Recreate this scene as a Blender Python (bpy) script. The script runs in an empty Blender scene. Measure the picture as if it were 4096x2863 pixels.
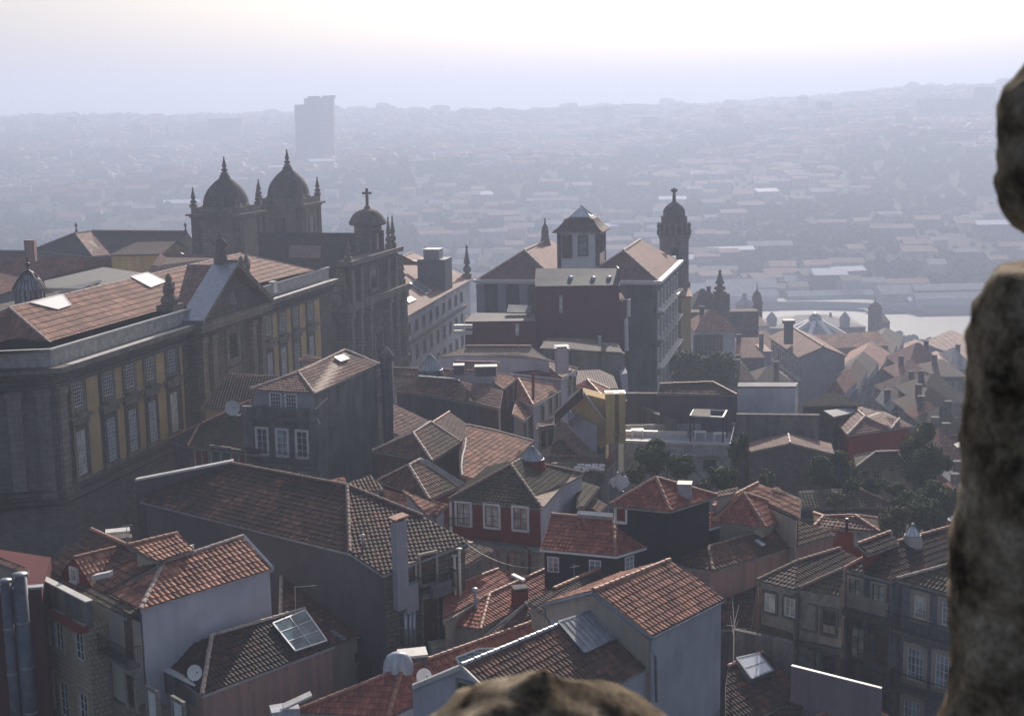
import bpy, bmesh, math, random, re
import numpy as np
from mathutils import Vector
random.seed(7)
SC=bpy.context.scene; COL=SC.collection
V3=Vector
# ------------------------------------------------------------------ camera model
FPX=5690.; TH=math.radians(9.8); RO=math.radians(1.0); CH=50.
_R=V3((1,0,0)); _F=V3((0,math.cos(TH),-math.sin(TH))); _U=V3((0,math.sin(TH),math.cos(TH)))
RI=math.cos(RO)*_R-math.sin(RO)*_U; UP=math.sin(RO)*_R+math.cos(RO)*_U
CAM=V3((0,0,CH))
FR=dict(o=(0,0,1.784),r1=(0,800,.4984),r2=(900,600,.5607),r3=(1800,700,.6229),r4=(2700,900,.5226),r5=(0,1500,.4985),r6=(900,1300,.4985),
s1=(1700,1400,.4985),s2=(2400,1500,.4985),s3=(3100,1500,.4985),s4=(0,2050,.5066),s5=(900,2050,.5066),s6=(1700,1950,.5687),s7=(2800,1950,.5689))
def ray(fr,x,y):
    a,b,s=FR[fr]; X=a+x*s; Y=b+y*s
    return _F+((X-2048)/FPX)*RI+((1431.5-Y)/FPX)*UP
def P(fr,x,y,z):                      # surveyed point at a known height
    d=ray(fr,x,y); return CAM+d*((z-CH)/d.z)
def D(fr,x,y,d):                      # surveyed point at a known distance ahead
    r=ray(fr,x,y); return CAM+r*(d/r.y)
def onwall(fr,x,y,A,B):
    r=ray(fr,x,y); n=V3((-(B-A).y,(B-A).x,0)); return CAM+r*((A-CAM).dot(n)/r.dot(n))
def onplane(fr,x,y,p,n):
    r=ray(fr,x,y); return CAM+r*((p-CAM).dot(n)/r.dot(n))
def pt(v): return v.copy() if isinstance(v,Vector) else P(*v)
Z=V3((0,0,1))
# ------------------------------------------------------------------ mesh builder
class MB:
    def __init__(s): s.v=[];s.f=[];s.m=[];s.uv=[];s.sm=[]
    def poly(s,pts,m=0,uv=None,smooth=False):
        pts=[V3(p) for p in pts]; i=len(s.v); s.v+=pts; s.f.append(tuple(range(i,i+len(pts)))); s.m.append(m); s.sm.append(smooth)
        if uv is None:
            n=V3((0,0,0))
            for k in range(len(pts)):
                a=pts[k];b=pts[(k+1)%len(pts)]; n+=a.cross(b)
            if n.length<1e-9: n=V3((0,0,1))
            n.normalize()
            if abs(n.z)<.75:
                t=Z.cross(n).normalized(); w=n.cross(t); uv=[(p.dot(t),p.dot(w)) for p in pts]
            else: uv=[(p.x,p.y) for p in pts]
        s.uv+=uv
    def box(s,c,a,b,h,m=0):           # c base centre, a,b half vectors, h height vector or number
        c=V3(c);a=V3(a);b=V3(b);h=h if isinstance(h,Vector) else V3((0,0,h))
        q=[c-a-b,c+a-b,c+a+b,c-a+b]; t=[p+h for p in q]
        if a.cross(b).dot(h)<0: q.reverse(); t.reverse()
        s.poly(q[::-1],m); s.poly(t,m)
        for k in range(4): s.poly([q[k],q[(k+1)%4],t[(k+1)%4],t[k]],m)
    def bx(s,x0,x1,y0,y1,z0,z1,o=V3((0,0,0)),e=V3((1,0,0)),m=0):  # box in a frame: along e, across e x z
        n=V3((e.y,-e.x,0)); c=o+e*((x0+x1)/2)+n*((y0+y1)/2)+V3((0,0,z0))
        s.box(c,e*((x1-x0)/2),n*((y1-y0)/2),z1-z0,m)
    def prism(s,pts,z0,m=0,top=True,mt=None):   # pts top polygon (own z) walls down to z0
        n=len(pts); c=sum(((pts[k].x*pts[(k+1)%n].y-pts[(k+1)%n].x*pts[k].y) for k in range(n)))
        if c<0: pts=pts[::-1]
        if top: s.poly(pts,m if mt is None else mt)
        for k in range(n):
            a,b=pts[k],pts[(k+1)%n]
            s.poly([V3((a.x,a.y,z0)),V3((b.x,b.y,z0)),b,a],m)
    def tube(s,pts,r,n=8,m=0,cap=True):
        pts=[V3(p) for p in pts]; rs=r if isinstance(r,(list,tuple)) else [r]*len(pts); rings=[]
        for i,p in enumerate(pts):
            d=(pts[min(i+1,len(pts)-1)]-pts[max(i-1,0)])
            d=d.normalized() if d.length>0 else Z
            x=d.orthogonal().normalized() if abs(d.z)<.99 else V3((1,0,0)); y=d.cross(x)
            rings.append([p+(x*math.cos(2*math.pi*k/n)+y*math.sin(2*math.pi*k/n))*rs[i] for k in range(n)])
        for i in range(len(rings)-1):
            for k in range(n):
                s.poly([rings[i][k],rings[i][(k+1)%n],rings[i+1][(k+1)%n],rings[i+1][k]],m,smooth=n>6)
        if cap: s.poly(rings[0][::-1],m); s.poly(rings[-1],m)
    def lathe(s,c,prof,n=16,m=0,sq=0.,rot=0.,smooth=True,e=(1,1)):  # prof [(r,z)]
        c=V3(c); rings=[]
        for r,z in prof:
            rr=[]
            for k in range(n):
                a=2*math.pi*k/n; ca,sa=math.cos(a+rot),math.sin(a+rot)
                rr.append(c+V3((r*ca*e[0],r*sa*e[1],z)))
            rings.append(rr)
        for i in range(len(rings)-1):
            for k in range(n):
                q=[rings[i][k],rings[i][(k+1)%n],rings[i+1][(k+1)%n],rings[i+1][k]]
                if prof[i][0]<1e-4: q=q[1:]
                if prof[i+1][0]<1e-4: q=q[:3]
                s.poly(q,m,smooth=smooth)
    def build(s,name,mats,parent=None,kind=None,label=None,smooth=None):
        if not isinstance(mats,(list,tuple)): mats=[mats]
        off=V3((0,0,0))
        if parent is not None: off=ROOT.get(parent.name,off)
        me=bpy.data.meshes.new(name)
        co=np.array([(p.x,p.y,p.z) for p in s.v],dtype=np.float64).reshape(-1,3)-np.array(off)
        me.from_pydata(co.tolist(),[],s.f)
        for m in mats: me.materials.append(m)
        me.polygons.foreach_set('material_index',s.m)
        me.polygons.foreach_set('use_smooth',s.sm)
        ul=me.uv_layers.new(name='UVMap')
        ul.data.foreach_set('uv',np.array(s.uv,dtype=np.float32).ravel())
        if any(s.sm):
            bm=bmesh.new(); bm.from_mesh(me); bmesh.ops.remove_doubles(bm,verts=bm.verts,dist=.0005); bm.to_mesh(me); bm.free()
        o=bpy.data.objects.new(name,me); COL.objects.link(o)
        if parent is not None: o.parent=parent; ROOT[o.name]=off
        if kind: o['kind']=kind
        if label: o['label']=label
        return o
ROOT={}
def thing(name,label,cat,loc=(0,0,0),group=None):
    o=bpy.data.objects.new(name,None); COL.objects.link(o); o.location=loc; o.empty_display_size=.5
    o['label']=label; o['category']=cat
    if group: o['group']=group
    ROOT[o.name]=V3(loc); return o
def tag(o,label,cat,group=None):
    o['label']=label; o['category']=cat
    if group: o['group']=group
    return o
# ------------------------------------------------------------------ materials
def nt(name):
    m=bpy.data.materials.new(name); m.use_nodes=True; t=m.node_tree; b=t.nodes['Principled BSDF']; return m,t,b
def N(t,ty,**k):
    n=t.nodes.new(ty)
    for a,b in k.items():
        if a in n.inputs: n.inputs[a].default_value=b
        else: setattr(n,a,b)
    return n
def ramp(t,fac,stops):
    r=t.nodes.new('ShaderNodeValToRGB'); e=r.color_ramp.elements
    e[0].position=stops[0][0]; e[0].color=(*stops[0][1],1)
    e[1].position=stops[-1][0]; e[1].color=(*stops[-1][1],1)
    for p,c in stops[1:-1]:
        q=e.new(p); q.color=(*c,1)
    t.links.new(fac,r.inputs[0]); return r.outputs[0]
def mix(t,f,a,b,mode='MIX'):
    n=t.nodes.new('ShaderNodeMix'); n.data_type='RGBA'; n.blend_type=mode
    for s,v in ((0,f),(6,a),(7,b)):
        if hasattr(v,'is_output') or isinstance(v,bpy.types.NodeSocket): t.links.new(v,n.inputs[s])
        else: n.inputs[s].default_value=(v if s==0 else (*v,1))
    return n.outputs[2]
def math_(t,op,a,b=None):
    n=t.nodes.new('ShaderNodeMath'); n.operation=op
    for i,v in enumerate((a,b)):
        if v is None: continue
        if isinstance(v,bpy.types.NodeSocket): t.links.new(v,n.inputs[i])
        else: n.inputs[i].default_value=v
    return n.outputs[0]
def noise(t,vec,scale,detail=4,rough=.6,map_=None):
    if map_:
        mp=N(t,'ShaderNodeMapping'); mp.inputs['Scale'].default_value=map_; t.links.new(vec,mp.inputs[0]); vec=mp.outputs[0]
    n=N(t,'ShaderNodeTexNoise',Scale=scale,Detail=detail,Roughness=rough); t.links.new(vec,n.inputs['Vector']); return n.outputs['Fac']
def bump(t,b,h,strength=.5,dist=.05):
    n=N(t,'ShaderNodeBump',Strength=strength,Distance=dist); t.links.new(h,n.inputs['Height']); t.links.new(n.outputs[0],b.inputs['Normal'])
def tile_mat(name,base,dark,moss,mossamt=.45,flat=False,rough=.62,light=None):
    m,t,b=nt(name); uv=N(t,'ShaderNodeTexCoord').outputs['UV']; ob=N(t,'ShaderNodeTexCoord').outputs['Object']
    fl=N(t,'ShaderNodeVectorMath',operation='FLOOR'); t.links.new(uv,fl.inputs[0])
    wn=N(t,'ShaderNodeTexWhiteNoise',noise_dimensions='2D'); t.links.new(fl.outputs[0],wn.inputs['Vector'])
    c=ramp(t,wn.outputs['Value'],[(0,dark),(.25,[.6*x+.4*y for x,y in zip(base,dark)]),(.7,base),(1,light or [min(1,x*1.45) for x in base])])
    n1=noise(t,ob,.35,6,.65); n2=noise(t,ob,2.2,5,.7)
    f=math_(t,'ADD',math_(t,'MULTIPLY',n1,.65),math_(t,'MULTIPLY',n2,.35))
    f2=ramp(t,f,[(mossamt-.02 if mossamt<.9 else .9,(1,1,1)),(min(.99,mossamt+.16),(0,0,0))])
    c=mix(t,math_(t,'MULTIPLY',f2,.85),c,moss)
    t.links.new(c,b.inputs['Base Color']); b.inputs['Roughness'].default_value=rough+.12; b.inputs['Specular IOR Level'].default_value=.18
    nn=noise(t,ob,9,4,.7)
    if flat:
        sx=N(t,'ShaderNodeSeparateXYZ'); t.links.new(uv,sx.inputs[0])
        fx=math_(t,'ABSOLUTE',math_(t,'SUBTRACT',math_(t,'FRACT',sx.outputs[0]),.5))
        fy=math_(t,'FRACT',sx.outputs[1])
        h=math_(t,'SUBTRACT',math_(t,'MULTIPLY',fx,1.6),math_(t,'MULTIPLY',fy,.5))
        bump(t,b,h,.6,.06)
    else: bump(t,b,nn,.35,.02)
    return m
def plaster(name,col,stain=None,amt=.45,rough=.9,streak=1.,spec=.2):
    m,t,b=nt(name); ob=N(t,'ShaderNodeTexCoord').outputs['Object']
    stain=stain or [x*.45 for x in col]
    n1=noise(t,ob,.5,6,.65); n2=noise(t,ob,1.,5,.7,(1.6,1.6,.13)); n3=noise(t,ob,5,4,.7)
    f=math_(t,'ADD',math_(t,'MULTIPLY',n1,.4),math_(t,'ADD',math_(t,'MULTIPLY',n2,.45*streak),math_(t,'MULTIPLY',n3,.2)))
    k=ramp(t,f,[(.42,(0,0,0)),(.66,(1,1,1))])
    c=mix(t,math_(t,'MULTIPLY',k,min(.95,amt*1.25)),col,stain)
    n4=noise(t,ob,.22,3,.5); c=mix(t,.8,c,ramp(t,n4,[(.35,(.72,.72,.74)),(.65,(1.1,1.1,1.08))]),'MULTIPLY')
    t.links.new(c,b.inputs['Base Color']); b.inputs['Roughness'].default_value=rough; b.inputs['Specular IOR Level'].default_value=spec
    bump(t,b,n3,.25,.02); return m
def stone(name,c1,c2,mort,bw=1.1,bh=.45,amt=.5):
    m,t,b=nt(name); uv=N(t,'ShaderNodeTexCoord').outputs['UV']; ob=N(t,'ShaderNodeTexCoord').outputs['Object']
    br=N(t,'ShaderNodeTexBrick',Scale=1.); br.inputs['Brick Width'].default_value=bw; br.inputs['Row Height'].default_value=bh
    br.inputs['Mortar Size'].default_value=.018; br.inputs['Color1'].default_value=(*c1,1); br.inputs['Color2'].default_value=(*c2,1); br.inputs['Mortar'].default_value=(*mort,1)
    t.links.new(uv,br.inputs['Vector'])
    n1=noise(t,ob,.45,7,.7); n2=noise(t,ob,1.,5,.7,(1.3,1.3,.12)); n3=noise(t,ob,6,5,.75)
    f=math_(t,'ADD',math_(t,'MULTIPLY',n1,.45),math_(t,'MULTIPLY',n2,.55))
    k=ramp(t,f,[(.40,(0,0,0)),(.62,(1,1,1))])
    c=mix(t,math_(t,'MULTIPLY',k,amt),br.outputs['Color'],[x*.28 for x in c1])
    c=mix(t,.5,c,ramp(t,n3,[(.3,(.55,.55,.55)),(.7,(1.25,1.2,1.15))]),'MULTIPLY')
    t.links.new(c,b.inputs['Base Color']); b.inputs['Roughness'].default_value=.92; b.inputs['Specular IOR Level'].default_value=.2
    bump(t,b,math_(t,'ADD',n3,math_(t,'MULTIPLY',br.outputs['Fac'],-.6)),.5,.04); return m
def plain(name,col,rough=.6,metal=0.,spec=.4,var=.25,scale=2.):
    m,t,b=nt(name); ob=N(t,'ShaderNodeTexCoord').outputs['Object']; n=noise(t,ob,scale,5,.65)
    c=ramp(t,n,[(.3,[x*(1-var) for x in col]),(.7,[min(1,x*(1+var)) for x in col])]); t.links.new(c,b.inputs['Base Color'])
    b.inputs['Roughness'].default_value=rough; b.inputs['Metallic'].default_value=metal; b.inputs['Specular IOR Level'].default_value=spec
    return m
def corrug(name,col,dark,per=.25,rough=.6):
    m,t,b=nt(name); uv=N(t,'ShaderNodeTexCoord').outputs['UV']; ob=N(t,'ShaderNodeTexCoord').outputs['Object']
    sx=N(t,'ShaderNodeSeparateXYZ'); t.links.new(uv,sx.inputs[0])
    s=math_(t,'SINE',math_(t,'MULTIPLY',sx.outputs[0],6.283/per))
    n2=noise(t,ob,1.,5,.7,(1.5,1.5,.12)); c=mix(t,ramp(t,n2,[(.4,(0,0,0)),(.65,(1,1,1))]),col,dark)
    t.links.new(c,b.inputs['Base Color']); b.inputs['Roughness'].default_value=rough; bump(t,b,s,.35,.02); return m
def glassm(name,col,rough=.12,spec=.6):
    m,t,b=nt(name); ob=N(t,'ShaderNodeTexCoord').outputs['Object']; n=noise(t,ob,1.3,2,.5)
    c=ramp(t,n,[(.35,[x*.5 for x in col]),(.65,[min(1,x*1.4) for x in col])]); t.links.new(c,b.inputs['Base Color'])
    b.inputs['Roughness'].default_value=rough; b.inputs['Specular IOR Level'].default_value=spec; return m
def leaf(name,a,b_):
    m,t,b=nt(name); oi=N(t,'ShaderNodeTexCoord').outputs['Object']; n=noise(t,oi,1.1 if 'far' not in name else .03,4,.7)
    c=ramp(t,n,[(.3,a),(.7,b_)]); t.links.new(c,b.inputs['Base Color']); b.inputs['Roughness'].default_value=.7 if 'far' not in name else 1.; b.inputs['Specular IOR Level'].default_value=.04 if 'far' not in name else 0.; return m
M={}
M['t_lit']=tile_mat('roof_tile_orange_lit',(.45,.22,.15),(.20,.095,.07),(.085,.065,.045),.34)  # orange tile for sunlit roofs; the brighter tone puts sunlight into the colour
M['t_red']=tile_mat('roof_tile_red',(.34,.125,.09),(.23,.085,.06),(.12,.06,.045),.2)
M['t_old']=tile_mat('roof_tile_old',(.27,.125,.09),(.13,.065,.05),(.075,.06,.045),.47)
M['t_dark']=tile_mat('roof_tile_shade_dark',(.13,.055,.042),(.055,.032,.03),(.035,.034,.033),.5,light=(.27,.10,.065))  # darker tile for roofs in shade; the shade is put into the colour
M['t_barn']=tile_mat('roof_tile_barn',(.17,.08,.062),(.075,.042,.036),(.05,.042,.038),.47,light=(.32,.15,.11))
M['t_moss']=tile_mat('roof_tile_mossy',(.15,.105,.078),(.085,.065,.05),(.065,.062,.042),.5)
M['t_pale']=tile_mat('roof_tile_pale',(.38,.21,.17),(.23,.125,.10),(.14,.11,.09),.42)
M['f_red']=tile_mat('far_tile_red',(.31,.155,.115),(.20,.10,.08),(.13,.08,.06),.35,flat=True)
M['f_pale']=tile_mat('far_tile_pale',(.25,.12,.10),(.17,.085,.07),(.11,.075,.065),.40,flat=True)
M['f_old']=tile_mat('far_tile_old',(.18,.10,.082),(.10,.065,.055),(.085,.07,.058),.5,flat=True)
M['f_dark']=tile_mat('far_tile_dark',(.11,.065,.055),(.06,.045,.04),(.045,.045,.04),.5,flat=True)
M['white']=plaster('plaster_white',(.50,.49,.56),(.30,.29,.33),.5)
M['cream2']=plaster('plaster_warm',(.52,.44,.37),(.30,.26,.23),.5)
M['pinkw']=plaster('plaster_dusky',(.33,.26,.28),(.16,.13,.15),.7)
M['whiteb']=plaster('plaster_bright',(.66,.65,.72),(.40,.40,.44),.45)
M['whitec']=plaster('plaster_cream_white',(.47,.43,.39),(.25,.22,.20),.5)
M['cream']=plaster('plaster_cream',(.50,.44,.35),(.24,.21,.17),.5)
M['grey']=plaster('plaster_grey',(.13,.115,.135),(.08,.075,.085),.7)
M['cement']=plaster('cement_weathered',(.27,.255,.25),(.085,.08,.08),.8,streak=1.2)
M['bluegrey']=plaster('plaster_bluegrey',(.40,.40,.46),(.28,.28,.30),.6)
M['yellow']=plaster('plaster_ochre',(.58,.42,.20),(.34,.25,.13),.5)
M['yellow2']=plaster('plaster_ochre_pale',(.62,.47,.22),(.3,.22,.12),.5)
M['redp']=plaster('paint_oxblood',(.26,.05,.035),(.11,.035,.03),.5)
M['redm']=plaster('sheet_oxblood',(.15,.04,.045),(.09,.03,.035),.6)
M['pink']=corrug('sheet_dusty_pink',(.42,.25,.22),(.24,.17,.16),.16)
M['sheet']=corrug('sheet_grey',(.42,.42,.44),(.24,.24,.26),.3)
M['sheetd']=corrug('sheet_dark',(.10,.10,.10),(.05,.05,.05),.2)
M['sheetf']=plain('sheet_roof_pale',(.27,.28,.30),.8,0,.12,var=.3,scale=.4)
M['sheetfd']=plain('sheet_roof_dark',(.10,.10,.11),.7,0,.2,var=.3,scale=.4)
M['slate']=plaster('slate_hung_wall',(.035,.037,.042),(.018,.02,.022),.6)
M['gran']=stone('granite_dark',(.19,.168,.15),(.14,.125,.115),(.06,.055,.05))
M['granl']=stone('granite_weathered',(.30,.27,.235),(.24,.215,.19),(.09,.085,.08),1.2,.5,.6)
M['rubble']=stone('rubble_wall',(.22,.20,.18),(.14,.13,.12),(.07,.065,.06),.6,.3,.5)
M['trim']=plain('stone_trim',(.26,.24,.21),.85,var=.4,scale=3)
M['trimd']=plain('stone_trim_dark',(.13,.12,.11),.9,var=.4,scale=3)
M['capw']=plain('lime_cap',(.62,.60,.58),.5,var=.2)
M['zinc']=plain('zinc_flashing',(.48,.50,.54),.38,.6,var=.2)
M['flue']=plain('flue_steel_dark',(.12,.13,.16),.5,.4,var=.3)
M['zincd']=plain('galvanised_dull',(.30,.32,.36),.5,.5,var=.3)
M['woodw']=plain('white_joinery',(.78,.77,.75),.45,var=.08)
M['woodr']=plain('red_joinery',(.27,.06,.04),.5,var=.2)
M['woodb']=plain('brown_joinery',(.10,.065,.045),.6,var=.3)
M['woodg']=plain('green_joinery',(.06,.10,.07),.6,var=.3)
M['iron']=plain('wrought_iron',(.025,.025,.028),.5,.3,var=.2)
M['ivory']=plain('ivory_pipe',(.72,.66,.56),.45,var=.1)
M['terra']=plain('ridge_terracotta',(.40,.20,.14),.6,var=.45,scale=4)
M['terrad']=plain('ridge_weathered',(.24,.17,.13),.75,var=.55,scale=4)
M['ridgel']=plain('ridge_mortar',(.48,.38,.32),.7,var=.45,scale=4)
M['g_dark']=glassm('glass_dark',(.03,.035,.04))
M['g_sky']=glassm('glass_pale',(.26,.30,.34),.1)
M['g_cur']=glassm('glass_curtained',(.52,.50,.45),.3,.4)
M['g_blue']=glassm('skylight_glass',(.10,.17,.20),.16,.6)
M['g_pale']=plain('lantern_glass_pale',(.50,.52,.56),.3,0,.5,var=.2)
M['g_bright']=plain('translucent_glare_sheet',(.80,.80,.84),.16,0,.9,var=.05)  # pale sheet; sky glare is put into its near-white colour
M['tank']=plain('tank_dark',(.12,.12,.13),.6)
M['conc']=plain('concrete',(.36,.35,.34),.85,var=.35)
M['leaf']=leaf('foliage_dark',(.045,.072,.03),(.13,.17,.065))
M['leaf2']=leaf('foliage_olive',(.06,.08,.033),(.17,.19,.08))
M['bark']=plain('bark',(.07,.055,.04),.9)
# ------------------------------------------------------------------ tiles
def newell(pts):
    n=V3((0,0,0))
    for k in range(len(pts)):
        a=pts[k];b=pts[(k+1)%len(pts)]; n+=a.cross(b)
    n.normalize()
    if n.z<0: n=-n
    return n
def tile_face(mb,pts,mi=0,lod=0,c=.28,rl=.42,seed=0,amp=.05):
    """one roof slope laid with barrel tiles, cut to its outline"""
    pts=[V3(p) for p in pts]; n=newell(pts); ce=sum(pts,V3((0,0,0)))/len(pts)
    u=Z.cross(n); u=u.normalized() if u.length>1e-4 else V3((1,0,0)); v=n.cross(u)
    if v.z<0: v=-v; u=-u
    q=[((p-ce).dot(u),(p-ce).dot(v)) for p in pts]
    u0=min(a for a,b in q);u1=max(a for a,b in q);v0=min(b for a,b in q);v1=max(b for a,b in q)
    if lod>=3:
        off=n*.02
        mb.poly([p+off for p in pts],mi,[(a/c,b/rl) for a,b in q]); return
    k={0:6,1:4,2:3}[lod]; 
    nc=int(math.ceil((u1-u0)/c)); nr=int(math.ceil((v1-v0)/rl))
    us=np.arange(nc*k+1)*(c/k)+u0
    rng=np.random.RandomState(seed+int(abs(ce.x*13+ce.y*7))%10000)
    jit=rng.rand(nr,nc+1)
    bm=bmesh.new(); uvl=bm.loops.layers.uv.new('UVMap')
    ph=(us-u0)/c; prof=np.abs(np.cos(math.pi*ph))**1.2*amp
    col=np.minimum((ph+.5).astype(int),nc)      # tile crest at integer ph
    for r in range(nr):
        lo=v0+r*rl; hi=min(v0+(r+1)*rl,v1+.05)
        sag=(jit[r][col]-.5)*.018
        h0=prof+.045+sag; h1=prof*.8+.005+sag
        dv=(jit[r][col]-.5)*.03
        A=[bm.verts.new(ce+u*float(x)+v*float(lo+d)+n*float(h)) for x,h,d in zip(us,h0,dv)]
        B=[bm.verts.new(ce+u*float(x)+v*float(hi+.02)+n*float(h)) for x,h in zip(us,h1)]
        for i in range(len(us)-1):
            f=bm.faces.new((A[i],A[i+1],B[i+1],B[i])); f.smooth=False
            a=(ph[i]+.5)+.02;b=(ph[i+1]+.5)-.02
            for l,w in zip(f.loops,((a,r+.02),(b,r+.02),(b,r+.98),(a,r+.98))): l[uvl].uv=w
        if lod==0:   # butt ends of the row
            A2=[bm.verts.new(ce+u*float(x)+v*float(lo+d)+n*float(-.02)) for x,d in zip(us,dv)]
            for i in range(len(us)-1):
                f=bm.faces.new((A2[i],A2[i+1],A[i+1],A[i]))
                for l in f.loops: l[uvl].uv=(ph[i]+.52,r+.05)
    N_=len(pts); cc=V3((0,0,0))
    for i in range(N_):
        a=pts[i];b=pts[(i+1)%N_]; e=(b-a)-n*((b-a).dot(n))
        if e.length<.05: continue
        o=e.cross(n).normalized()
        if (ce-a).dot(o)>0: o=-o
        geom=bm.verts[:]+bm.edges[:]+bm.faces[:]
        bmesh.ops.bisect_plane(bm,geom=geom,plane_co=a,plane_no=o,clear_outer=True,dist=1e-4)
    base=len(mb.v); bm.verts.index_update()
    mb.v+=[w.co.copy() for w in bm.verts]
    for f in bm.faces:
        mb.f.append(tuple(base+w.index for w in f.verts)); mb.m.append(mi); mb.sm.append(False)
        mb.uv+=[tuple(l[uvl].uv) for l in f.loops]
    bm.free()
def ridge_line(mb,a,b,r=.13,m=0,seg=.45,n=6):
    a=V3(a)+V3((0,0,.05));b=V3(b)+V3((0,0,.05)); L=(b-a).length; k=max(1,int(L/seg)); d=(b-a)/k
    x=Z.cross(b-a); x=x.normalized() if x.length>1e-4 else V3((1,0,0)); y=(b-a).normalized().cross(x)
    if y.z<0: y=-y
    for i in range(k):
        p=a+d*i; q=a+d*(i+1.06); r0=r*random.uniform(1.05,1.2); r1=r*.9; R=[];S=[]
        for j in range(n+1):
            t=math.pi*j/n; w=x*math.cos(t)+y*math.sin(t); R.append(p+w*r0);S.append(q+w*r1)
        for j in range(n): mb.poly([R[j],R[j+1],S[j+1],S[j]],m)
        mb.poly(R[::-1],m)
LODS=[]
def roof_part(parent,faces,mat,ridges=(),eaves=(),rm='terra',lod=None,c=.28,rl=.42,edge='trim',name='roof',amp=.05,thick=.14,gutter=None):
    ctr=sum(faces[0],V3((0,0,0)))/len(faces[0]); d=(ctr-CAM).length
    if lod is None: lod=0 if d<100 else 1 if d<125 else 2 if d<165 else 3
    mb=MB()
    for f in faces: tile_face(mb,f,0,lod,c,rl,amp=amp)
    for f in faces:
        n=newell(f); g=[p-n*.03 for p in f]; mb.poly(g,1); mb.poly([p-V3((0,0,thick)) for p in f][::-1],1)
    o=mb.build(name,[M[mat],M['terrad']],parent)
    if eaves:
        e=MB()
        for a,b in eaves:
            dd=(b-a); h=V3((dd.y,-dd.x,0)).normalized()*.02
            e.box((a+b)/2-V3((0,0,thick+.02)),dd/2,h,thick+.01)
            if gutter: e.tube([a+h*3-V3((0,0,.1)),b+h*3-V3((0,0,.1))],.07,6)
        e.build('eaves_board' if not gutter else 'gutter',M[gutter or edge],o)
    if ridges:
        e=MB()
        for a,b in ridges: ridge_line(e,a,b,.13 if d<170 else .2,seg=.45 if d<130 else 1.2,n=6 if d<130 else 3)
        e.build('ridge_tiles',M[rm],o)
    return o
class House: pass
def inset(ring,k):
    n=len(ring); c=sum(ring,V3((0,0,0)))/n; out=[]
    for i in range(n):
        a=ring[i-1];b=ring[i];d=ring[(i+1)%n]
        e1=(b-a);e2=(d-b); n1=V3((-e1.y,e1.x,0)).normalized(); n2=V3((-e2.y,e2.x,0)).normalized()
        if (c-b).dot(n1)<0: n1=-n1
        if (c-b).dot(n2)<0: n2=-n2
        s=n1+n2; s.z=0
        out.append(b+s*(k/max(.4,1+n1.dot(n2))))
    return out
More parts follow.
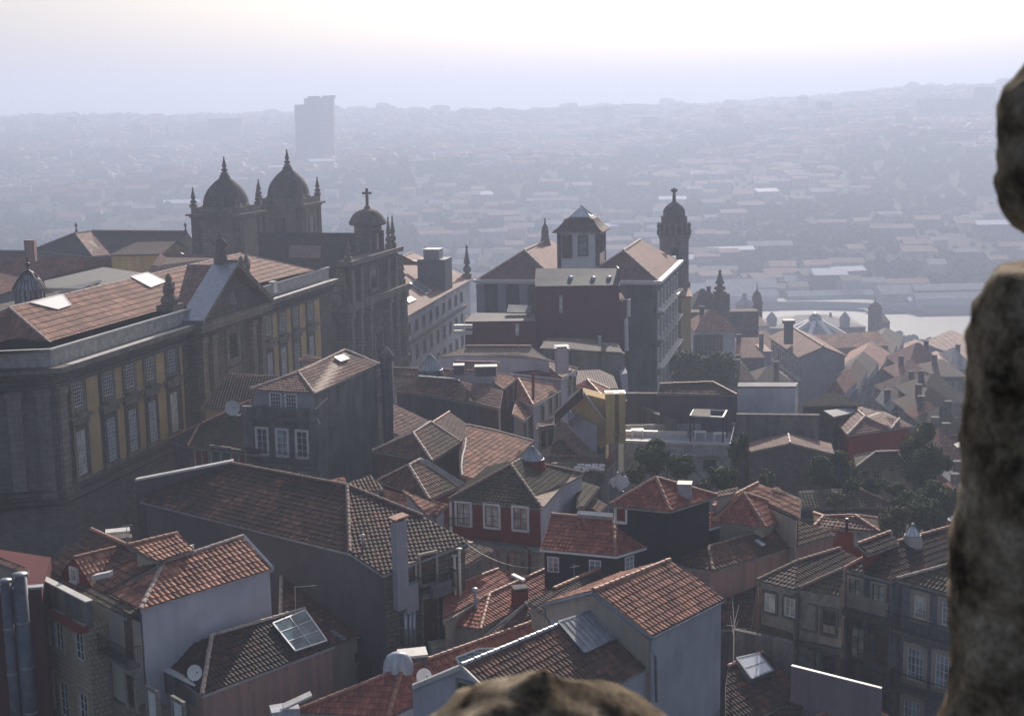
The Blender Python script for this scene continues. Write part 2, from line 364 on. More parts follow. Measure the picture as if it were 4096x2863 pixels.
def house(label,F0,F1,R0,R1,ze,zr,zg,roof='t_old',wall='white',S0=None,S1=None,gab=(0,0),cat='house',name='house',rm='terra',ins=.3,
          lod=None,c=.28,rl=.42,walls=None,gutter=None,group=None,half=None,edge='trim',amp=.05,extra=()):
    f0=P(*F0,ze);f1=P(*F1,ze)
    al=(f1-f0).normalized()
    if zr is None:
        s=P(*S1,ze) if S1 else P(*S0,ze); mid=(s+(f1 if S1 else f0))/2; n=V3((-al.y,al.x,0))
        def sol(px):
            r=ray(*px); t=(mid-CAM).dot(n)/r.dot(n); return CAM+r*t
        r0=sol(R0);r1=sol(R1)
    elif zr<0: r0=upray(R0,f0,f1,-zr); r1=upray(R1,f0,f1,-zr)
    else: r0=P(*R0,zr); r1=P(*R1,zr)
    if half is None:
        if S1: b1=P(*S1,ze); b0=f0+b1-f1
        elif S0: b0=P(*S0,ze); b1=f1+b0-f0
        else:
            n=V3((-al.y,al.x,0)); w=((r0+r1)/2-f0).dot(n)*2; b0=f0+n*w; b1=f1+n*w
    else: n=V3((-al.y,al.x,0)); b0=f0+n*half*2*(1 if ((r0-f0).dot(n)>0) else -1); b1=b0+f1-f0
    if gab[0]: b0=V3((2*r0.x-f0.x,2*r0.y-f0.y,ze))
    if gab[1]: b1=V3((2*r1.x-f1.x,2*r1.y-f1.y,ze))
    ang=math.degrees((f0-f1).angle(b1-f1)); ww=(b1-f1).length
    print('H %-46s L%.1f W%.1f ang%.0f rise %.1f/%.1f d%.0f'%(label[:46],(f1-f0).length,ww,ang,r0.z-ze,r1.z-ze,f0.y))
    pyr=(R0==R1)
    faces=[[f0,f1,r1,r0] if not pyr else [f0,f1,r0]]
    faces.append([b1,b0,r0,r1] if not pyr else [b1,b0,r0])
    if not gab[1]: faces.append([f1,b1,r1])
    if not gab[0]: faces.append([b0,f0,r0])
    h=House(); cx=(f0+f1+b0+b1)/4
    h.t=thing(name,label,cat,(cx.x,cx.y,zg),group)
    rd=[] if pyr else [(r0,r1)]
    if not gab[0]: rd+=[(f0,r0),(b0,r0)]
    if not gab[1]: rd+=[(f1,r1),(b1,r1)]
    ev=[(f0,f1),(b1,b0)]; ev+=[(f1,b1)] if not gab[1] else [(f1,r1),(r1,b1)]; ev+=[(b0,f0)] if not gab[0] else [(f0,r0),(r0,b0)]
    h.faces=faces
    h.roof=roof_part(h.t,faces,roof,rd,ev,rm,lod,c,rl,gutter=gutter,edge=edge,amp=amp)
    ring=inset([f0,f1,b1,b0],ins); h.w=ring; mb=MB(); tz=ze-.12
    T=[V3((p.x,p.y,tz)) for p in ring]
    for i in range(4):
        a=T[i];b=T[(i+1)%4]; q=[V3((a.x,a.y,zg)),V3((b.x,b.y,zg)),b,a]
        if i==1 and gab[1]: q.insert(3,V3((*(r1.xy+(T[1].xy+T[2].xy-f1.xy-b1.xy)/2),r1.z-.15)))
        if i==3 and gab[0]: q.insert(3,V3((*(r0.xy+(T[0].xy+T[3].xy-f0.xy-b0.xy)/2),r0.z-.15)))
        mb.poly(q,(walls or {}).get(i,0))
    mats=[M[wall]]+[M[x] for x in extra]
    h.wall=mb.build('wall',mats,h.t); h.r0,h.r1=r0,r1; h.ring=[f0,f1,b1,b0]; h.ze=ze; h.zg=zg
    return h
def upray(px,a,b,deg):
    """where the view ray to px meets the roof plane that rises from eave a-b at deg degrees"""
    d=(b-a); h=V3((-d.y,d.x,0)).normalized()
    if h.dot(V3((a.x,a.y,0)))<0: h=-h
    if deg<0: h=-h; deg=-deg
    n=d.cross(h*math.cos(math.radians(deg))+Z*math.sin(math.radians(deg))).normalized(); return onplane(*px,a,n)
def resolve(V):
    W=[None]*len(V)
    for i,v in enumerate(V):
        if isinstance(v,Vector): W[i]=v.copy()
        elif not isinstance(v[3],str): W[i]=P(*v)
    for i,v in enumerate(V):
        if W[i] is None and v[3][0].isdigit() and ':' in v[3]:
            e,g=v[3].split(':'); a,b=e.split('-'); W[i]=upray(v[:3],W[int(a)],W[int(b)],float(g))
    for _ in range(2):
      for i,v in enumerate(V):
        if W[i] is not None: continue
        k=v[3]
        if k[0]=='z': W[i]=P(*v[:3],W[int(k[1:])].z) if W[int(k[1:])] is not None else None
        elif k[0]=='w': a,b=k[1:].split('-'); W[i]=onwall(*v[:3],W[int(a)],W[int(b)])
        elif k[0]=='v': a,b,c=(int(x) for x in re.split('[+-]',k[1:])); W[i]=(W[a]+W[b]-W[c]) if W[b] is not None else None
        else: a,b,c=(int(x) for x in k.split('-')); W[i]=onplane(*v[:3],W[a],(W[b]-W[a]).cross(W[c]-W[a]).normalized()) if W[c] is not None and W[b] is not None else None
    return W
def slab(label,V,faces,outline,zg,roof='t_old',wall='white',cat='house',name='house',ridges=(),rm='terra',ins=.25,lod=None,c=.28,rl=.42,gutter=None,group=None,edge='trim',parent=None,amp=.05,thick=.14):
    """free roof: V points, faces index lists, outline of the eaves"""
    W=resolve(V); cx=sum((W[i] for i in outline),V3((0,0,0)))/len(outline)
    h=House(); h.t=parent or thing(name,label,cat,(cx.x,cx.y,zg),group)
    fs=[[W[i] for i in f] for f in faces]; h.faces=fs
    n=len(outline)
    h.roof=roof_part(h.t,fs,roof,[(W[a],W[b]) for a,b in ridges],[(W[outline[i]],W[outline[(i+1)%n]]) for i in range(n)],rm,lod,c,rl,gutter=gutter,edge=edge,amp=amp,thick=thick)
    h.ring=[W[i] for i in outline]; ring=inset(h.ring,ins); h.w=ring; mb=MB()
    for i in range(n):
        a=ring[i]-V3((0,0,.12));b=ring[(i+1)%n]-V3((0,0,.12)); mb.poly([V3((a.x,a.y,zg)),V3((b.x,b.y,zg)),b,a])
    h.wall=mb.build('wall',M[wall],h.t); h.zg=zg; h.V=W
    d=[(W[outline[i]]-W[outline[(i+1)%n]]).length for i in range(n)]
    print('S %-46s sides %s d%.0f'%(label[:46],' '.join('%.1f'%x for x in d),W[0].y))
    return h
def window(parent,c,a,w,h,st='sash',fm='woodw',gm='g_dark',sur='trim',nx=2,ny=3,arch=False,sw=.14,name='window'):
    """c centre on wall, a unit vector along the wall; builds surround, frame bars and pane"""
    a=V3((a.x,a.y,0)).normalized(); n=V3((a.y,-a.x,0))
    if n.dot(CAM-c)<0: n=-n
    mb=MB()
    def bar(x0,x1,z0,z1,y0,y1,m): mb.box(c+a*((x0+x1)/2)+n*((y0+y1)/2)+V3((0,0,z0)),a*((x1-x0)/2),n*((y1-y0)/2),z1-z0,m)
    W2,H2=w/2,h/2
    if sur:
        bar(-W2-sw,-W2,-H2-sw,H2+sw,-.05,.13,0);bar(W2,W2+sw,-H2-sw,H2+sw,-.05,.13,0)
        bar(-W2,W2,H2,H2+sw,-.05,.125,0);bar(-W2-.05,W2+.05,-H2-sw,-H2,-.05,.2,0)
    f=.06
    bar(-W2,-W2+f,-H2,H2,0,.07,1);bar(W2-f,W2,-H2,H2,0,.07,1);bar(-W2+f,W2-f,H2-f,H2,0,.07,1);bar(-W2+f,W2-f,-H2,-H2+f,0,.07,1)
    g=.035 if w>.8 else .028
    for i in range(1,nx):
        x=-W2+w*i/nx; k=g*1.6 if (nx%2==0 and i==nx//2) else g; bar(x-k/2,x+k/2,-H2+f,H2-f,0,.06,1)
    for j in range(1,ny):
        z=-H2+h*j/ny; bar(-W2+f,W2-f,z-g/2,z+g/2,0,.055,1)
    if arch:
        N_=8
        for i in range(N_):
            t0=math.pi*i/N_;t1=math.pi*(i+1)/N_; r=W2
            z=H2
            q=[(W2*math.cos(t0),z+r*.45*math.sin(t0)),(W2*math.cos(t1),z+r*.45*math.sin(t1))]
            r2=W2+sw; q+=[(r2*math.cos(t1),z+r2*.45*math.sin(t1)),(r2*math.cos(t0),z+r2*.45*math.sin(t0))]
            mb.poly([c+a*x+n*.13+V3((0,0,y)) for x,y in q][::-1],0)
    win=mb.build(name,[M[sur or 'trim'],M[fm]],parent)
    p=MB(); p.box(c+V3((0,0,-H2+.01))+n*.012,a*(W2-.02),n*.02,h-.02); p.build('pane',M[gm],win)
    return win
def wins(h,edge,pts,w,hh,**k):
    A=h.w[edge];B=h.w[(edge+1)%len(h.w)]; a=(B-A).normalized()
    for q in pts:
        c=onwall(*q[:3],A,B); kk=dict(k)
        if len(q)>3: kk.update(q[3])
        window(h.t,c,a,kk.pop('w',w),kk.pop('h',hh),**kk)
def chimney(par,p,w=.6,d=.5,h=1.4,mat='cement',cap='terra',ang=.25,name='chimney',dn=1.):
    mb=MB(); a=V3((math.cos(ang),math.sin(ang),0))*w/2; b=V3((-math.sin(ang),math.cos(ang),0))*d/2; p=V3(p)
    mb.box(p-V3((0,0,dn)),a,b,h+dn,0); mb.box(p+V3((0,0,h)),a*1.25,b*1.25,.08,1)
    for s in (-.6,0,.6): mb.box(p+V3((0,0,h+.08))+a*s,a*.12,b*.9,.18,0)
    mb.box(p+V3((0,0,h+.26)),a*1.2,b*1.2,.07,1)
    return mb.build(name,[M[mat],M[cap]],par)
def skylight(par,corners,fp,mat='g_blue',fr='zinc',nx=2,ny=2,hgt=.12,name='skylight',bars=True):
    """corners: 4 pixel refs lying on roof face fp"""
    n=newell(fp); p0=fp[0]+n*.1
    q=[onplane(*c,p0,n) for c in corners]; mb=MB()
    top=[p+n*hgt for p in q]
    for i in range(4):
        a,b=q[i],q[(i+1)%4]; mb.poly([a-n*.1,b-n*.1,top[(i+1)%4],top[i]],0); mb.poly([b-n*.1,a-n*.1,top[i],top[(i+1)%4]],0)
        d=(top[(i+1)%4]-top[i]); o=n.cross(d).normalized()*.05
        mb.box((top[i]+top[(i+1)%4])/2-n*.03,d/2,o,n*.07,0)
    if bars:
        for k in range(1,nx):
            a=top[0].lerp(top[1],k/nx);b=top[3].lerp(top[2],k/nx); mb.box((a+b)/2-n*.0,(b-a)/2,(top[1]-top[0]).normalized()*.022,n*.04,0)
        for k in range(1,ny):
            a=top[0].lerp(top[3],k/ny);b=top[1].lerp(top[2],k/ny); mb.box((a+b)/2-n*.0,(b-a)/2,(top[3]-top[0]).normalized()*.022,n*.035,0)
    o=mb.build(name,M[fr],par)
    g=MB(); g.poly([p+n*.01 for p in top] if newell(top).dot(n)>0 else [p+n*.01 for p in top][::-1]); g.build('glass',M[mat],o)
    return o
def rail(par,a,b,h=1.,step=.13,name='balcony_railing',mat='iron',r=.014):
    a=V3(a);b=V3(b); mb=MB(); L=(b-a).length; k=max(2,int(L/step))
    mb.tube([a+V3((0,0,h)),b+V3((0,0,h))],r*2,5);mb.tube([a+V3((0,0,.06)),b+V3((0,0,.06))],r*1.4,4)
    for i in range(k+1):
        p=a.lerp(b,i/k); mb.tube([p,p+V3((0,0,h))],r,4)
    return mb.build(name,M[mat],par)
def balcony(par,A,B,c0,c1,depth=.7,h=1.,name='balcony'):
    """c0,c1 points on wall AB at floor level"""
    a=(B-A).normalized(); n=V3((a.y,-a.x,0)); n=-n if n.dot(CAM-A)<0 else n
    c0=V3(c0);c1=V3(c1); c1.z=c0.z; mb=MB(); mid=(c0+c1)/2
    mb.box(mid-V3((0,0,.18))+n*depth/2,(c1-c0)/2,n*depth/2,.18); o=mb.build(name,M['trimd'],par)
    r=MB()
    for s,e in ((c0+n*depth,c1+n*depth),(c0,c0+n*depth),(c1,c1+n*depth)):
        L=(e-s).length;k=max(2,int(L/.13)); r.tube([s+V3((0,0,h)),e+V3((0,0,h))],.03,5)
        for i in range(k+1): p=s.lerp(e,i/k); r.tube([p,p+V3((0,0,h))],.013,4)
    r.build('railing',M['iron'],o); return o
def dish(px,d,r=.35,label='',z=None):
    c=D(*px,d) if z is None else P(*px,z); t=(CAM-c); t.z=abs(t.z)*.3; t=(t.normalized()+V3((.5,0,.3))).normalized()
    root=thing('satellite_dish',label,'satellite dish',c-V3((0,0,.5))); mb=MB(); x=t.orthogonal().normalized();y=t.cross(x)
    pr=[(0,0),(r*.4,.02),(r*.75,.06),(r,.11)]
    rings=[[c+t*b+(x*math.cos(k*.3927)+y*math.sin(k*.3927))*a for k in range(16)] for a,b in pr]
    for i in range(3):
        for k in range(16): mb.poly([rings[i][k],rings[i][(k+1)%16],rings[i+1][(k+1)%16],rings[i+1][k]],smooth=True)
    mb.build('reflector',M['woodw'],root)
    m=MB(); m.tube([c-t*.02,c-t*.15-V3((0,0,.5))],.03,6); m.tube([c-V3((0,0,r*.9)),c+t*.4],.012,4); m.box(c+t*.4,x*.04,y*.04,t*.08); m.build('mount',M['zincd'],root)
def antenna(px0,px1,d,label,els=(),mat='zincd',r=.02):
    a=D(*px0,d);b=D(*px1,d); t=thing('antenna',label,'antenna',a); mb=MB(); mb.tube([a,b],r,6); mb.build('mast',M[mat],t)
    if els:
        m=MB()
        for (f,x,y),(g,x2,y2) in els: m.tube([D(f,x,y,d-.05),D(g,x2,y2,d-.05)],r*.8,5)
        m.build('boom',M['capw'],t)
# ================================================================== NEAR HOUSES
GZ=8.
# ---- house with lit tiles and white blank wall (lower left)
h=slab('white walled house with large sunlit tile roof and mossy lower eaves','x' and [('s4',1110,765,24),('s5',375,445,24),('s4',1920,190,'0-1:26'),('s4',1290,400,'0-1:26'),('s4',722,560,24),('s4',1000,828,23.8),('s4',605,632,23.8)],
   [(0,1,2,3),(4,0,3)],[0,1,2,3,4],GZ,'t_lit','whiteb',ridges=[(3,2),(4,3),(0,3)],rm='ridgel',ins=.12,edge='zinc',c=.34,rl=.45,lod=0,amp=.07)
HM4=h; W=h.V
roof_part(h.t,[[W[6],W[5],W[0],W[4]]],'t_moss',eaves=[(W[6],W[5])],lod=0,name='lower_roof',edge='zinc',c=.3,rl=.4)
# verge board on the right gable
e=MB(); d=W[2]-W[1]; e.box((W[1]+W[2])/2+V3((0,0,-.05)),d/2,V3((.09,.02,0)),.2); e.build('verge',M['capw'],h.roof)
for a,b,c_,d_ in ((745,520,880,490),(1390,315,1520,285)):
    p0=onplane('s4',a,b+5,W[3],newell(h.faces[0])); p1=onplane('s4',c_,d_+5,W[3],newell(h.faces[0]))
    m=MB(); m.box((p0+p1)/2+V3((0,0,-.02)),(p1-p0)/2,V3((.05,.2,0)),.28); m.build('ridge_cap_slab',M['capw'],h.roof)
# street face of that house (upper floor, balcony, lower floors)
A=W[6]+V3((.25,.0,0));B=W[5]+V3((-.1,.25,0)); a=(B-A).normalized(); a.z=0; nn=V3((a.y,-a.x,0)); nn=-nn if nn.dot(CAM-A)<0 else nn
m=MB(); m.prism([A,B,V3((W[0].x-.1,W[0].y+.2,23.2)),V3((W[4].x,W[4].y,23.2))],18.6); m.build('upper_front',M['whitec'],h.t)
m=MB(); c=onwall('s4',1022,975,A,B); m.box(c-V3((0,0,1.5))+nn*.03,a*.42,nn*.03,2.9); m.build('door',M['woodb'],h.t)
balcony(h.t,A,B,onwall('s4',745,985,A,B),onwall('s4',1075,1150,A,B)+a*.5,.75,1.)
E1=onwall('s4',1560,1480,A,B)
m=MB(); m.prism([V3((A.x,A.y,18.55))+nn*.15-a*.1,V3((E1.x,E1.y,18.55))+nn*.15,V3((E1.x,E1.y,18.55))-nn*1.5,V3((A.x,A.y,18.55))-nn*1.5-a*.1],GZ); m.build('lower_front',M['granl'],h.t)
A2=A+nn*.15;B2=E1+nn*.15
for x,y,w,hh,g in ((830,1290,.85,1.8,'g_dark'),(1045,1400,.85,1.8,'g_dark'),(1215,1520,.9,1.6,'woodw'),(1420,1610,.9,1.6,'woodw')):
    c=onwall('s4',x,y,A2,B2); window(h.t,c,a,w,hh,fm='woodw' if g=='woodw' else 'woodb',gm=g,sur='trim',nx=2,ny=3,sw=.2)
# ---- roof behind, with red dormer
h=slab('red roofed house with a small red dormer behind the mossy parapet',[('s4',320,480,23.6),('s4',700,700,23.6),('s4',1290,388,'0-1:27'),('s4',722,138,'0-1:27'),('s4',470,250,'0-1:27')],
   [(0,1,2,3)],[0,1,2,3],GZ,'t_old','cream',ridges=[(3,2)],rm='terra',lod=0,ins=.1,c=.32,rl=.42,amp=.06)
HM5=h;W=h.V
fp=h.faces[0]; n5=newell(fp)
# dormer
q=[onplane('s4',x,y,fp[0],n5) for x,y in ((490,500),(710,590),(890,440))]
b0=onplane('s4',490,505,fp[0],n5); b1=onplane('s4',712,590,fp[0],n5); ap=P('s4',595,372,(b0.z+b1.z)/2+1.35)
al=(b1-b0); al.z=0; back=V3((-al.y,al.x,0)).normalized()*2.6; back=back if back.y>0 else -back
dm=MB(); z0=min(b0.z,b1.z)-.5
L0=V3((b0.x,b0.y,b0.z+.25));L1=V3((b1.x,b1.y,b0.z+.25)); A_=V3(((b0.x+b1.x)/2,(b0.y+b1.y)/2,b0.z+1.45))
dm.poly([V3((L0.x,L0.y,z0)),V3((L1.x,L1.y,z0)),L1,A_,L0]); dm.poly([V3((L1.x,L1.y,z0)),V3((L1.x,L1.y,z0))+back,L1+back,L1]); dm.poly([V3((L0.x,L0.y,z0)),V3((L0.x,L0.y,z0))+back,L0+back,L0][::-1])
do=dm.build('dormer',M['redp'],h.t)
roof_part(do,[[L1+V3((.1,-.05,-.08)),L1+back,A_+back,A_+V3((0,-.1,.08))],[L0+back,L0+V3((-.1,-.05,-.08)),A_+V3((0,-.1,.08)),A_+back]],'t_lit',ridges=[(A_,A_+back)],lod=0,name='dormer_roof')
fr=(al.normalized().cross(Z)); fr=fr if fr.y<0 else -fr
window(do,(L0+L1)/2+V3((0,0,.25))+fr*.04,al,.75,.8,fm='woodw',gm='g_sky',sur='woodw',nx=3,ny=2,sw=.06)
ch_=MB(); c=D('s4',935,240,W[3].y+1.5); ch_.box(c-V3((0,0,1.2)),V3((.8,.25,0)),V3((-.12,.4,0)),1.6); ch_.box(c+V3((0,0,.4)),V3((.62,.2,0)),V3((-.1,.35,0)),.3,1);ch_.box(c+V3((0,0,.75)),V3((.7,.22,0)),V3((-.12,.4,0)),.1,1); ch_.build('chimney',[M['cement'],M['capw']],h.t)
# parapet over street
A=P('s4',215,455,24.3);B=P('s4',705,705,24.3); a=(B-A).normalized(); nn=V3((a.y,-a.x,0)); nn=-nn if nn.dot(CAM-A)<0 else nn
m=MB(); m.box((A+B)/2-V3((0,0,1.5)),(B-A)/2,nn*.15,1.5); m.box((A+B)/2,(B-A)/2,nn*.22,.08,1);m.build('parapet',[M['cement'],M['capw']],h.t)
m=MB(); A3=A+nn*.2-V3((0,0,1.45));B3=P('s4',705,705,24.3)+nn*.2-V3((0,0,1.45)); m.prism([A3,B3,B3-nn*2,A3-nn*2],GZ,0)
m.box((A3+B3)/2+nn*.2-V3((0,0,.2)),(B3-A3)/2,nn*.3,.3,1)
h.front=m.build('tiled_front',[stone('azulejo_front',(.50,.44,.34),(.44,.38,.30),(.22,.16,.10),.28,.28,.35),M['redp']],h.t)
for x,y,w,hh in ((357,870,.85,1.8),(480,940,.95,1.95),(640,1025,.95,1.95),(395,1370,.9,1.9),(520,1470,.95,2.),(675,1560,.95,2.)):
    window(h.t,onwall('s4',x,y,A3,B3),a,w,hh,fm='woodw',gm='g_dark',sur='cream',nx=2,ny=4,sw=.22)
balcony(h.t,A3,B3,onwall('s4',330,1190,A3,B3),onwall('s4',400,1225,A3,B3),.6,1.)
# small lit roof behind it
slab('small sunlit tile roof beside the dormer roof chimney',[('s4',1230,385,25.6),('s4',1530,292,25.6),('s4',1402,168,'0-1:24'),('s4',1010,262,'0-1:24')],[(0,1,2,3)],[0,1,2,3],GZ,'t_lit','cream',ridges=[(3,2)],lod=0,c=.3)
# ---- building with flues at the left edge
t=thing('house','dark red clad building with two tall steel flues at the photo edge','house',P('s4',100,600,24)-V3((0,0,16)))
A=P('s4',325,592,24.6);B=P('s4',-250,640,24.6); C_=P('s4',200,560,24.6)
m=MB(); m.prism([A,B,B+V3((-3,9,0)),V3((A.x-1.2,A.y+5.5,24.6))],GZ); m.build('wall',M['redm'],t)
a=(A-B).normalized(); nn=V3((a.y,-a.x,0)); m=MB(); m.box((A+B)/2,(A-B)/2+a*.1,nn*.25,.14); m.build('coping',M['zinc'],t)
for x0,x1,y in ((-5,92,560),(100,215,512)):
    cc=D('s4',(x0+x1)/2,y,A.y-.9); r=(D('s4',x1,y,A.y-.9)-D('s4',x0,y,A.y-.9)).length/2*.9
    m=MB(); m.tube([cc-V3((0,0,15)),cc],r,16); m.lathe(cc,[(r*.7,.02),(r*.7,.15),(r*1.18,.16),(r*1.12,.24),(0,.3)],16,1)
    for k in range(1,5): m.lathe(cc-V3((0,0,k*2.6)),[(r,0),(r*1.06,.03),(r*1.06,.09),(r,.12)],16,1)
    m.build('flue',[M['flue'],M['zincd']],t)
m=MB(); cc=D('s4',110,600,A.y-.6); m.tube([cc-V3((0,0,15)),cc],.12,8); m.build('drain_pipe',M['zincd'],t)
slab('pale tile roof strip above the flues at the photo edge',[('s4',-200,330,25.5),('s4',220,498,25.5),('s4',228,448,'0-1:20'),('s4',-150,290,'0-1:20')],[(0,1,2,3)],[0,1,2,3],GZ,'t_pale','cream',lod=0)
# ---- corrugated house with glass skylight
h=slab('house with dusky pink corrugated side wall and big glazed skylight',[('s4',1595,1440,20),('s5',862,1050,20),('s5',632,765,'0-1:24'),('s4',1672,975,'0-1:24'),('s4',1225,1172,20.),],
   [(0,1,2,3),(4,0,3)],[0,1,2,3,4],GZ,'t_dark','pink',ridges=[(3,2),(0,3)],rm='ridgel',lod=0,ins=.12,edge='zinc',c=.26,rl=.4)
skylight(h.roof,[('s5',375,885),('s5',630,782),('s5',800,1022),('s5',552,1103)],h.faces[0],'g_blue','zinc',2,3)
W=h.V
A=P('s4',1130,1150,20.1);B=P('s4',1562,1365,20.1); a=(B-A).normalized(); nn=V3((a.y,-a.x,0)); nn=-nn if nn.dot(CAM-A)<0 else nn
m=MB(); m.box((A+B)/2-V3((0,0,1.2)),(B-A)/2,nn*.16,1.2); m.box((A+B)/2,(B-A)/2,nn*.22,.07,1);m.build('parapet',[M['cement'],M['capw']],h.t)
antenna(('s5',558,765),('s5',552,585),W[2].y+.3,'thin T shaped antenna standing by the glazed skylight',[(('s5',552,587),('s5',722,572))],'capw')
dish(('s4',1530,1262),W[0].y-.3,.42,'round white satellite dish on the parapet left of the pink corrugated wall')
# ---- middle roof with little white wall
h=slab('low house with brown tile roof, small white wall and brown door under the big barn',[('s5',430,1190,18.8),('s5',935,1025,'0-2:20'),('s5',1352,872,18.8),('s5',1175,742,'0-2:20'),('s5',448,508,'0-2:20')],
   [(0,2,3,4)],[0,2,3,4],GZ,'t_old','whitec',ridges=[(4,0)],rm='ridgel',lod=0,ins=.25,edge='zincd')
W=h.V; A,B=h.w[0],h.w[1]; a=(B-A).normalized(); nn=V3((a.y,-a.x,0)); nn=-nn if nn.dot(CAM-A)<0 else nn
m=MB(); c0=onwall('s5',1095,1100,A,B);c1=onwall('s5',1290,1060,A,B); m.box(V3((*((c0+c1)/2).xy,17.2))+nn*.04,(c1-c0).normalized()*((c1-c0).length/2),nn*.04,2.6);m.build('plain_infill',M['cement'],h.t)
m=MB(); c=onwall('s5',1212,1120,A,B)+nn*.5; m.box(V3((c.x,c.y,16.8)),a*.62,nn*.5,2.4,0); m.box(V3((c.x,c.y,19.2)),a*.72,nn*.6,.12,1); m.build('porch_box',[M['woodb'],M['cement']],h.t)
m=MB(); c=onwall('s5',1328,1080,A,B); m.box(V3((c.x,c.y,14))+nn*.05,a*.25,nn*.05,5.8); m.build('corrugated_strip',M['sheet'],h.t)
window(h.t,onwall('s5',1035,1140,A,B),a,.22,.6,fm='woodb',sur=None,nx=1,ny=1)
m=MB(); c=onplane('s5',890,975,W[0],newell(h.faces[0])); m.box(c,(P('s5',945,1005,20.3)-P('s5',840,935,20.6))/2,V3((.12,.1,0)),.15); m.build('roof_hatch',M['zinc'],h.roof)
r0=onwall('s5',950,1285,A,B)+nn*1.2; r1=onwall('s5',1085,1260,A,B)+nn*1.2
m=thing('railing','dark railing below the small white wall','railing',r0); 
q=MB(); L=(r1-r0); 
for i in range(13): p=r0+L*i/12; q.tube([p,p+V3((0,0,1))],.02,4)
q.tube([r0+V3((0,0,1)),r1+V3((0,0,1))],.035,5); q.build('bars',M['iron'],m)
# ---- big dark barn roof
h=slab('long dark roofed warehouse with pale grey side wall, hipped end',[('o',313,1123,24),('s5',985,318,24),('s5',1250,492,'1-3-5'),('s5',1932,228,24),('s5',1560,30,'1-3-5'),('r6',980,1290,'0-1:25'),('o',504,1037,'0-1:25'),('o',440,1062,'0-1:25')],
   [(0,1,5,6,7),(1,2,3,4,5)],[0,1,2,3,4,5,6],GZ,'t_barn','grey',ridges=[(6,5),(5,4),(1,5)],rm='terrad',lod=0,ins=.2,edge='zincd',c=.27,rl=.4,amp=.042)
HM3=h; W=h.V
# pitch over light patch (translucent tiles)
# white capped party wall beyond the barn
A=P('o',304,1078,25.2);B=P('o',522,1036,26.4)
t=thing('party_wall','thin party wall with white capping above the dark barn roof','wall',V3((A.x,A.y,20)))
m=MB(); a=(B-A).normalized(); m.prism([A,B,B+V3((.0,.3,0)),A+V3((0,.3,0))],20); m.build('masonry',M['grey'],t)
m=MB(); m.box((A+B)/2+V3((0,.15,0)),(B-A)/2,V3((0,.25,0)),.14); m.build('capping',M['capw'],t)
# end elevation of the barn
A,B=h.w[2],h.w[3]; a=(B-A).normalized(); nn=V3((a.y,-a.x,0)); nn=-nn if nn.dot(CAM-A)<0 else nn
m=MB(); m.box(V3((*((A+B)/2).xy,GZ))+nn*.03,(B-A)/2-a*.02,nn*.03,15.6); m.build('end_wall',M['rubble'],h.t)
def onz(x,y): return onwall('s5',x,y,A+nn*.06,B+nn*.06)
for x,y,w,hh in ((1450,530,.8,1.9),(1600,440,1.1,1.8)): window(h.t,onz(x,y),a,w,hh,fm='woodb',gm='g_dark',sur='cream',nx=2,ny=3)
window(h.t,onz(1615,850),a,1.0,2.9,fm='redp',gm='woodb',sur='trim',nx=2,ny=2,name='door')
balcony(h.t,A,B,onz(1500,625),onz(1775,600),.8,1.)
for x,y in ((1610,590),(1680,565)):
    c=onz(x,y+45)+nn*.85; t=thing('air_conditioner','black air conditioning box, %s of the two on the balcony'%('left' if x<1650 else 'right'),'air conditioner',c); m=MB(); m.box(c,a*.36,nn*.16,.72); m.lathe(c+V3((0,0,.72)),[(.2,0),(.2,.03),(0,.03)],12); m.build('casing',M['tank'],t)
    m=MB(); m.box(c+V3((0,0,.73)),a*.38,nn*.2,.04);m.build('cover',M['zincd'],t)
cb=onz(1368,740)+nn*.35; t=thing('chimney_stack','square blue grey chimney stack with flat tile cap against the barn end','chimney',cb)
m=MB(); top=5.4; m.box(cb,a*.38,nn*.3,top,0); m.build('shaft',M['bluegrey'],t); m=MB()
for s in (-.25,.25): m.box(cb+V3((0,0,top))+a*s,a*.06,nn*.25,.2)
m.box(cb+V3((0,0,top+.2)),a*.5,nn*.4,.07); m.build('cap',M['terra'],t)
for i,x in enumerate((1412,1447,1478)):
    c=onz(x,1060)+nn*.3; c1=onz(x,755)+nn*.3
    t=tag((lambda mb:(mb.tube([c,V3((c.x,c.y,c1.z))],.13,10),mb.lathe(V3((c.x,c.y,c1.z-1.2)),[(.13,0),(.16,.02),(.16,.1),(.13,.12)],10),mb)[2])(MB()).build('flue_pipe',M['zinc']),'pale vertical flue pipe beneath the chimney stack, %s of three'%('left','middle','right')[i],'pipe','flue pipes against the barn end')
m=MB(); c=onz(1440,650)+nn*.3; m.box(c-V3((0,0,.9)),a*.42,nn*.3,1.7); m.build('meter_box',M['bluegrey'],h.t)
# roof vents on barn
for (x,y,l) in ((1088,170,'thin dark vent pipe with pale cap on the sunlit end of the barn roof'),):
    c=onplane('s5',x,300,h.faces[1][0],newell(h.faces[1])); t=thing('vent_pipe',l,'vent pipe',c); m=MB(); tp=D('s5',x,y+12,c.y); m.tube([c,tp],.06,8); m.build('pipe',M['zincd'],t); m=MB(); m.lathe(tp,[(.14,0),(.14,.08),(0,.14)],10); m.build('cap',M['ivory'],t)
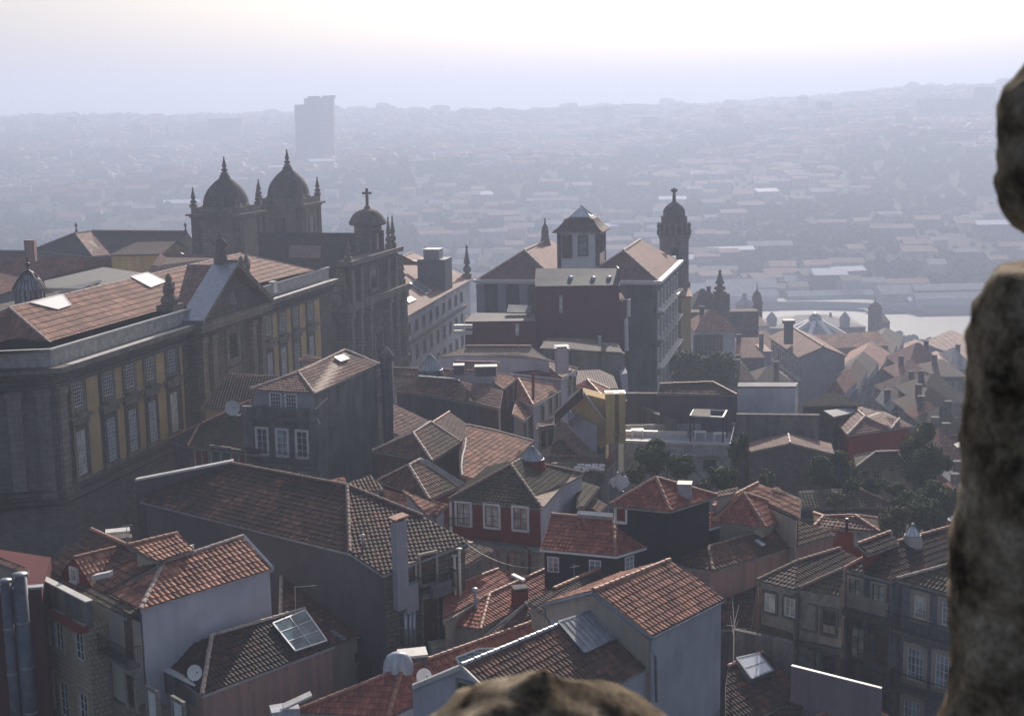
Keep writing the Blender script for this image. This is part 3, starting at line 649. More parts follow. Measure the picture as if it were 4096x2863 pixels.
# ivory pipes with caps right of barn
for x0,y0,y1,l in ((1822,790,345,'shorter ivory vent pipe beside the barn end'),(1860,760,292,'taller ivory vent pipe beside the barn end')):
    d=B.y-1.; c=D('s5',x0,y0,d);tp=D('s5',x0+5,y1,d); t=thing('vent_pipe',l,'vent pipe',c,None); m=MB(); m.tube([c,V3((c.x,c.y,tp.z))],.08,10);
    for z in np.arange(c.z+.7,tp.z-.3,.8): m.lathe(V3((c.x,c.y,z)),[(.08,0),(.1,.02),(.1,.07),(.08,.09)],10)
    m.build('pipe',M['ivory'],t); m=MB(); m.lathe(V3((c.x,c.y,tp.z)),[(.05,0),(.17,.02),(.2,.08),(0,.1)],12); m.build('cap',M['capw'],t)
antenna(('s5',1795,700),('s5',1840,270),B.y-.6,'tilted television antenna at the right corner of the barn',[(('s5',1730,410),('s5',1840,440)),(('s5',1705,475),('s5',1810,425))],'iron',.02)
dish(('s5',1722,395),B.y-.8,.32,'pale satellite dish by the barn corner')
# ---- red roofed house at bottom centre
h=slab('low house with long clean red tile roof along the bottom centre',[('s5',545,1575,19),('s5',1290,1612,19),('s5',1400,1235,'0-1:25')],
   [(0,1,2),],[0,1,2],GZ,'t_red','whitec',ridges=[(1,2),(0,2)],lod=0,ins=.2,c=.25,rl=.42)
W=h.V+[h.V[2],h.V[2]]
g=[W[1],None,None,P('s6',850,915,W[2].z),W[2]]; g[2]=onplane('s6',870,990,W[2],(g[3]-W[2]).cross(W[1]-W[2]).normalized())
r2=roof_part(h.t,[[g[0],g[2],g[3],g[4]]],'t_red',ridges=[(g[4],g[3])],lod=0,name='right_roof',c=.25)
m=MB(); q=[V3((p.x,p.y,min(p.z,19.2)-.15)) for p in (g[0],g[2],g[3],g[4])]; m.prism(q,GZ); m.build('side_wall',M['white'],h.t)
skylight(r2,[('s5',1815,1155),('s5',1990,1085),('s6',525,1135),('s6',235,1245)],[g[0],g[2],g[3],g[4]],'g_blue','capw',3,1)
# wrapped chimney with cap (tarpaulin)
c=D('s5',1370,1240,W[4].y+.2); t=thing('chimney','short chimney wrapped in white plastic, pale slab cap, on the red roof ridge','chimney',c)
m=MB(); 
for i in range(7):
    a0=math.pi*(i/6); 
pr=[]
m.lathe(c-V3((0,0,.4)),[(.85,0),(.84,.5),(.78,.9),(.62,1.2),(.35,1.38),(0,1.42)],14,0,e=(1,.7)); m.build('plastic_wrap',plaster('plastic_wrap_white',(.72,.75,.82),(.25,.28,.34),.8,.35,spec=.6),t)
m=MB(); c2=D('s5',1480,1150,W[4].y+1.2); m.box(c2-V3((0,0,.8)),V3((.75,.15,0)),V3((-.1,.5,0)),1.,0); m.box(c2+V3((0,0,.25)),V3((.78,.18,0)),V3((-.1,.6,0)),.14,1); m.build('masonry',[M['cement'],M['capw']],t)
c=D('s5',470,1545,W[0].y); t=thing('chimney','plastic wrapped chimney with pale sloping slab at the bottom edge','chimney',c)
m=MB(); m.box(c-V3((0,0,1)),V3((.7,.25,0)),V3((-.15,.5,0)),1.1); m.build('plastic_wrap',bpy.data.materials['plastic_wrap_white'],t); m=MB(); m.box(D('s5',570,1490,W[0].y),V3((.7,.35,.2)),V3((-.1,.3,0)),.12); m.build('slab',M['capw'],t)
# ---- big white house right of centre
h=slab('tall white house with bluish blank side wall and gable of red tiles',[('s6',1590,1045,24),('s6',2105,785,24),('s6',1722,512,'0-1:26'),('s6',1185,728,'0-1:26'),('s6',835,815,24),('s6',1500,545,'v4+2-3')],
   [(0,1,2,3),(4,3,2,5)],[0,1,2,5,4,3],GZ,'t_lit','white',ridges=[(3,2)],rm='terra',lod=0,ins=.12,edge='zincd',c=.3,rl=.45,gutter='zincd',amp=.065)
HM11=h; W=h.V
m=MB()
for p,q in ((W[4],W[3]),(W[3],W[0]),(W[1],W[2])): m=MB(); m.box((p+q)/2-V3((0,0,.22)),(q-p)/2,V3((.1,-.12,0)),.24); m.build('verge',M['whitec'],h.roof)
m=MB(); q_=[W[4]+V3((.1,.0,-.2)),W[3]+V3((0,.0,-.2)),W[0]+V3((-.1,.0,-.2))]; nq=V3((-(q_[2]-q_[0]).y,(q_[2]-q_[0]).x,0)).normalized(); nq=-nq if nq.dot(CAM-q_[0])<0 else nq; q_=[p-nq*.02 for p in q_]; m.poly([V3((q_[0].x,q_[0].y,GZ)),V3((q_[2].x,q_[2].y,GZ)),q_[2],q_[1],q_[0]]); m.build('gable_bounce_tint',M['cream2'],h.t)  # warm tone of bounced light put into this gable's colour
c=W[0]-V3((.05,.25,.2)); m=MB(); m.tube([c,c+V3((.0,.0,-.4)),c+V3((.25,.1,-.8)),c+V3((.3,.1,-3.2))],.07,8); m.build('drain_pipe',M['zincd'],h.t)
c=W[4]-V3((-.05,.2,.2)); m=MB(); m.tube([c,c+V3((.0,.0,-.4)),c+V3((.25,.0,-.8)),c+V3((.25,0,-3.2))],.07,8); m.build('drain_pipe',M['zincd'],h.t)
# low lean-to with dark roof & white wall near bottom (behind boulder)
a11,b11,c11=HM11.V[4],HM11.V[0],HM11.V[1]
v2=onwall('s6',1560,1262,a11,b11);v3=onwall('s6',1180,872,a11,b11); n11=(c11-b11).cross(v3-v2).normalized()
h=slab('white house with brown tile roof, timber skylight and white verge by the mossy boulder',[onplane('s6',620,1610,v2,n11),onplane('s6',1000,1575,v2,n11),v2,v3,onplane('s6',255,1255,v2,n11)],
   [(0,1,2,3,4)],[0,1,2,3,4],GZ,'t_old','white',ridges=[(4,3)],rm='zincd',lod=0,ins=.02,c=.27,rl=.42)
W=h.V; HB=h
skylight(h.roof,[('s6',930,955),('s6',1165,880),('s6',1355,1060),('s6',1115,1170)],h.faces[0],'sheet','zincd',7,1,.12,'sheet_skylight')
m=MB(); B=W[4]; C_=W[0]; A=onwall('s5',1480,1370,B,C_); m.poly([V3((A.x,A.y,GZ)),V3((C_.x,C_.y,GZ)),C_,B,A]); m.build('gable_wall',M['white'],h.t)
m=MB(); 
for p,q in ((A,B),(B,C_)): m.box((p+q)/2+V3((0,-.05,-.1)),(q-p)/2,V3((.0,.12,0)),.22)
m.build('verge',M['capw'],h.roof)
a=(C_-A);a.z=0; window(h.t,onwall('s6',295,1450,A,C_)-V3((0,.0,0)),a,.9,1.1,fm='woodg',gm='g_dark',sur='trim',nx=3,ny=2)
dish(('s5',1565,1295),A.y+.8,.42,'round white satellite dish on the white verge near the mossy boulder')
# ---- centre low roofs
h=slab('low red tiled roof with ivory vent pipes below the red fronted house',[('s6',130,950,20.5),('s6',440,760,20.5),('s6',735,610,'0-1:18'),('s6',515,578,'0-1:18'),('s6',125,720,'0-1:18'),],[(0,1,2,3,4)],[0,1,2,3,4],GZ,'t_red','cream',ridges=[(4,3)],lod=1)
h=slab('red tiled hip roof with a dark chimney in the centre courtyard',[('s6',130,955,19.8),('s6',390,1000,19.8),('s6',700,830,'1-3:24'),('s6',1020,660,19.8),('s6',850,578,'1-3:24'),('s6',455,752,'1-3:24')],[(1,2,3,4,5),(0,1,5)],[0,1,2,3,4,5],GZ,'t_red','cream',ridges=[(5,4),(1,5),(0,5)],lod=0)
c=onplane('s6',668,860,h.faces[0][0],newell(h.faces[0])); t=thing('chimney_stack','dark square chimney with pale cap on the courtyard hip roof','chimney',c); m=MB(); tp=D('s6',668,705,c.y); m.box(c-V3((0,0,.5)),V3((.42,.1,0)),V3((-.1,.35,0)),tp.z-c.z+.4); m.build('shaft',M['redp'],t)
m=MB(); m.box(tp,V3((.46,.11,0)),V3((-.11,.4,0)),.1); m.build('cap',M['cement'],t)
c=D('s6',370,985,h.V[5].y-1.5); t=thing('vent_pipe','pale grey vent pipe with rounded cap on a sloping flashing','vent pipe',c); m=MB(); tp=D('s6',350,720,c.y); m.tube([c,tp],[.11,.1],10); m.build('pipe',M['bluegrey'],t); m=MB(); m.lathe(tp-V3((0,0,.05)),[(.1,0),(.22,.03),(.22,.14),(.1,.2),(0,.22)],12); m.build('cap',M['zinc'],t); m=MB(); m.box(c-V3((.1,0,.1)),V3((.3,.1,.1)),V3((-.15,.35,0)),.08); m.build('flashing',M['zinc'],t)
h=slab('narrow old tile roof strip with pale flashings between the red roofs',[('s6',430,1045,19.6),('s6',640,960,19.6),('s6',810,850,'0-1:24'),('s6',640,840,'0-1:24')],[(0,1,2,3)],[0,1,2,3],GZ,'t_old','cream',lod=0)
m=MB(); 
for p,q in (((430,1040,19.8),(700,825,21.8)),((520,1010,19.8),(690,835,21.6))): a=P('s6',*p);b=P('s6',*q); m.box((a+b)/2,(b-a)/2,V3((.09,.09,0)),.1)
m.build('flashing',M['zinc'],h.roof)
h=slab('dark weathered roof edge against the tall white house',[('s6',700,800,'1-2:22'),('s6',850,900,21.3),('s6',1390,560,21.3),('s6',1290,545,'1-2:22'),('s6',905,715,'1-2:22')],[(0,1,2,3,4)],[0,1,2,3,4],GZ,'t_dark','cream',ridges=[(4,3)],lod=0)
antenna(('s6',1300,545),('s6',1388,405),h.V[3].y,'leaning pale pole on the weathered roof edge beside the slate walled house',[],'ivory',.05)
t=thing('roof_beam','pale beam lying on the courtyard roof','beam',P('s6',655,640,22.3)); m=MB(); a=P('s6',615,620,22.6);b=P('s6',697,660,22.6); m.box((a+b)/2,(b-a)/2,V3((.08,.12,0)),.14); m.build('plank',M['capw'],t)
h=slab('dark tile roof with board wall beside the fronted house with red joinery',[('s6',270,560,22.2),('s6',480,435,22.2),('s6',330,395,'0-1:22'),('s6',90,470,'0-1:22')],[(0,1,2,3)],[0,1,2,3],GZ,'t_old','cement',ridges=[(3,2)],lod=1)
for i,(x,y,l) in enumerate(((95,1100,'flat yellow topped box left in the courtyard'),(255,1045,'mossy water tank with two openings in the courtyard'),(315,1040,'small mossy box beside the water tank'))):
    c=P('s6',x,y,18.6); t=thing('roof_box',l,'box',c-V3((0,0,1))); m=MB(); m.box(c-V3((0,0,1)),V3((.5,.15,0)),V3((-.12,.42,0)),1.); m.build('casing',M['conc'],t); m=MB(); m.box(c,V3((.55,.18,0)),V3((-.12,.48,0)),.1); m.build('lid',plain('lichen_lid',(.50,.45,.30),.8) if i==0 else bpy.data.materials['lichen_lid'],t)
# ---- red fronted house with three windows
h=slab('red fronted house with three white framed windows under a mossy roof',[('s1',192,1200,23.6),('s1',937,1270,23.6),('s1',690,925,'0-1:24'),('s1',1100,1085,23.6),('s1',1215,1085,23.6),('s1',1272,992,23.6),('s1',1000,930,'z2'),('s1',760,885,'z2'),('s1',500,930,23.8),('s1',215,1150,23.6)],
   [(0,1,2),(1,3,5,7,2),(0,2,7,8)],[0,1,3,5,7,8],GZ,'t_moss','white',ridges=[(1,2),(0,2),(2,7),(7,5)],rm='terrad',lod=0,ins=.15,c=.25,rl=.33)
W=h.V; A=W[0]+V3((.15,.15,0));B=W[1]+V3((-.05,.15,0)); a=(B-A).normalized(); nn=V3((a.y,-a.x,0)); nn=-nn if nn.dot(CAM-A)<0 else nn
m=MB(); m.box(V3((*((A+B)/2).xy,20.9))+nn*.03,(B-A)/2-a*.05,nn*.06,2.6); m.build('red_front',M['redp'],h.t)
m=MB(); m.box(V3((*A.xy,20.9))+nn*.1,a*.1,nn*.05,2.6); m.build('quoin',M['woodw'],h.t)
for x,y in ((312,1310),(540,1330),(768,1350)):
    window(h.t,onwall('s1',x,y,A+nn*.1,B+nn*.1),a,1.0,1.5,fm='woodr',gm='g_cur',sur='woodw',nx=2,ny=2,sw=.15)
rail(h.t,onwall('s1',170,1395,A,B)+nn*.5,onwall('s1',370,1400,A,B)+nn*.5,.6,name='railing')
P0=P('s1',130,1440,20.6)
m=MB(); c=V3((*((A+B)/2).xy,19.2))+nn*.45; m.box(c,(B-A)/2+a*.2,nn*.5,1.45,0); m.box(c+V3((0,0,1.45)),(B-A)/2+a*.35,nn*.62,.18,1); m.box(c+V3((0,0,-.3)),(B-A)/2+a*.45,nn*.7,.3,1); m.build('cornice',[M['cream2'],M['trim']],h.t)
m=MB(); m.box(V3((*((A+B)/2).xy,GZ))+nn*.45,(B-A)/2+a*.1,nn*.45,18.9-GZ); m.build('lower_front',M['cream2'],h.t)
A4=A+nn*.9;B4=B+nn*.9
for x,y in ((465,505),(635,525)): window(h.t,onwall('s6',x,y,A4,B4),a,1.0,1.5,fm='woodr',gm='g_cur',sur='trim',nx=2,ny=3,sw=.12)
m=MB(); c=onwall('s6',740,530,A4,B4)+nn*.1; m.tube([c+V3((-.3,0,1.2)),c+V3((0,0,.9)),c-V3((0,0,3))],.09,8); m.build('drain_pipe',M['redp'],h.t)
# cupola skylight
c=D('s1',880,900,W[2].y+3.); t=h.t
def cupola(par,c,r,hd,hg,nb=16,name='cupola',glass='g_pale',finial=.4,drum='redp',e=1.):
    m=MB(); m.lathe(c-V3((0,0,hd)),[(r*1.3,-.6),(r*1.25,0),(r*1.03,hd)],20); o=m.build(name,M[drum],par)
    m=MB(); m.lathe(c,[(r,0),(r*.72,hg*.38),(r*.38,hg*.72),(r*.12,hg*.97),(0,hg)],nb,smooth=False); m.build('glazing',M[glass],o)
    m=MB()
    for k in range(nb):
        a=2*math.pi*k/nb; pr=[(r*1.01,0),(r*.74,hg*.38),(r*.40,hg*.72),(r*.13,hg*.98)]
        m.tube([c+V3((x*math.cos(a),x*math.sin(a),z+.02)) for x,z in pr],.035*e,4)
    m.tube([c+V3((r*1.03*math.cos(k*math.pi/12),r*1.03*math.sin(k*math.pi/12),0)) for k in range(25)],.06*e,5)
    m.tube([c+V3((0,0,hg)),c+V3((0,0,hg+finial))],.03*e,5); m.lathe(c+V3((0,0,hg-.02)),[(.12,0),(.14,.1),(0,.16)],8); m.build('ribs',M['zincd'],o); return o
cupola(t,D('s1',862,872,W[7].y+.5),.8,.75,.85,18,e=.6,finial=.35)
h=slab('brown tiled lean-to roof behind the white side wall of the red fronted house',[('s1',1215,1265,'1-2:20'),('s1',1270,1262,22.0),('s1',1400,1100,22.0),('s1',1235,1050,'1-2:20'),('s1',1215,1085,'1-2:20')],[(0,1,2,3,4)],[0,1,2,3,4],GZ,'t_moss','redp',lod=1)
slab('small lower tile roof behind the brown lean-to',[('s1',1285,1255,'1-2:20'),('s1',1400,1310,21),('s1',1460,1240,21),('s1',1340,1180,'1-2:20')],[(0,1,2,3)],[0,1,2,3],GZ,'t_old','redp',lod=1)
# ---- slate walled house with clean red roofs
h=slab('slate walled house with clean red hip roof and small white windows',[('s6',812,432,22.6),('s6',1345,482,22.6),('s2',1050,1178,22.6),('s2',330,1112,'z4'),('s6',1325,228,'0-1:24'),('s6',890,192,'0-1:24'),('s2',905,1100,'1-2-4')],
   [(0,1,4,5),(1,2,6,3,4)],[0,1,2,6,3,4,5],GZ,'t_red','slate',ridges=[(5,4),(1,4),(4,3)],lod=0,ins=.2,edge='woodw',c=.25,rl=.36)
W=h.V; HS=h
wins(h,0,[('s6',903,538),('s6',1197,562)],.78,1.02,fm='woodw',gm='g_sky',sur=None,nx=2,ny=3)
wins(h,1,[('s6',1435,535),('s6',1700,455),('s2',535,1425),('s2',700,1372)],.78,1.02,fm='woodw',gm='g_sky',sur=None,nx=2,ny=3)
sk=MB(); 
skylight(h.roof,[('s6',1075,205),('s6',1320,225),('s6',1322,206),('s6',1085,188)],[p+V3((0,0,.05)) for p in h.faces[0]],'g_bright','capw',3,1,.25)
def roofbox(h,fi,x,y,w=.45,fr='s6',mat='sheet'):
    c=onplane(fr,x,y,h.faces[fi][0],newell(h.faces[fi])); m=MB(); m.box(c-V3((0,0,.3)),V3((w,-.1,0)),V3((.1,w,0)),1.); m.box(c+V3((0,0,.7)),V3((w*1.15,-.1,0)),V3((.1,w*1.15,0)),.08,1); m.build('roof_lantern',[M['zincd'],M['g_sky']],h.roof)
roofbox(h,1,1530,275)
h=house('square slate hung upper block with pyramid of clean red tiles',('s2',78,1045),('s2',562,1092),('s2',450,828),('s2',450,828),25.2,None,18,'t_red','slate',S1=('s2',940,970),lod=0,c=.25,rl=.36)
wins(h,0,[('s2',170,1110)],.7,1.1,fm='woodw',gm='redp',sur='woodw',nx=1,ny=1,sw=.08)
c=onplane('s2',680,960,h.faces[2][0],newell(h.faces[2])); roofbox(h,2,680,955,.4,'s2')
# ---- hip roofs to the right of it
h=house('pyramid roof of bright red tiles right of the slate hung block',('s2',905,1180),('s2',1330,1225),('s2',1150,950),('s2',1150,950),22.8,None,12,'t_red','cream',S1=('s2',1590,1095),lod=0,c=.27)
slab('pale sunlit gable roof behind the bright red pyramid roof',[('s2',905,1060,23.6),('s2',905,985,'0-6:24'),('s2',1270,868,'6-5:24'),('s2',1400,920,'6-5:24'),('s2',1615,995,'6-5:24'),('s2',1605,1150,23.6),('s2',1250,985,23.6)],[(0,6,2,1),(6,5,4,3,2)],[0,6,5,4,3,2,1],GZ,'t_lit','cream',ridges=[(0,2)],lod=1)
slab('narrow pale roof strip left of the sunlit gable roof',[('s2',910,990,24.4),('s2',1060,960,24.4),('s2',1105,900,'0-1:20'),('s2',920,945,'0-1:20')],[(0,1,2,3)],[0,1,2,3],GZ,'t_pale','cream',lod=1)
slab('small pale roof peak behind the sunlit gable roof',[('s2',1375,915,24.2),('s2',1600,985,24.2),('s2',1470,930,'0-1:22'),('s2',1425,895,'0-1:22')],[(0,1,2,3)],[0,1,2,3],GZ,'t_pale','cream',lod=1)
# ---- long roof with pink wall
h=slab('long dark tile roof above a dusky pink wall with one skylight',[('s2',905,1570,21.4),('s2',1905,1275,21.4),('s2',1560,1165,'0-1:22'),('s2',870,1385,'0-1:22'),('s2',560,1480,'5-0-3'),('s2',690,1540,21.4)],
   [(0,1,2,3),(5,0,3,4)],[0,1,2,3,4,5],GZ,'t_old','pink',ridges=[(3,2),(0,3)],rm='terrad',lod=0,ins=.15,c=.27)
skylight(h.roof,[('s2',1240,1340),('s2',1262,1330),('s2',1318,1370),('s2',1295,1382)],h.faces[0],'g_bright','zinc',1,1)
h=house('small hipped house with ribbed tiles and thin flue',('s2',1720,1215),('s3',840,1262),('s3',390,1138),('s3',640,1130),21.5,None,12,'t_old','redp',S1=('s3',820,1155),lod=1)
wins(h,0,[('s3',705,1310)],1.,1.,fm='woodw',gm='g_sky',sur='trim',nx=1,ny=1)
m=MB(); c=P('s3',575,1250,22.2); tp=D('s3',578,1148,c.y); m.tube([c,tp],.1,8); m.build('flue',M['iron'],h.t)
# ---- right hand row of dark fronts
h=slab('dark house with two sash windows and mossy lower sill, left in the right hand row',[('s7',405,655,22),('s7',665,722,22),('s7',1110,500,22),('s7',690,520,'1-2:24'),('s7',985,430,'1-2:24'),('s7',1140,490,'1-2:24')],
   [(0,1,3),(1,2,4,3)],[0,1,2,4,3],GZ,'t_dark','trim',ridges=[(3,4),(0,3)],rm='terrad',lod=0,ins=.15,c=.27)
wins(h,0,[('s7',497,805),('s7',637,838)],.78,1.15,fm='woodw',gm='g_cur',sur='trimd',nx=2,ny=2)
A,B=h.w[0],h.w[1];a=(B-A).normalized();nn=V3((a.y,-a.x,0));nn=-nn if nn.dot(CAM-A)<0 else nn
m=MB(); c=onwall('s7',520,985,A,B); q=[V3((A.x,A.y,19.3)),V3((B.x,B.y,19.3))]; m.poly([q[0]+nn*1.3-V3((0,0,.8)),q[1]+nn*1.3-V3((0,0,.8)),q[1],q[0]]); m.poly([q[0]+nn*1.3-V3((0,0,2.6)),q[1]+nn*1.3-V3((0,0,2.6)),q[1]+nn*1.3-V3((0,0,.8)),q[0]+nn*1.3-V3((0,0,.8))]); m.build('mossy_apron',M['t_moss'],h.t)
m=MB(); c=A+nn*.1; m.tube([c+V3((-.1,0,-.1)),c-V3((0,0,3.2)),c-V3((.6,.3,4))],.06,8); m.build('drain_pipe',M['cement'],h.t)
h=slab('narrow house with mossy sunlit roof wedge and two tall dark casements',[('s7',690,715,21.9),('s7',985,765,21.9),('s7',1005,575,'0-1:24')],[(0,1,2)],[0,1,2],GZ,'t_moss','trim',ridges=[(0,2)],rm='terrad',lod=0,ins=.05,c=.27)
A=P('s7',690,728,21.7);B=P('s7',990,790,21.7); hh=House(); hh.t=h.t; hh.w=[A,B,B+V3((1,4,0)),A+V3((1,4,0))]
m=MB(); m.prism(hh.w,GZ); m.build('front',M['trim'],h.t)
wins(hh,0,[('s7',770,905,dict(gm='g_dark')),('s7',912,940)],.85,1.5,fm='woodb',gm='g_dark',sur='trimd',nx=2,ny=4)
wins(hh,0,[('s7',760,1195,dict(gm='g_sky')),('s7',910,1240)],.82,1.15,fm='woodb',gm='g_dark',sur='trimd',nx=2,ny=3)
a=(B-A).normalized();nn=V3((a.y,-a.x,0));nn=-nn if nn.dot(CAM-A)<0 else nn
m=MB(); c=(onwall('s7',700,1080,A,B)+onwall('s7',985,1150,A,B))/2; m.box(c,(B-A)/2+a*.1,nn*.4,.2); m.build('cornice',M['trimd'],h.t); m=MB(); m.box(c+V3((0,0,.25)),(B-A)/2,nn*.06,1.2); m.build('sill_panel',M['cream'],h.t)
h=slab('tall dark house with broad blackened roof and two boarded attic windows',[('s7',1015,572,22.4),('s7',1345,655,22.4),('s7',1830,480,22.4),('s7',1850,255,'1-2:25'),('s7',1330,400,'1-2:25')],
   [(0,1,4),(1,2,3,4)],[0,1,2,3,4],GZ,'t_dark','cement',ridges=[(4,3),(0,4)],rm='terra',lod=0,ins=.1,c=.27)
HR=h
wins(h,0,[('s7',1095,705),('s7',1260,745)],.8,1.15,fm='woodb',gm='g_cur',sur='cream',nx=2,ny=2)
A,B=h.w[0],h.w[1];a=(B-A).normalized();nn=V3((a.y,-a.x,0));nn=-nn if nn.dot(CAM-A)<0 else nn
m=MB(); c=(onwall('s7',1000,860,A,B)+onwall('s7',1340,945,A,B))/2; m.box(c-V3((0,0,.1)),(B-A)/2+a*.15,nn*.5,.25,0); m.box(c+V3((0,0,.3)),(B-A)/2,nn*.08,.9,1); m.build('cornice',[M['trimd'],M['cream']],h.t)
for x,y,g in ((1115,1090,'g_cur'),(1275,1130,'woodb')): window(h.t,onwall('s7',x,y,A,B)+nn*.02,a,.95,1.95,fm='woodb',gm=g,sur='trimd',nx=2,ny=3)
balcony(h.t,A,B,onwall('s7',1010,1300,A,B),onwall('s7',1350,1385,A,B),.6,1.)
window(h.t,onwall('s7',1290,1470,A,B),a,1.0,1.6,fm='woodb',sur='trimd')
m=MB(); c=A+nn*.1; m.tube([c-V3((0,0,.1)),c-V3((0,0,12))],.06,8); c=B+nn*.1+a*.1; m.tube([c-V3((0,0,.1)),c-V3((0,0,12))],.06,8); m.build('drain_pipe',M['cement'],h.t)
h=slab('azulejo fronted house with mossy sunlit eaves beside the stone pillar',[('s7',1385,645,22.4),('s7',1950,800,22.4),('s7',2100,470,'0-1:25'),('s7',1850,520,'0-1:25')],[(0,1,2,3)],[0,1,2,3],GZ,'t_moss','cement',ridges=[(0,3)],rm='ridgel',lod=0,ins=.2,c=.27)
azul=stone('azulejo_blue',(.22,.24,.30),(.16,.17,.22),(.30,.28,.26),.3,.3,.4)
A,B=h.w[0],h.w[1];a=(B-A).normalized();nn=V3((a.y,-a.x,0));nn=-nn if nn.dot(CAM-A)<0 else nn
m=MB(); m.box(V3((*((A+B)/2).xy,GZ))+nn*.05,(B-A)/2-a*.02,nn*.05,14.1); m.build('azulejo_front',azul,h.t)
for x,y,w,g in ((1560,835,.8,'g_cur'),(1755,885,.8,'g_sky'),(1525,1240,1.1,'g_sky'),(1725,1290,1.1,'g_sky'),(1500,1600,1.1,'g_sky')): window(h.t,onwall('s7',x,y,A,B)+nn*.1,a,w,1.4 if y<1000 else 2.,fm='woodw',gm=g,sur='cream',nx=4 if w>1. else 3,ny=4,sw=.25,arch=True)
balcony(h.t,A,B,onwall('s7',1345,960,A,B),onwall('s7',1830,1090,A,B),.6,1.)
balcony(h.t,A,B,onwall('s7',1375,1370,A,B),onwall('s7',1830,1480,A,B),.6,1.)
slab('dark roof end with red gable behind the blackened roofs',[('s7',1180,470,23.6),('s7',1400,390,23.6),('s7',1340,315,'0-1:22'),('s7',1110,400,'0-1:22')],[(0,1,2,3)],[0,1,2,3],GZ,'t_dark','redp',ridges=[(3,2)],lod=1)
t=HR.t; cupola(t,D('s3',1105,1282,HR.V[4].y+.8),.46,.25,.62,8,e=.5,glass='g_bright',finial=.2,drum='whitec')
cupola(t,D('s3',1470,1160,HR.V[3].y),.6,.6,.35,10,e=.5,glass='g_bright',finial=.1,drum='redp')
# ---- bottom right small roofs
h=slab('low dark red roof with grey domed skylight at the bottom right',[('s7',180,1700,'1-2:24'),('s7',430,1600,17.4),('s7',740,1455,17.4),('s7',440,1160,'1-2:24'),('s7',200,1260,'1-2:24'),('s7',180,1400,'1-2:24')],[(0,1,2,3,4,5)],[0,1,2,3,4,5],GZ,'t_dark','whitec',ridges=[(4,3)],lod=0,c=.26)
skylight(h.roof,[('s7',245,1225),('s7',400,1190),('s7',500,1310),('s7',350,1370)],h.faces[0],'g_bright','zincd',1,2,.3)
h=slab('dark red roof below the white capped parapet at bottom right',[('s7',680,1420,'1-2:22'),('s7',780,1600,16.6),('s7',1250,1540,16.6),('s7',1200,1490,'1-2:22'),('s7',760,1320,'1-2:22')],[(0,1,2,3,4)],[0,1,2,3,4],GZ,'t_dark','whitec',ridges=[(0,4)],lod=0)
slab('small bright red hip roof at the bottom right edge',[('s7',780,1640,17),('s7',1360,1640,17),('s7',1120,1515,'0-1:24'),('s7',1010,1505,'0-1:24')],[(0,1,2,3)],[0,1,2,3],GZ,'t_red','white',ridges=[(0,3),(3,2),(2,1)],lod=0)
slab('low roof with pinkish end wall at bottom right',[('s7',420,1640,17),('s7',700,1640,17),('s7',745,1462,'0-1:20'),('s7',735,1455,'0-1:20')],[(0,1,2,3)],[0,1,2,3],GZ,'t_dark','pink',lod=0)
A=P('s7',645,1252,19.6);B=P('s7',1278,1412,19.2); t=thing('parapet_wall','pale parapet wall with bright white capping at bottom right','wall',V3((A.x,A.y,15))); a=(B-A).normalized(); nn=V3((a.y,-a.x,0))
m=MB(); m.prism([A+nn*.1,B+nn*.1,B-nn*.1,A-nn*.1],14); m.build('masonry',M['pinkw'],t); m=MB(); m.box((A+B)/2,(B-A)/2,nn*.11,.06); m.build('capping',M['capw'],t)
A=P('s7',255,1010,19.6);B=P('s7',655,1095,19.6); t=thing('parapet_wall','stained old courtyard wall below the two sash windows','wall',V3((A.x,A.y,14))); m=MB(); m.prism([A,B,B+V3((0,.3,0)),A+V3((0,.3,0))],13); m.build('masonry',M['cement'],t); m=MB(); m.box((A+B)/2+V3((0,.15,0)),(B-A)/2,V3((0,.22,0)),.08); m.build('capping',M['cement'],t)
slab('shadowed roof between the tall white house and the right hand row',[('s7',100,1000,18.6),('s7',360,980,18.6),('s7',400,690,'0-1:22'),('s7',150,800,'0-1:22')],[(0,1,2,3)],[0,1,2,3],GZ,'t_dark','cement',lod=0)
# bare sapling
c=P('s7',240,1290,18); t=thing('bare_tree','leafless young tree beside the tall white house','tree',c); m=MB(); dd=c.y
m.tube([D('s7',245,1550,dd),D('s7',235,1250,dd),D('s7',240,960,dd)],[.05,.04,.03],6); m.build('trunk',M['ivory'],t); m=MB()
for p,q in (((240,960),(228,775)),((240,965),(275,820)),((238,1050),(215,900)),((238,1000),(268,935)),((240,970),(185,965)),((240,1000),(275,990))): m.tube([D('s7',*p,dd),D('s7',*q,dd+random.uniform(-.4,.4))],[.025,.012],5)
m.build('branch',M['ivory'],t)
# ================================================================== MID HOUSES
h=house('tall grey rendered house with curved tile roof and white arched balcony windows',('r6',715,545),('r6',1240,318),('r6',592,382),('r6',962,202),26,None,11,'t_pale','cement',S0=('r6',203,515),rm='ridgel',lod=1,c=.3,ins=.25)
G=h; f0,f1,b1,b0=h.ring; 
skylight(h.roof,[('r6',875,265),('r6',945,247),('r6',992,275),('r6',925,298)],h.faces[0],'g_bright','capw',1,1,.1)
A,B=h.w[3],h.w[0]; a=(B-A).normalized(); nn=V3((a.y,-a.x,0)); nn=-nn if nn.dot(CAM-A)<0 else nn
m=MB(); m.box(V3((*((A+B)/2).xy,22.9))+nn*.03,(B-A)/2,nn*.04,2.9); m.build('attic_front',M['bluegrey'],h.t)
for x,y in ((410,605),(535,615)): window(h.t,onwall('r6',x,y,A,B)+nn*.05,a,1.05,1.4,fm='woodw',gm='g_dark',sur='woodw',nx=4,ny=4,sw=.1)
A5=A+nn*1.1-a*.8;B5=B+nn*1.1+a*.5
zt=onwall('r6',450,760,A5,B5).z
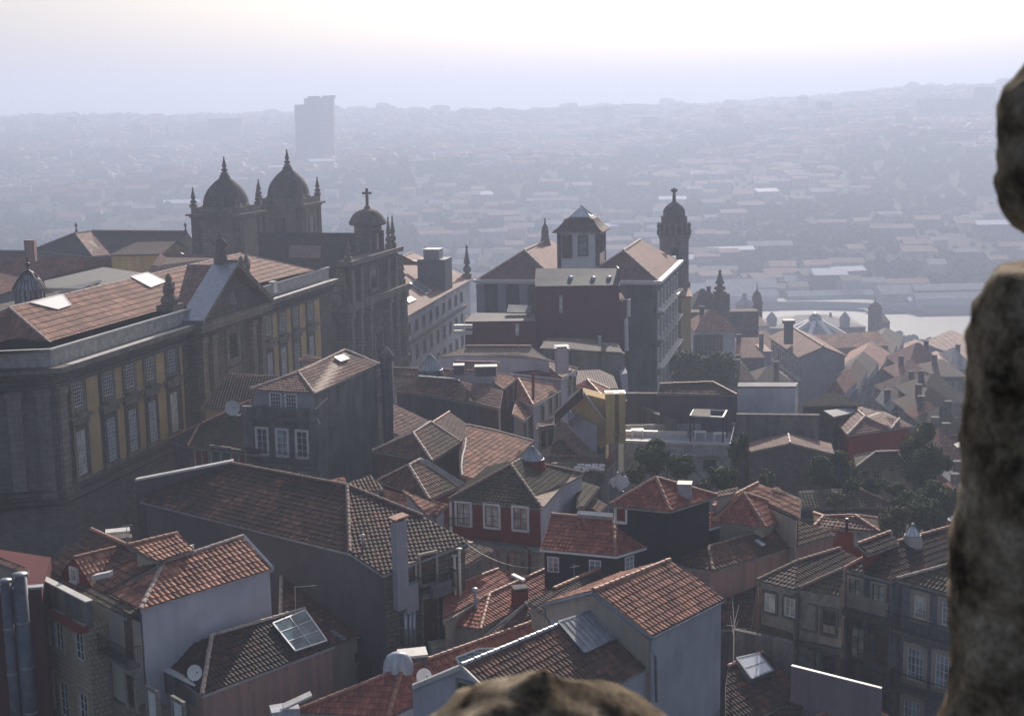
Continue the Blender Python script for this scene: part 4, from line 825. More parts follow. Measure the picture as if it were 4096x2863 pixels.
m=MB(); m.prism([V3((A5.x,A5.y,zt)),V3((B5.x,B5.y,zt)),V3((B5.x,B5.y,zt))-nn*5,V3((A5.x,A5.y,zt))-nn*5],11); m.build('lower_front',M['cement'],h.t)
m=MB(); m.box(V3((*((A5+B5)/2).xy,zt))+nn*.1,(B5-A5)/2+a*.2,nn*.5,.25,0); m.box(V3((*((A5+B5)/2).xy,zt+.25))-nn*.3,(B5-A5)/2,nn*.3,.75,1); m.build('cornice',[M['trimd'],M['cement']],h.t)
for x,y in ((302,930),(463,942),(622,955)):
    window(h.t,onwall('r6',x,y,A5,B5)+nn*.02,a,1.05,2.35,fm='woodw',gm='g_sky' if x==463 else 'g_dark',sur='woodw',nx=2,ny=4,sw=.14)
balcony(h.t,A5,B5,onwall('r6',215,1085,A5,B5),onwall('r6',745,1110,A5,B5),.7,1.1)
for x,y in ((480,1225),(640,1235)): window(h.t,onwall('r6',x,y,A5,B5)+nn*.02,a,1.1,1.2,fm='woodw',gm='g_dark',sur='trim',nx=3,ny=3)
# blank party wall steps forward to the lower front
c=P('r6',1318,925,20); d=f1.y; c=D('r6',1318,925,d); tp=D('r6',1295,280,d); t=thing('flue','tall round cement flue with domed cap at the back of the grey rendered house','chimney',c); m=MB(); m.tube([c-V3((0,0,1)),tp],[.55,.62],12); m.build('shaft',M['cement'],t); m=MB(); m.lathe(tp,[(.62,0),(.75,.05),(.75,.5),(.5,.8),(.2,1.2),(0,1.3)],12); m.build('cap',M['cement'],t)
m=MB(); m.tube([D('r6',1345,915,d),D('r6',1410,870,d)],.3,10); m.build('elbow',M['ivory'],t)
for (x0,y0,x1,y1) in ((710,690,820,585),(700,700,765,795)):
    a0=D('r6',x0,y0,f0.y-.3);a1=D('r6',x1,y1,f0.y-.3); m=MB(); m.tube([a0,a1],.06,5); m.build('stay_rod',M['capw'],h.t)
# M2 group left of it
h=slab('dark hip roofed shop house with red and green joinery left of the grey rendered house',[('r5',1505,572,20.5),('r5',2080,640,20.5),('r6',200,610,'0-1:25'),('r5',1600,400,'0-1:25'),('r5',1345,522,20.5)],[(0,1,2,3),(4,0,3)],[0,1,2,3,4],9,'t_dark','rubble',ridges=[(3,2),(0,3),(4,3)],lod=1)
wins(h,0,[('r5',1625,690,dict(gm='redp',fm='woodw')),('r5',1775,675,dict(gm='woodg',w=2.2)),('r5',1920,700,dict(gm='redp'))],1.6,2.2,fm='woodw',sur='trim',nx=2,ny=1)
h=slab('dark roof with small ochre wall under the long yellow panelled building',[('r5',1615,265,23),('r6',230,660,23),('r6',430,405,'0-1:24'),('r6',30,385,'0-1:24')],[(0,1,2,3)],[0,1,2,3],9,'t_dark','yellow',lod=1)
dish(('r6',55,665),h.V[0].y-2,.75,'pale round satellite dish on the dark roof by the ochre wall')
slab('small tile roof top peeking above the grey rendered house roof',[('r6',590,285,25.6),('r6',840,300,25.6),('r6',760,262,'0-1:22'),('r6',640,235,'0-1:22')],[(0,1,2,3)],[0,1,2,3],12,'t_pale','white',lod=1)
# cluster right of the flue: central roofs
h=slab('long ribbed roof with glazed rotunda behind the flue',[('r6',1258,468,22.4),('r6',1560,440,'0-3:22'),('s1',290,270,'0-3:22'),('s1',620,315,22.4),('s1',445,172,'0-3:22'),('s1',140,160,'0-3:22'),('r6',1255,345,'0-3:22')],[(0,1,2,3,4,5,6)],[0,1,2,3,4,5,6],11,'t_pale','white',ridges=[(6,5),(5,4),(3,4)],rm='terrad',lod=1,c=.32)
cupola(h.t,D('r6',1650,355,h.V[5].y-1.5),1.2,.7,1.5,18,glass='g_pale',drum='cement',finial=.8)
h2=slab('sunlit tile slope with red gable wall and two small dark windows',[('s1',445,172,'2-3:22'),('s1',620,315,'2-3:22'),('s1',640,312,22.4),('s1',760,215,22.4),('s1',700,205,'2-3:22')],[(0,1,2,3,4)],[0,1,2,3,4],11,'t_lit','redp',ridges=[(0,4)],rm='ridgel',lod=1)
slab('tile roof with two skylight boxes behind the rotunda roof',[('s1',195,160,24),('s1',560,178,24),('s1',600,105,'0-1:22'),('s1',240,95,'0-1:22')],[(0,1,2,3)],[0,1,2,3],11,'t_pale','white',ridges=[(3,2),(1,2)],lod=1,c=.4)
for x,y,w in ((272,145,.5),(488,155,1.)):
    c=P('s1',x,y,25.2); t=thing('roof_box','%s box shaped roof light on the ribbed roof behind the rotunda'%('small' if w<.9 else 'wide'),'roof light',c-V3((0,0,.5))); m=MB(); m.box(c-V3((0,0,.6)),V3((w,0,0)),V3((0,.5,0)),.9); m.build('casing',M['sheetd'],t); m=MB(); m.box(c+V3((0,0,.3)),V3((w*1.1,0,0)),V3((0,.6,0)),.1); m.build('lid',M['capw'],t)
h=slab('dark dormered house with weathered board wall in the middle cluster',[('r6',1345,520,23),('s1',440,430,23),('s1',285,255,'0-1:26'),('s1',265,240,'0-1:26'),('r6',1555,418,'0-1:26')],[(0,1,2,3,4)],[0,1,2,3,4],11,'t_old','sheetd',ridges=[(4,3)],rm='zinc',lod=1,ins=.2)
slab('sunlit right slope with white flashing above dark glazed gallery',[('s1',375,420,23),('s1',600,475,23),('s1',625,325,'0-1:20'),('s1',270,248,'0-1:20')],[(0,1,2,3)],[0,1,2,3],11,'t_pale','woodb',ridges=[(0,3)],rm='ridgel',lod=1,c=.3)
wins(h2,2,[('s1',655,385),('s1',700,355)],.5,1.6,fm='woodw',gm='g_dark',sur='trim',nx=1,ny=2)
h=slab('white street house with tile roof and tall dark windows, upper of the stepped pair',[('s1',870,445,21.4),('s1',1090,320,21.4),('s1',1050,290,'0-1:22'),('s1',750,232,'0-1:22'),('s1',735,385,21.4)],[(0,1,2,3),(4,0,3)],[0,1,2,3,4],10,'t_lit','white',ridges=[(0,3),(3,2)],lod=1,c=.32,ins=.15,edge='woodw')
wins(h,0,[('s1',1003,450),('s1',1050,410),('s1',940,510)],.6,1.6,fm='woodb',gm='g_dark',sur='trim',nx=2,ny=3)
h=slab('white street house with tile roof and tall dark windows, lower of the stepped pair',[('s1',790,565,20.4),('s1',935,450,20.4),('s1',735,392,'0-1:22'),('s1',700,510,'0-1:22')],[(0,1,2,3)],[0,1,2,3],10,'t_lit','white',lod=1,c=.32,ins=.15,edge='woodw')
wins(h,0,[('s1',795,645),('s1',838,605),('s1',880,560),('s1',885,650)],.6,1.5,fm='woodb',gm='g_dark',sur='trim',nx=2,ny=3)
h=slab('hipped tile roof house with white side wall and paired windows',[('s1',250,135,22.4),('s1',1100,228,22.4),('s1',1225,155,22.4),('s1',905,62,'0-1:24'),('s1',300,42,'0-1:24')],[(0,1,3,4),(1,2,3)],[0,1,2,3,4],10,'t_old','white',ridges=[(4,3),(1,3),(2,3)],rm='terrad',lod=2,c=.35,edge='woodw')
wins(h,1,[('s1',1155,300),('s1',1195,270),('s1',1160,220) ],.6,1.4,fm='woodb',gm='g_dark',sur='trim',nx=2,ny=2)
chimney(h.roof,P('s1',1098,110,24),1.2,.9,1.6,'white','capw')
slab('green mossy roof rising behind the hipped tile roof',[('s1',100,50,24),('s1',320,40,'0-3:18'),('s1',905,60,'0-3:18'),('s1',1010,85,24),('s1',850,-28,'0-3:18'),('s1',330,-30,'0-3:18')],[(0,1,2,3,4,5)],[0,1,2,3,4,5],10,'t_moss','white',ridges=[(5,4)],lod=2)
antenna(('s1',868,400),('s1',868,185),125,'tall red and white roof mast with ball on top in the middle cluster',[],'redp',.12)
# roofs in the middle: foreground of flue
h=house('pair of brown tile slopes with a dark shaded gable right of the flue',('r6',1660,1090),('r6',1895,945),('r6',1510,870),('r6',1650,780),22.2,None,10,'t_old','woodb',S0=('r6',1185,1010),rm='ridgel',lod=1)
slab('long sunlit tile slope beside the tall flue',[('r6',1350,870,'1-2:22'),('r6',1420,890,22.2),('r6',1650,780,22.2),('r6',1350,635,'1-2:22')],[(0,1,2,3)],[0,1,2,3],10,'t_pale','white',lod=1)
slab('brown tile roof with ridge below the dark board wall',[('r6',1890,940,21.8),('r6',1660,790,'0-3:22'),('r6',1800,700,'0-3:22'),('r6',1945,800,21.8)],[(0,1,2,3)],[0,1,2,3],10,'t_old','woodb',ridges=[(1,2)],lod=1)
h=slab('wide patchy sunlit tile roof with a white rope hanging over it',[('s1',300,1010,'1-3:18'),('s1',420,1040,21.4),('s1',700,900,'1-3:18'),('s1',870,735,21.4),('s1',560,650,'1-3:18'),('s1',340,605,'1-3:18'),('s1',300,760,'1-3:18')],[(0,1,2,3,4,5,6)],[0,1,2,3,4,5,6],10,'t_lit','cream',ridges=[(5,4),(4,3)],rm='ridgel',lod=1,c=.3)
n=newell(h.faces[0]); m=MB(); q=[onplane('s1',x,y,h.faces[0][0]+n*.15,n) for x,y in ((330,705),(318,790),(300,850),(292,930),(298,1000))]; m.tube(q,.07,5); t=tag(m.build('cable',M['capw']),'pale cable hanging down the wide patchy tile roof','cable')
h=house('hip roof with long zinc valley in front of the patchy tile roof',('r6',1640,1400),('r6',1870,1300),('r6',1475,1130),('r6',1570,1080),22.6,None,10,'t_old','redp',S0=('r6',1230,1250),rm='ridgel',lod=1)
m=MB(); a0=P('r6',1590,1090,25.2);a1=P('r6',1900,1280,23); m.box((a0+a1)/2,(a1-a0)/2,V3((.25,.1,0)),.1); m.build('valley_flashing',M['zinc'],h.roof)
slab('red tile lean-to between the zinc valley and the red fronted house',[('s1',-80,930,'1-2:20'),('s1',130,1100,22),('s1',290,1085,22),('s1',120,950,'1-2:20')],[(0,1,2,3)],[0,1,2,3],10,'t_red','redp',lod=1)
slab('glossy sunlit tile roof between the barn and the zinc valley',[('r6',1290,1405,22),('r6',1700,1530,22),('r6',1790,1440,'0-1:20'),('r6',1270,1320,'0-1:20')],[(0,1,2,3)],[0,1,2,3],10,'t_lit','white',lod=0,c=.28)
slab('tile roof with little white wall at the left of the red front',[('s1',20,1330,22.2),('s1',150,1255,22.2),('s1',-30,1190,'0-1:20'),('s1',-180,1120,'0-1:20')],[(0,1,2,3)],[0,1,2,3],10,'t_lit','white',lod=0)
slab('tiny dark gable roof behind the barn ridge',[('r6',970,1275,'3-2:22'),('r6',1170,1205,'3-2:22'),('r6',1280,1320,23.8),('r6',1120,1340,23.8)],[(0,1,2,3)],[0,1,2,3],10,'t_old','terra' if 0 else 'cream',lod=1)
slab('small rust brown roof corner right behind the barn ridge',[('r6',850,1245,24.4),('r6',955,1220,'0-2:15'),('r6',975,1265,24.4),('r6',880,1262,'0-2:15')],[(0,1,2,3)],[0,1,2,3],10,'t_red','cream',lod=1)
# ---- ochre gabled house
A=P('s1',1230,400,21);B=P('s1',1555,690,20)
h=slab('ochre house with pointed red hip roof and flat white chimney block',[('s1',1230,330,23.2),('s1',1450,400,23.2),('s1',1480,318,23.2),('s1',1300,238,'0-1:26'),('s1',1215,285,'0-1:20')],[(0,1,3,4),(1,2,3)],[0,1,2,3,4],9,'t_red','yellow',ridges=[(3,2),(1,3)],rm='terra',lod=1,ins=.1)
dY=h.V[1].y
def wallpoly(name,pts,d,mat,th=.4,par=None,label=None,cat=None):
    q=[D(*p,d) for p in pts]; m=MB(); m.poly(q); m.poly([p+V3((0,th,0)) for p in q][::-1])
    for i in range(len(q)): a=q[i];b=q[(i+1)%len(q)]; m.poly([a,b,b+V3((0,th,0)),a+V3((0,th,0))])
    return m.build(name,M[mat],par)
wallpoly('front_gable',[('s1',1170,480),('s1',1275,350),('s1',1450,395),('s1',1600,395),('s1',1600,740),('s1',1540,700),('s1',1400,800),('s1',1380,600),('s1',1200,560)],dY-1,'yellow',3.,h.t)
m=MB(); 
for x0,x1 in ((1450,1520),(1555,1600)):
    c=D('s1',(x0+x1)/2,740,dY-1.6); w=(D('s1',x1,740,dY-1.6)-D('s1',x0,740,dY-1.6)).length/2; tz=D('s1',1500,345,dY-1.6).z; m.box(c,V3((w,0,0)),V3((0,.5,0)),tz-c.z)
m.box(D('s1',1535,740,dY-1.),V3((.86,0,0)),V3((0,.3,0)),D('s1',1500,350,dY-1.).z-D('s1',1535,740,dY-1.).z); m.build('chimney_block',M['yellow2'],h.t)
c=D('s1',1525,345,dY-1); m=MB(); m.box(c,V3((.95,0,0)),V3((0,.75,0)),.12); m.build('flat_cap',M['woodw'],h.t)
m=MB(); a0=D('s1',1275,350,dY-1.3);a1=D('s1',1540,695,dY-1.3); m.box((a0+a1)/2,(a1-a0)/2,V3((0,.35,0)),.25); m.build('gable_verge',M['zinc'],h.t)
m=MB(); a0=D('s1',1265,310,dY-1.5);a1=D('s1',1040,520,dY-1.5); m.box((a0+a1)/2-V3((0,0,.8)),(a1-a0)/2,V3((0,.4,0)),1.); m.build('left_slope',M['t_dark'],h.t)
h=slab('dark slate roofed outhouse slope before the ochre house',[('s1',930,830,18.4),('s1',1380,850,18.4),('s1',1440,830,18.4),('s1',1060,540,'0-1:30'),('s1',1020,760,'0-1:30')],[(0,1,2,3,4)],[0,1,2,3,4],8,'t_dark','cement',ridges=[(2,3)],rm='trimd',lod=1)
h=slab('white washed back house with dark openings left of the dark outhouse',[('s1',890,640,20),('s1',1030,620,20),('s1',1040,540,'0-1:15'),('s1',900,590,'0-1:15')],[(0,1,2,3)],[0,1,2,3],8,'t_old','white',lod=2)
wins(h,0,[('s1',950,700),('s1',1000,690)],.7,2.,fm='woodb',gm='g_dark',sur='trim',nx=1,ny=2)
t=thing('roof_terrace','small roof terrace with blue grey awning, behind the dark outhouse','terrace',P('s1',1300,700,17)); wallpoly('back_wall',[('s1',1150,480),('s1',1260,560),('s1',1380,600),('s1',1380,850),('s1',1150,620)],dY-1.6,'bluegrey',.3,t)
wallpoly('awning',[('s1',1150,590),('s1',1255,515),('s1',1262,545),('s1',1175,620)],dY-2.2,'tank',.6,t)
# cluttered terrace with white fragments
h=slab('flat mossy roof terrace with wire fence and scattered white rubble',[('s1',1010,905,18.6),('s1',1450,975,18.6),('s1',1535,880,18.6),('s1',1230,860,18.8)],[(0,1,2,3)],[0,1,2,3],9,'t_moss','cement',lod=3)
c=P('s1',1330,950,18.8); t=thing('rubble_pile','bright white scattered rubble on the mossy flat terrace','rubble',c); m=MB()
for i in range(26):
    q=P('s1',random.uniform(1225,1430),random.uniform(930,968),18.75); s=random.uniform(.12,.32); m.box(q,V3((s,random.uniform(-.1,.1),0)),V3((0,s*.7,0)),s*.8)
m.build('fragment',M['woodw'],t)
t=thing('terrace_fence','thin fence along the flat mossy terrace','fence',P('s1',1010,905,18.8)); a0=P('s1',1010,905,18.7);a1=P('s1',1450,975,18.7);a2=P('s1',1535,880,18.7); m=MB()
for p,q in ((a0,a1),(a1,a2)):
    for k in range(9): r=p.lerp(q,k/8); m.tube([r,r+V3((0,0,1.1))],.03,4)
    m.tube([p+V3((0,0,1.1)),q+V3((0,0,1.1))],.03,4)
m.build('posts',M['redp'],t)
t=thing('sheet_canopy','crumpled white sheet canopy over the dark yard','canopy',P('s1',1560,1060,16)); fp=[P('s1',1470,1070,17.4),P('s1',1545,975,18.4),P('s1',1655,1040,17.8),P('s1',1590,1130,17.0)]; m=MB()
def bil(u,v): return fp[0].lerp(fp[3],u).lerp(fp[1].lerp(fp[2],u),v)
for i in range(6):
    for j in range(6):
        f=lambda a,b: bil(a/6,b/6)+V3((0,0,.18*math.sin(a*2.3+b)+.1*math.sin(b*3.1)))
        m.poly([f(i,j),f(i+1,j),f(i+1,j+1),f(i,j+1)])
m.build('sheet',M['capw'],t); m=MB(); 
for p in fp: m.tube([p,V3((p.x,p.y,12))],.06,5)
m.build('post',M['zincd'],t)
# ---- terrace with pergola
zT=18.2
a0=P('s2',190,540,zT);a1=P('s2',1050,565,zT); a2=P('s2',1075,452,zT);a3=P('s2',200,480,zT)
t=thing('terrace_house','flat roofed concrete terrace house with white deck and pergola','house',V3((a0.x,a0.y,9)))
m=MB(); m.prism([V3((p.x,p.y,zT)) for p in (a0,a1,a2,a3)],8,0,mt=1); m.build('body',[M['conc'],M['white']],t)
m=MB()
for p,q,hh,w in ((a0,a1,.25,.12),(a1,a2,.55,.12),(P('s2',195,482,zT),P('s2',700,492,zT),.5,.25)): m.box((p+q)/2,(q-p)/2,V3((.02,w,0)),hh)
m.build('parapet',M['capw'],t)
q0=P('s2',195,480,zT+.4);q1=P('s2',1090,410,zT)
m=MB(); b0=D('s2',190,480,a3.y+1);b1=D('s2',1090,500,a3.y+1); tz=D('s2',600,395,a3.y+1).z; m.prism([V3((b0.x,b0.y,tz)),V3((b1.x,b1.y,tz)),V3((b1.x,b1.y+.3,tz)),V3((b0.x,b0.y+.3,tz))],15); m.build('back_wall',M['conc'],t)
A=a0;B=a1
for x,y,w,hh in ((880,720,1.3,1.15),(650,700,1.4,.9)): window(t,onwall('s2',x,y,A,B)+V3((0,-.02,0)),(B-A).normalized(),w,hh,fm='tank',gm='g_dark',sur='conc',nx=1,ny=1)
m=MB(); c=(onwall('s2',560,630,A,B)+onwall('s2',1000,640,A,B))/2; m.box(c-V3((0,.4,0)),V3((5.5,0,0)),V3((0,.5,0)),.15); m.build('canopy_slab',M['conc'],t)
pg=[P('s2',725,545,zT),P('s2',985,560,zT),P('s2',1015,500,zT),P('s2',755,490,zT)]; tz=zT+2.7
pt_=thing('pergola','dark framed pergola with reed roof and pale rails on the white deck','pergola',pg[0]); m=MB()
for p in pg: m.tube([p,V3((p.x,p.y,tz))],.08,4)
m.build('post',M['iron'],pt_); m=MB(); tp=[V3((p.x,p.y,tz)) for p in pg]
for i in range(4): p,q=tp[i],tp[(i+1)%4]; m.tube([p,q],.1,4)
m.build('rail',M['capw'],pt_); m=MB()
k0,k1=tp[0].lerp(tp[1],.0),tp[0].lerp(tp[1],.62); k3,k2=tp[3],tp[3].lerp(tp[2],.5)
for i in range(26):
    p=k0.lerp(k1,i/26);q=k3.lerp(k2,i/26); p2=k0.lerp(k1,(i+.8)/26);q2=k3.lerp(k2,(i+.8)/26); m.poly([p+V3((0,0,.1)),p2+V3((0,0,.1)),q2+V3((0,0,.1)),q+V3((0,0,.1))])
m.build('reed_mat',M['t_moss'],pt_)
for i,(x,y,l) in enumerate(((300,475,'white box on the deck at its left end'),(803,492,'white table top under the pergola'),(958,505,'white table right of the pergola post'))):
    c=P('s2',x,y+25,zT); tt=thing('table',l,'table',c); m=MB(); m.box(c+V3((0,0,.75)),V3((.6,0,0)),V3((0,.4,0)),.08); m.build('tabletop',M['woodw'],tt); m=MB(); 
    for sx in (-.5,.5): m.box(c+V3((sx,0,0)),V3((.04,0,0)),V3((0,.3,0)),.75)
    m.build('leg',M['woodw'],tt)
def foliage(name,c,rad,n,seed=1,size=.35,mats=None,lumps=7,parent=None,sq=.8):
    """crown of leaf clumps: small bent leaves spread through uneven lobes"""
    rng=random.Random(seed); m=MB(); lobes=[]; n=int(n*1.7)
    for i in range(lumps):
        a=rng.uniform(0,6.283); r=rng.uniform(.15,.75); lobes.append((c+V3((math.cos(a)*rad*r,math.sin(a)*rad*r,rng.uniform(-.35,.6)*rad*sq)),rad*rng.uniform(.22,.5)))
    for i in range(n):
        lc,lr=lobes[i%lumps]; d=V3((rng.gauss(0,1),rng.gauss(0,1),rng.gauss(0,1))).normalized(); p=lc+V3((d.x,d.y,d.z*sq))*lr*rng.uniform(.6,1.2)
        s=size*rng.uniform(.6,1.4); x=V3((rng.gauss(0,1),rng.gauss(0,1),rng.gauss(0,.6))).normalized(); y=x.cross(d+V3((.01,.3,.2))).normalized()
        m.poly([p-x*s*.5,p-y*s*.32,p+x*s*.6,p+y*s*.35])
    return m.build(name,mats or M['leaf'],parent)
def tree(label,px,rad,z=None,d=None,base=None,n=2600,seed=1,name='tree',cat='tree',mat='leaf',size=.25,lumps=9,group=None,sq=.9):
    c=P(*px,z) if z is not None else D(*px,d); bz=base if base is not None else c.z-rad*2
    t=thing(name,label,cat,V3((c.x,c.y,bz)),group); m=MB(); m.tube([V3((c.x,c.y,bz)),V3((c.x+.2,c.y,(bz+c.z)/2)),c],[rad*.11,rad*.08,rad*.04],7)
    rng=random.Random(seed)
    for i in range(5):
        a=rng.uniform(0,6.28); m.tube([V3((c.x+.2,c.y,(bz+c.z)/2)),c+V3((math.cos(a)*rad*.6,math.sin(a)*rad*.6,rng.uniform(-.1,.5)*rad))],[rad*.05,rad*.02],5)
    m.build('trunk',M['bark'],t); foliage('crown',c,rad,n,seed,size,M[mat],lumps,t,sq); return t
tree('dark leafy tree in the yard in front of the concrete terrace house',('s2',460,665),1.8,d=115,base=8,seed=3,n=3600,size=.2)
tree('broad shadowy bush below the terrace house windows',('s2',630,760),1.4,d=112,base=8,seed=4,n=2600,size=.2)
tree('low scrubby bush beside the sheet canopy',('s2',290,800),.9,d=111,base=10,seed=5,n=1200,mat='leaf2',name='bush',cat='bush',size=.18)
tree('small bush above the slate hung block roof',('s2',830,895),.75,d=105,base=11,seed=6,n=900,mat='leaf2',name='bush',cat='bush',size=.16)
tree('dense ivy covered tree at the side of the terrace house',('s2',1130,590),1.2,d=121,base=9,seed=7,n=2000,size=.2,sq=1.5)
tree('rounded large evergreen in the right hand gardens',('s3',470,790),2.5,d=123,base=6,seed=8,n=6500,lumps=12,size=.22)
tree('tall slender tree beside the oxblood saw roofed house',('s3',1160,570),1.9,d=125,base=5,seed=9,n=4200,mat='leaf2',lumps=11,sq=1.45,size=.22)
tree('tall tree behind the small cream cottage',('s3',1220,760),2.2,d=121,base=5,seed=10,n=4500,lumps=11,sq=1.2,size=.22)
tree('low bush in front of the small cream cottage',('s3',810,900),1.1,d=119,base=7,seed=11,n=1600,name='bush',cat='bush',size=.18)
tree('dense round tree at the end of the mossy garden roof',('s3',1130,1090),2.3,d=107,base=6,seed=12,n=4800,lumps=11,size=.2)
tree('dark tree by the right pillar below the red rooftops',('s3',1310,1010),2.0,d=111,base=6,seed=13,n=3600,size=.2)
tree('bush in the garden right of the small hipped house',('s3',960,1180),1.5,d=103,base=8,seed=14,n=2200,mat='leaf2',name='bush',cat='bush',size=.18)
tree('small shrub between the cottage and the mossy roof',('s3',970,930),1.0,d=117,base=8,seed=15,n=1300,name='bush',cat='bush',size=.18)
tree('shrub along the dark garden wall',('s3',620,900),.9,d=118,base=9,seed=16,n=900,mat='leaf2',name='bush',cat='bush',size=.18)
tree('straggling shrub over the coping of the mossy garden roof',('s3',520,1010),.9,d=112,base=9,seed=17,n=900,mat='leaf2',name='bush',cat='bush',size=.16)
tree('dark bush beneath the low broad gable roof',('s2',1330,880),1.3,d=114,base=8,seed=18,n=1500,name='bush',cat='bush',size=.2)
tree('dark shrub filling the yard behind the pyramid roofs',('s2',1000,850),1.5,d=109,base=8,seed=19,n=1900,name='bush',cat='bush',size=.2)
# low walls round the gardens
def wallrun(label,p,q,zt,zb,mat='cement',cap='cement',th=.25,cat='wall'):
    A=P(*p,zt);B=P(*q,zt); t=thing('garden_wall',label,cat,V3((A.x,A.y,zb))); a=(B-A).normalized(); n=V3((a.y,-a.x,0)); m=MB(); m.prism([A+n*th,B+n*th,B-n*th,A-n*th],zb); m.build('masonry',M[mat],t); m=MB(); m.box((A+B)/2,(B-A)/2,n*(th+.08),.12); m.build('coping',M[cap],t); return A,B
wallrun('curving pale coped wall below the terrace house',('s2',690,742),('s2',1430,818),13.6,7,'rubble')
wallrun('pale coped yard wall right of the terrace house',('s2',1085,705),('s2',1340,705),14.2,9,'conc')
wallrun('short side wall closing the little yard right of the terrace',('s2',1340,705),('s2',1382,808),14.2,9,'conc')
wallrun('long grey rendered wall behind the white deck',('s2',215,150),('s2',1100,155),21,8,'grey')
wallrun('diagonal stair wall with pale coping above the deck',('s2',205,205),('s2',600,370),19.6,9,'sheetd','cement')
wallrun('high weathered retaining wall below the white blank building',('s2',1095,318),('s2',1760,325),19.9,7,'cement')
# houses right mid
h=slab('low broad gable roof with lichen and bright tiles over a dark stone gable',[('s2',1175,625,17.6),('s2',1525,548,'w0-2'),('s2',1880,635,17.6),('s2',1820,530,'v2+4-1'),('s2',1510,470,'z1'),('s2',1195,485,'v0+4-1')],[(0,1,4,5),(1,2,3,4)],[0,1,2,3,4,5],6,'t_pale','rubble',ridges=[(1,4)],rm='ridgel',lod=2,ins=.3)
h=slab('low lichen roofed garden building with dark slot window',[('s3',215,1065,16.6),('s3',860,1055,16.6),('s3',975,1045,16.6),('s3',645,905,'0-1:22'),('s3',190,930,'0-1:22')],[(0,1,2,3,4)],[0,1,2,3,4],8,'t_moss','rubble',ridges=[(3,2)],rm='terra',lod=1)
A,B=h.w[0],h.w[1]; window(h.t,onwall('s3',330,1115,A,B),(B-A).normalized(),3.6,.7,fm='tank',gm='g_dark',sur='cement',nx=1,ny=1,sw=.2)
h=house('small cream cottage with brown hip roof among the trees',('s3',650,742),('s3',1085,755),('s3',805,622),('s3',985,615),17.9,-26,7,'t_moss','cream',rm='ridgel',lod=2)
wins(h,0,[('s3',725,800),('s3',815,795)],.55,.75,fm='trim',gm='g_dark',sur='trim',nx=2,ny=2)
h=slab('oxblood walled house with saw shaped sunlit tile roofs',[('s3',578,482,18.5),('s3',930,435,18.5),('s3',1110,405,18.5),('s3',870,285,'z6'),('s3',635,262,'z6'),('s3',470,345,18.5),('s3',720,335,'0-1:25'),('s3',1000,350,'1-2:25')],[(5,0,6,4),(0,1,6),(4,6,1,3),(1,2,7,3)],[0,1,2,3,4,5],5,'f_pale','redp',ridges=[(4,6),(0,6),(6,1),(1,7)],rm='ridgel',lod=2,edge='trim')
slab('low dark red hip roof behind the white blank building',[('s3',200,245,20),('s3',700,240,20),('s3',480,130,'0-1:24')],[(0,1,2)],[0,1,2],6,'f_dark','rubble',lod=3)
slab('grey slate roof left of the saw shaped roofs',[('s3',390,285,'1-2:14'),('s3',470,335,19.4),('s3',760,275,19.4),('s3',600,262,'1-2:14')],[(0,1,2,3)],[0,1,2,3],6,'sheet','rubble',lod=3)
h=slab('white blank rendered building with flat top behind the retaining wall',[('s2',1105,92,21.9),('s2',1570,92,21.9),('s2',1590,60,21.9),('s2',1110,60,21.9)],[(0,1,2,3)],[0,1,2,3],8,'sheetf','whiteb',lod=3,ins=.02)
h=slab('hip roof of old tiles above the long grey wall',[('s2',455,150,22),('s2',1095,160,22),('s2',905,60,'0-1:22'),('s2',480,75,'0-1:22')],[(0,1,2,3)],[0,1,2,3],8,'f_old','grey',ridges=[(1,2),(3,2)],rm='terra',lod=2)
tree('dark mass of trees under the white side wall with arches',('r4',110,1125),3.6,d=215,base=0,seed=20,n=3500,size=.42,lumps=12)
tree('second dark tree of the pair under the white side wall',('r4',350,1135),3.6,d=212,base=0,seed=21,n=3500,size=.42,lumps=12)
# ================================================================== LONG GRANITE BUILDING (yellow panels)
FA=P('o',150,812,30);FB=P('o',740,625,30); e=(FB-FA).normalized(); LF=(FB-FA).length; n=V3((e.y,-e.x,0))
def L(s,o,z): return V3((FA.x,FA.y,0))+e*s+n*o+V3((0,0,z))
def fs(fr,x,y,off=0): 
    q=onwall(fr,x,y,FA+n*off,FB+n*off); return (q-FA).dot(e),q.z
T=thing('stone_building','long dark granite building with ochre wall panels, pediment and red tile roof','building',L(0,0,3))
o0=V3((FA.x,FA.y,0))
def fbox(mb,s0,s1,y0,y1,z0,z1,m=0): mb.box(L((s0+s1)/2,(y0+y1)/2,z0),e*((s1-s0)/2),n*((y1-y0)/2),z1-z0,m)
m=MB(); S0=-2.2
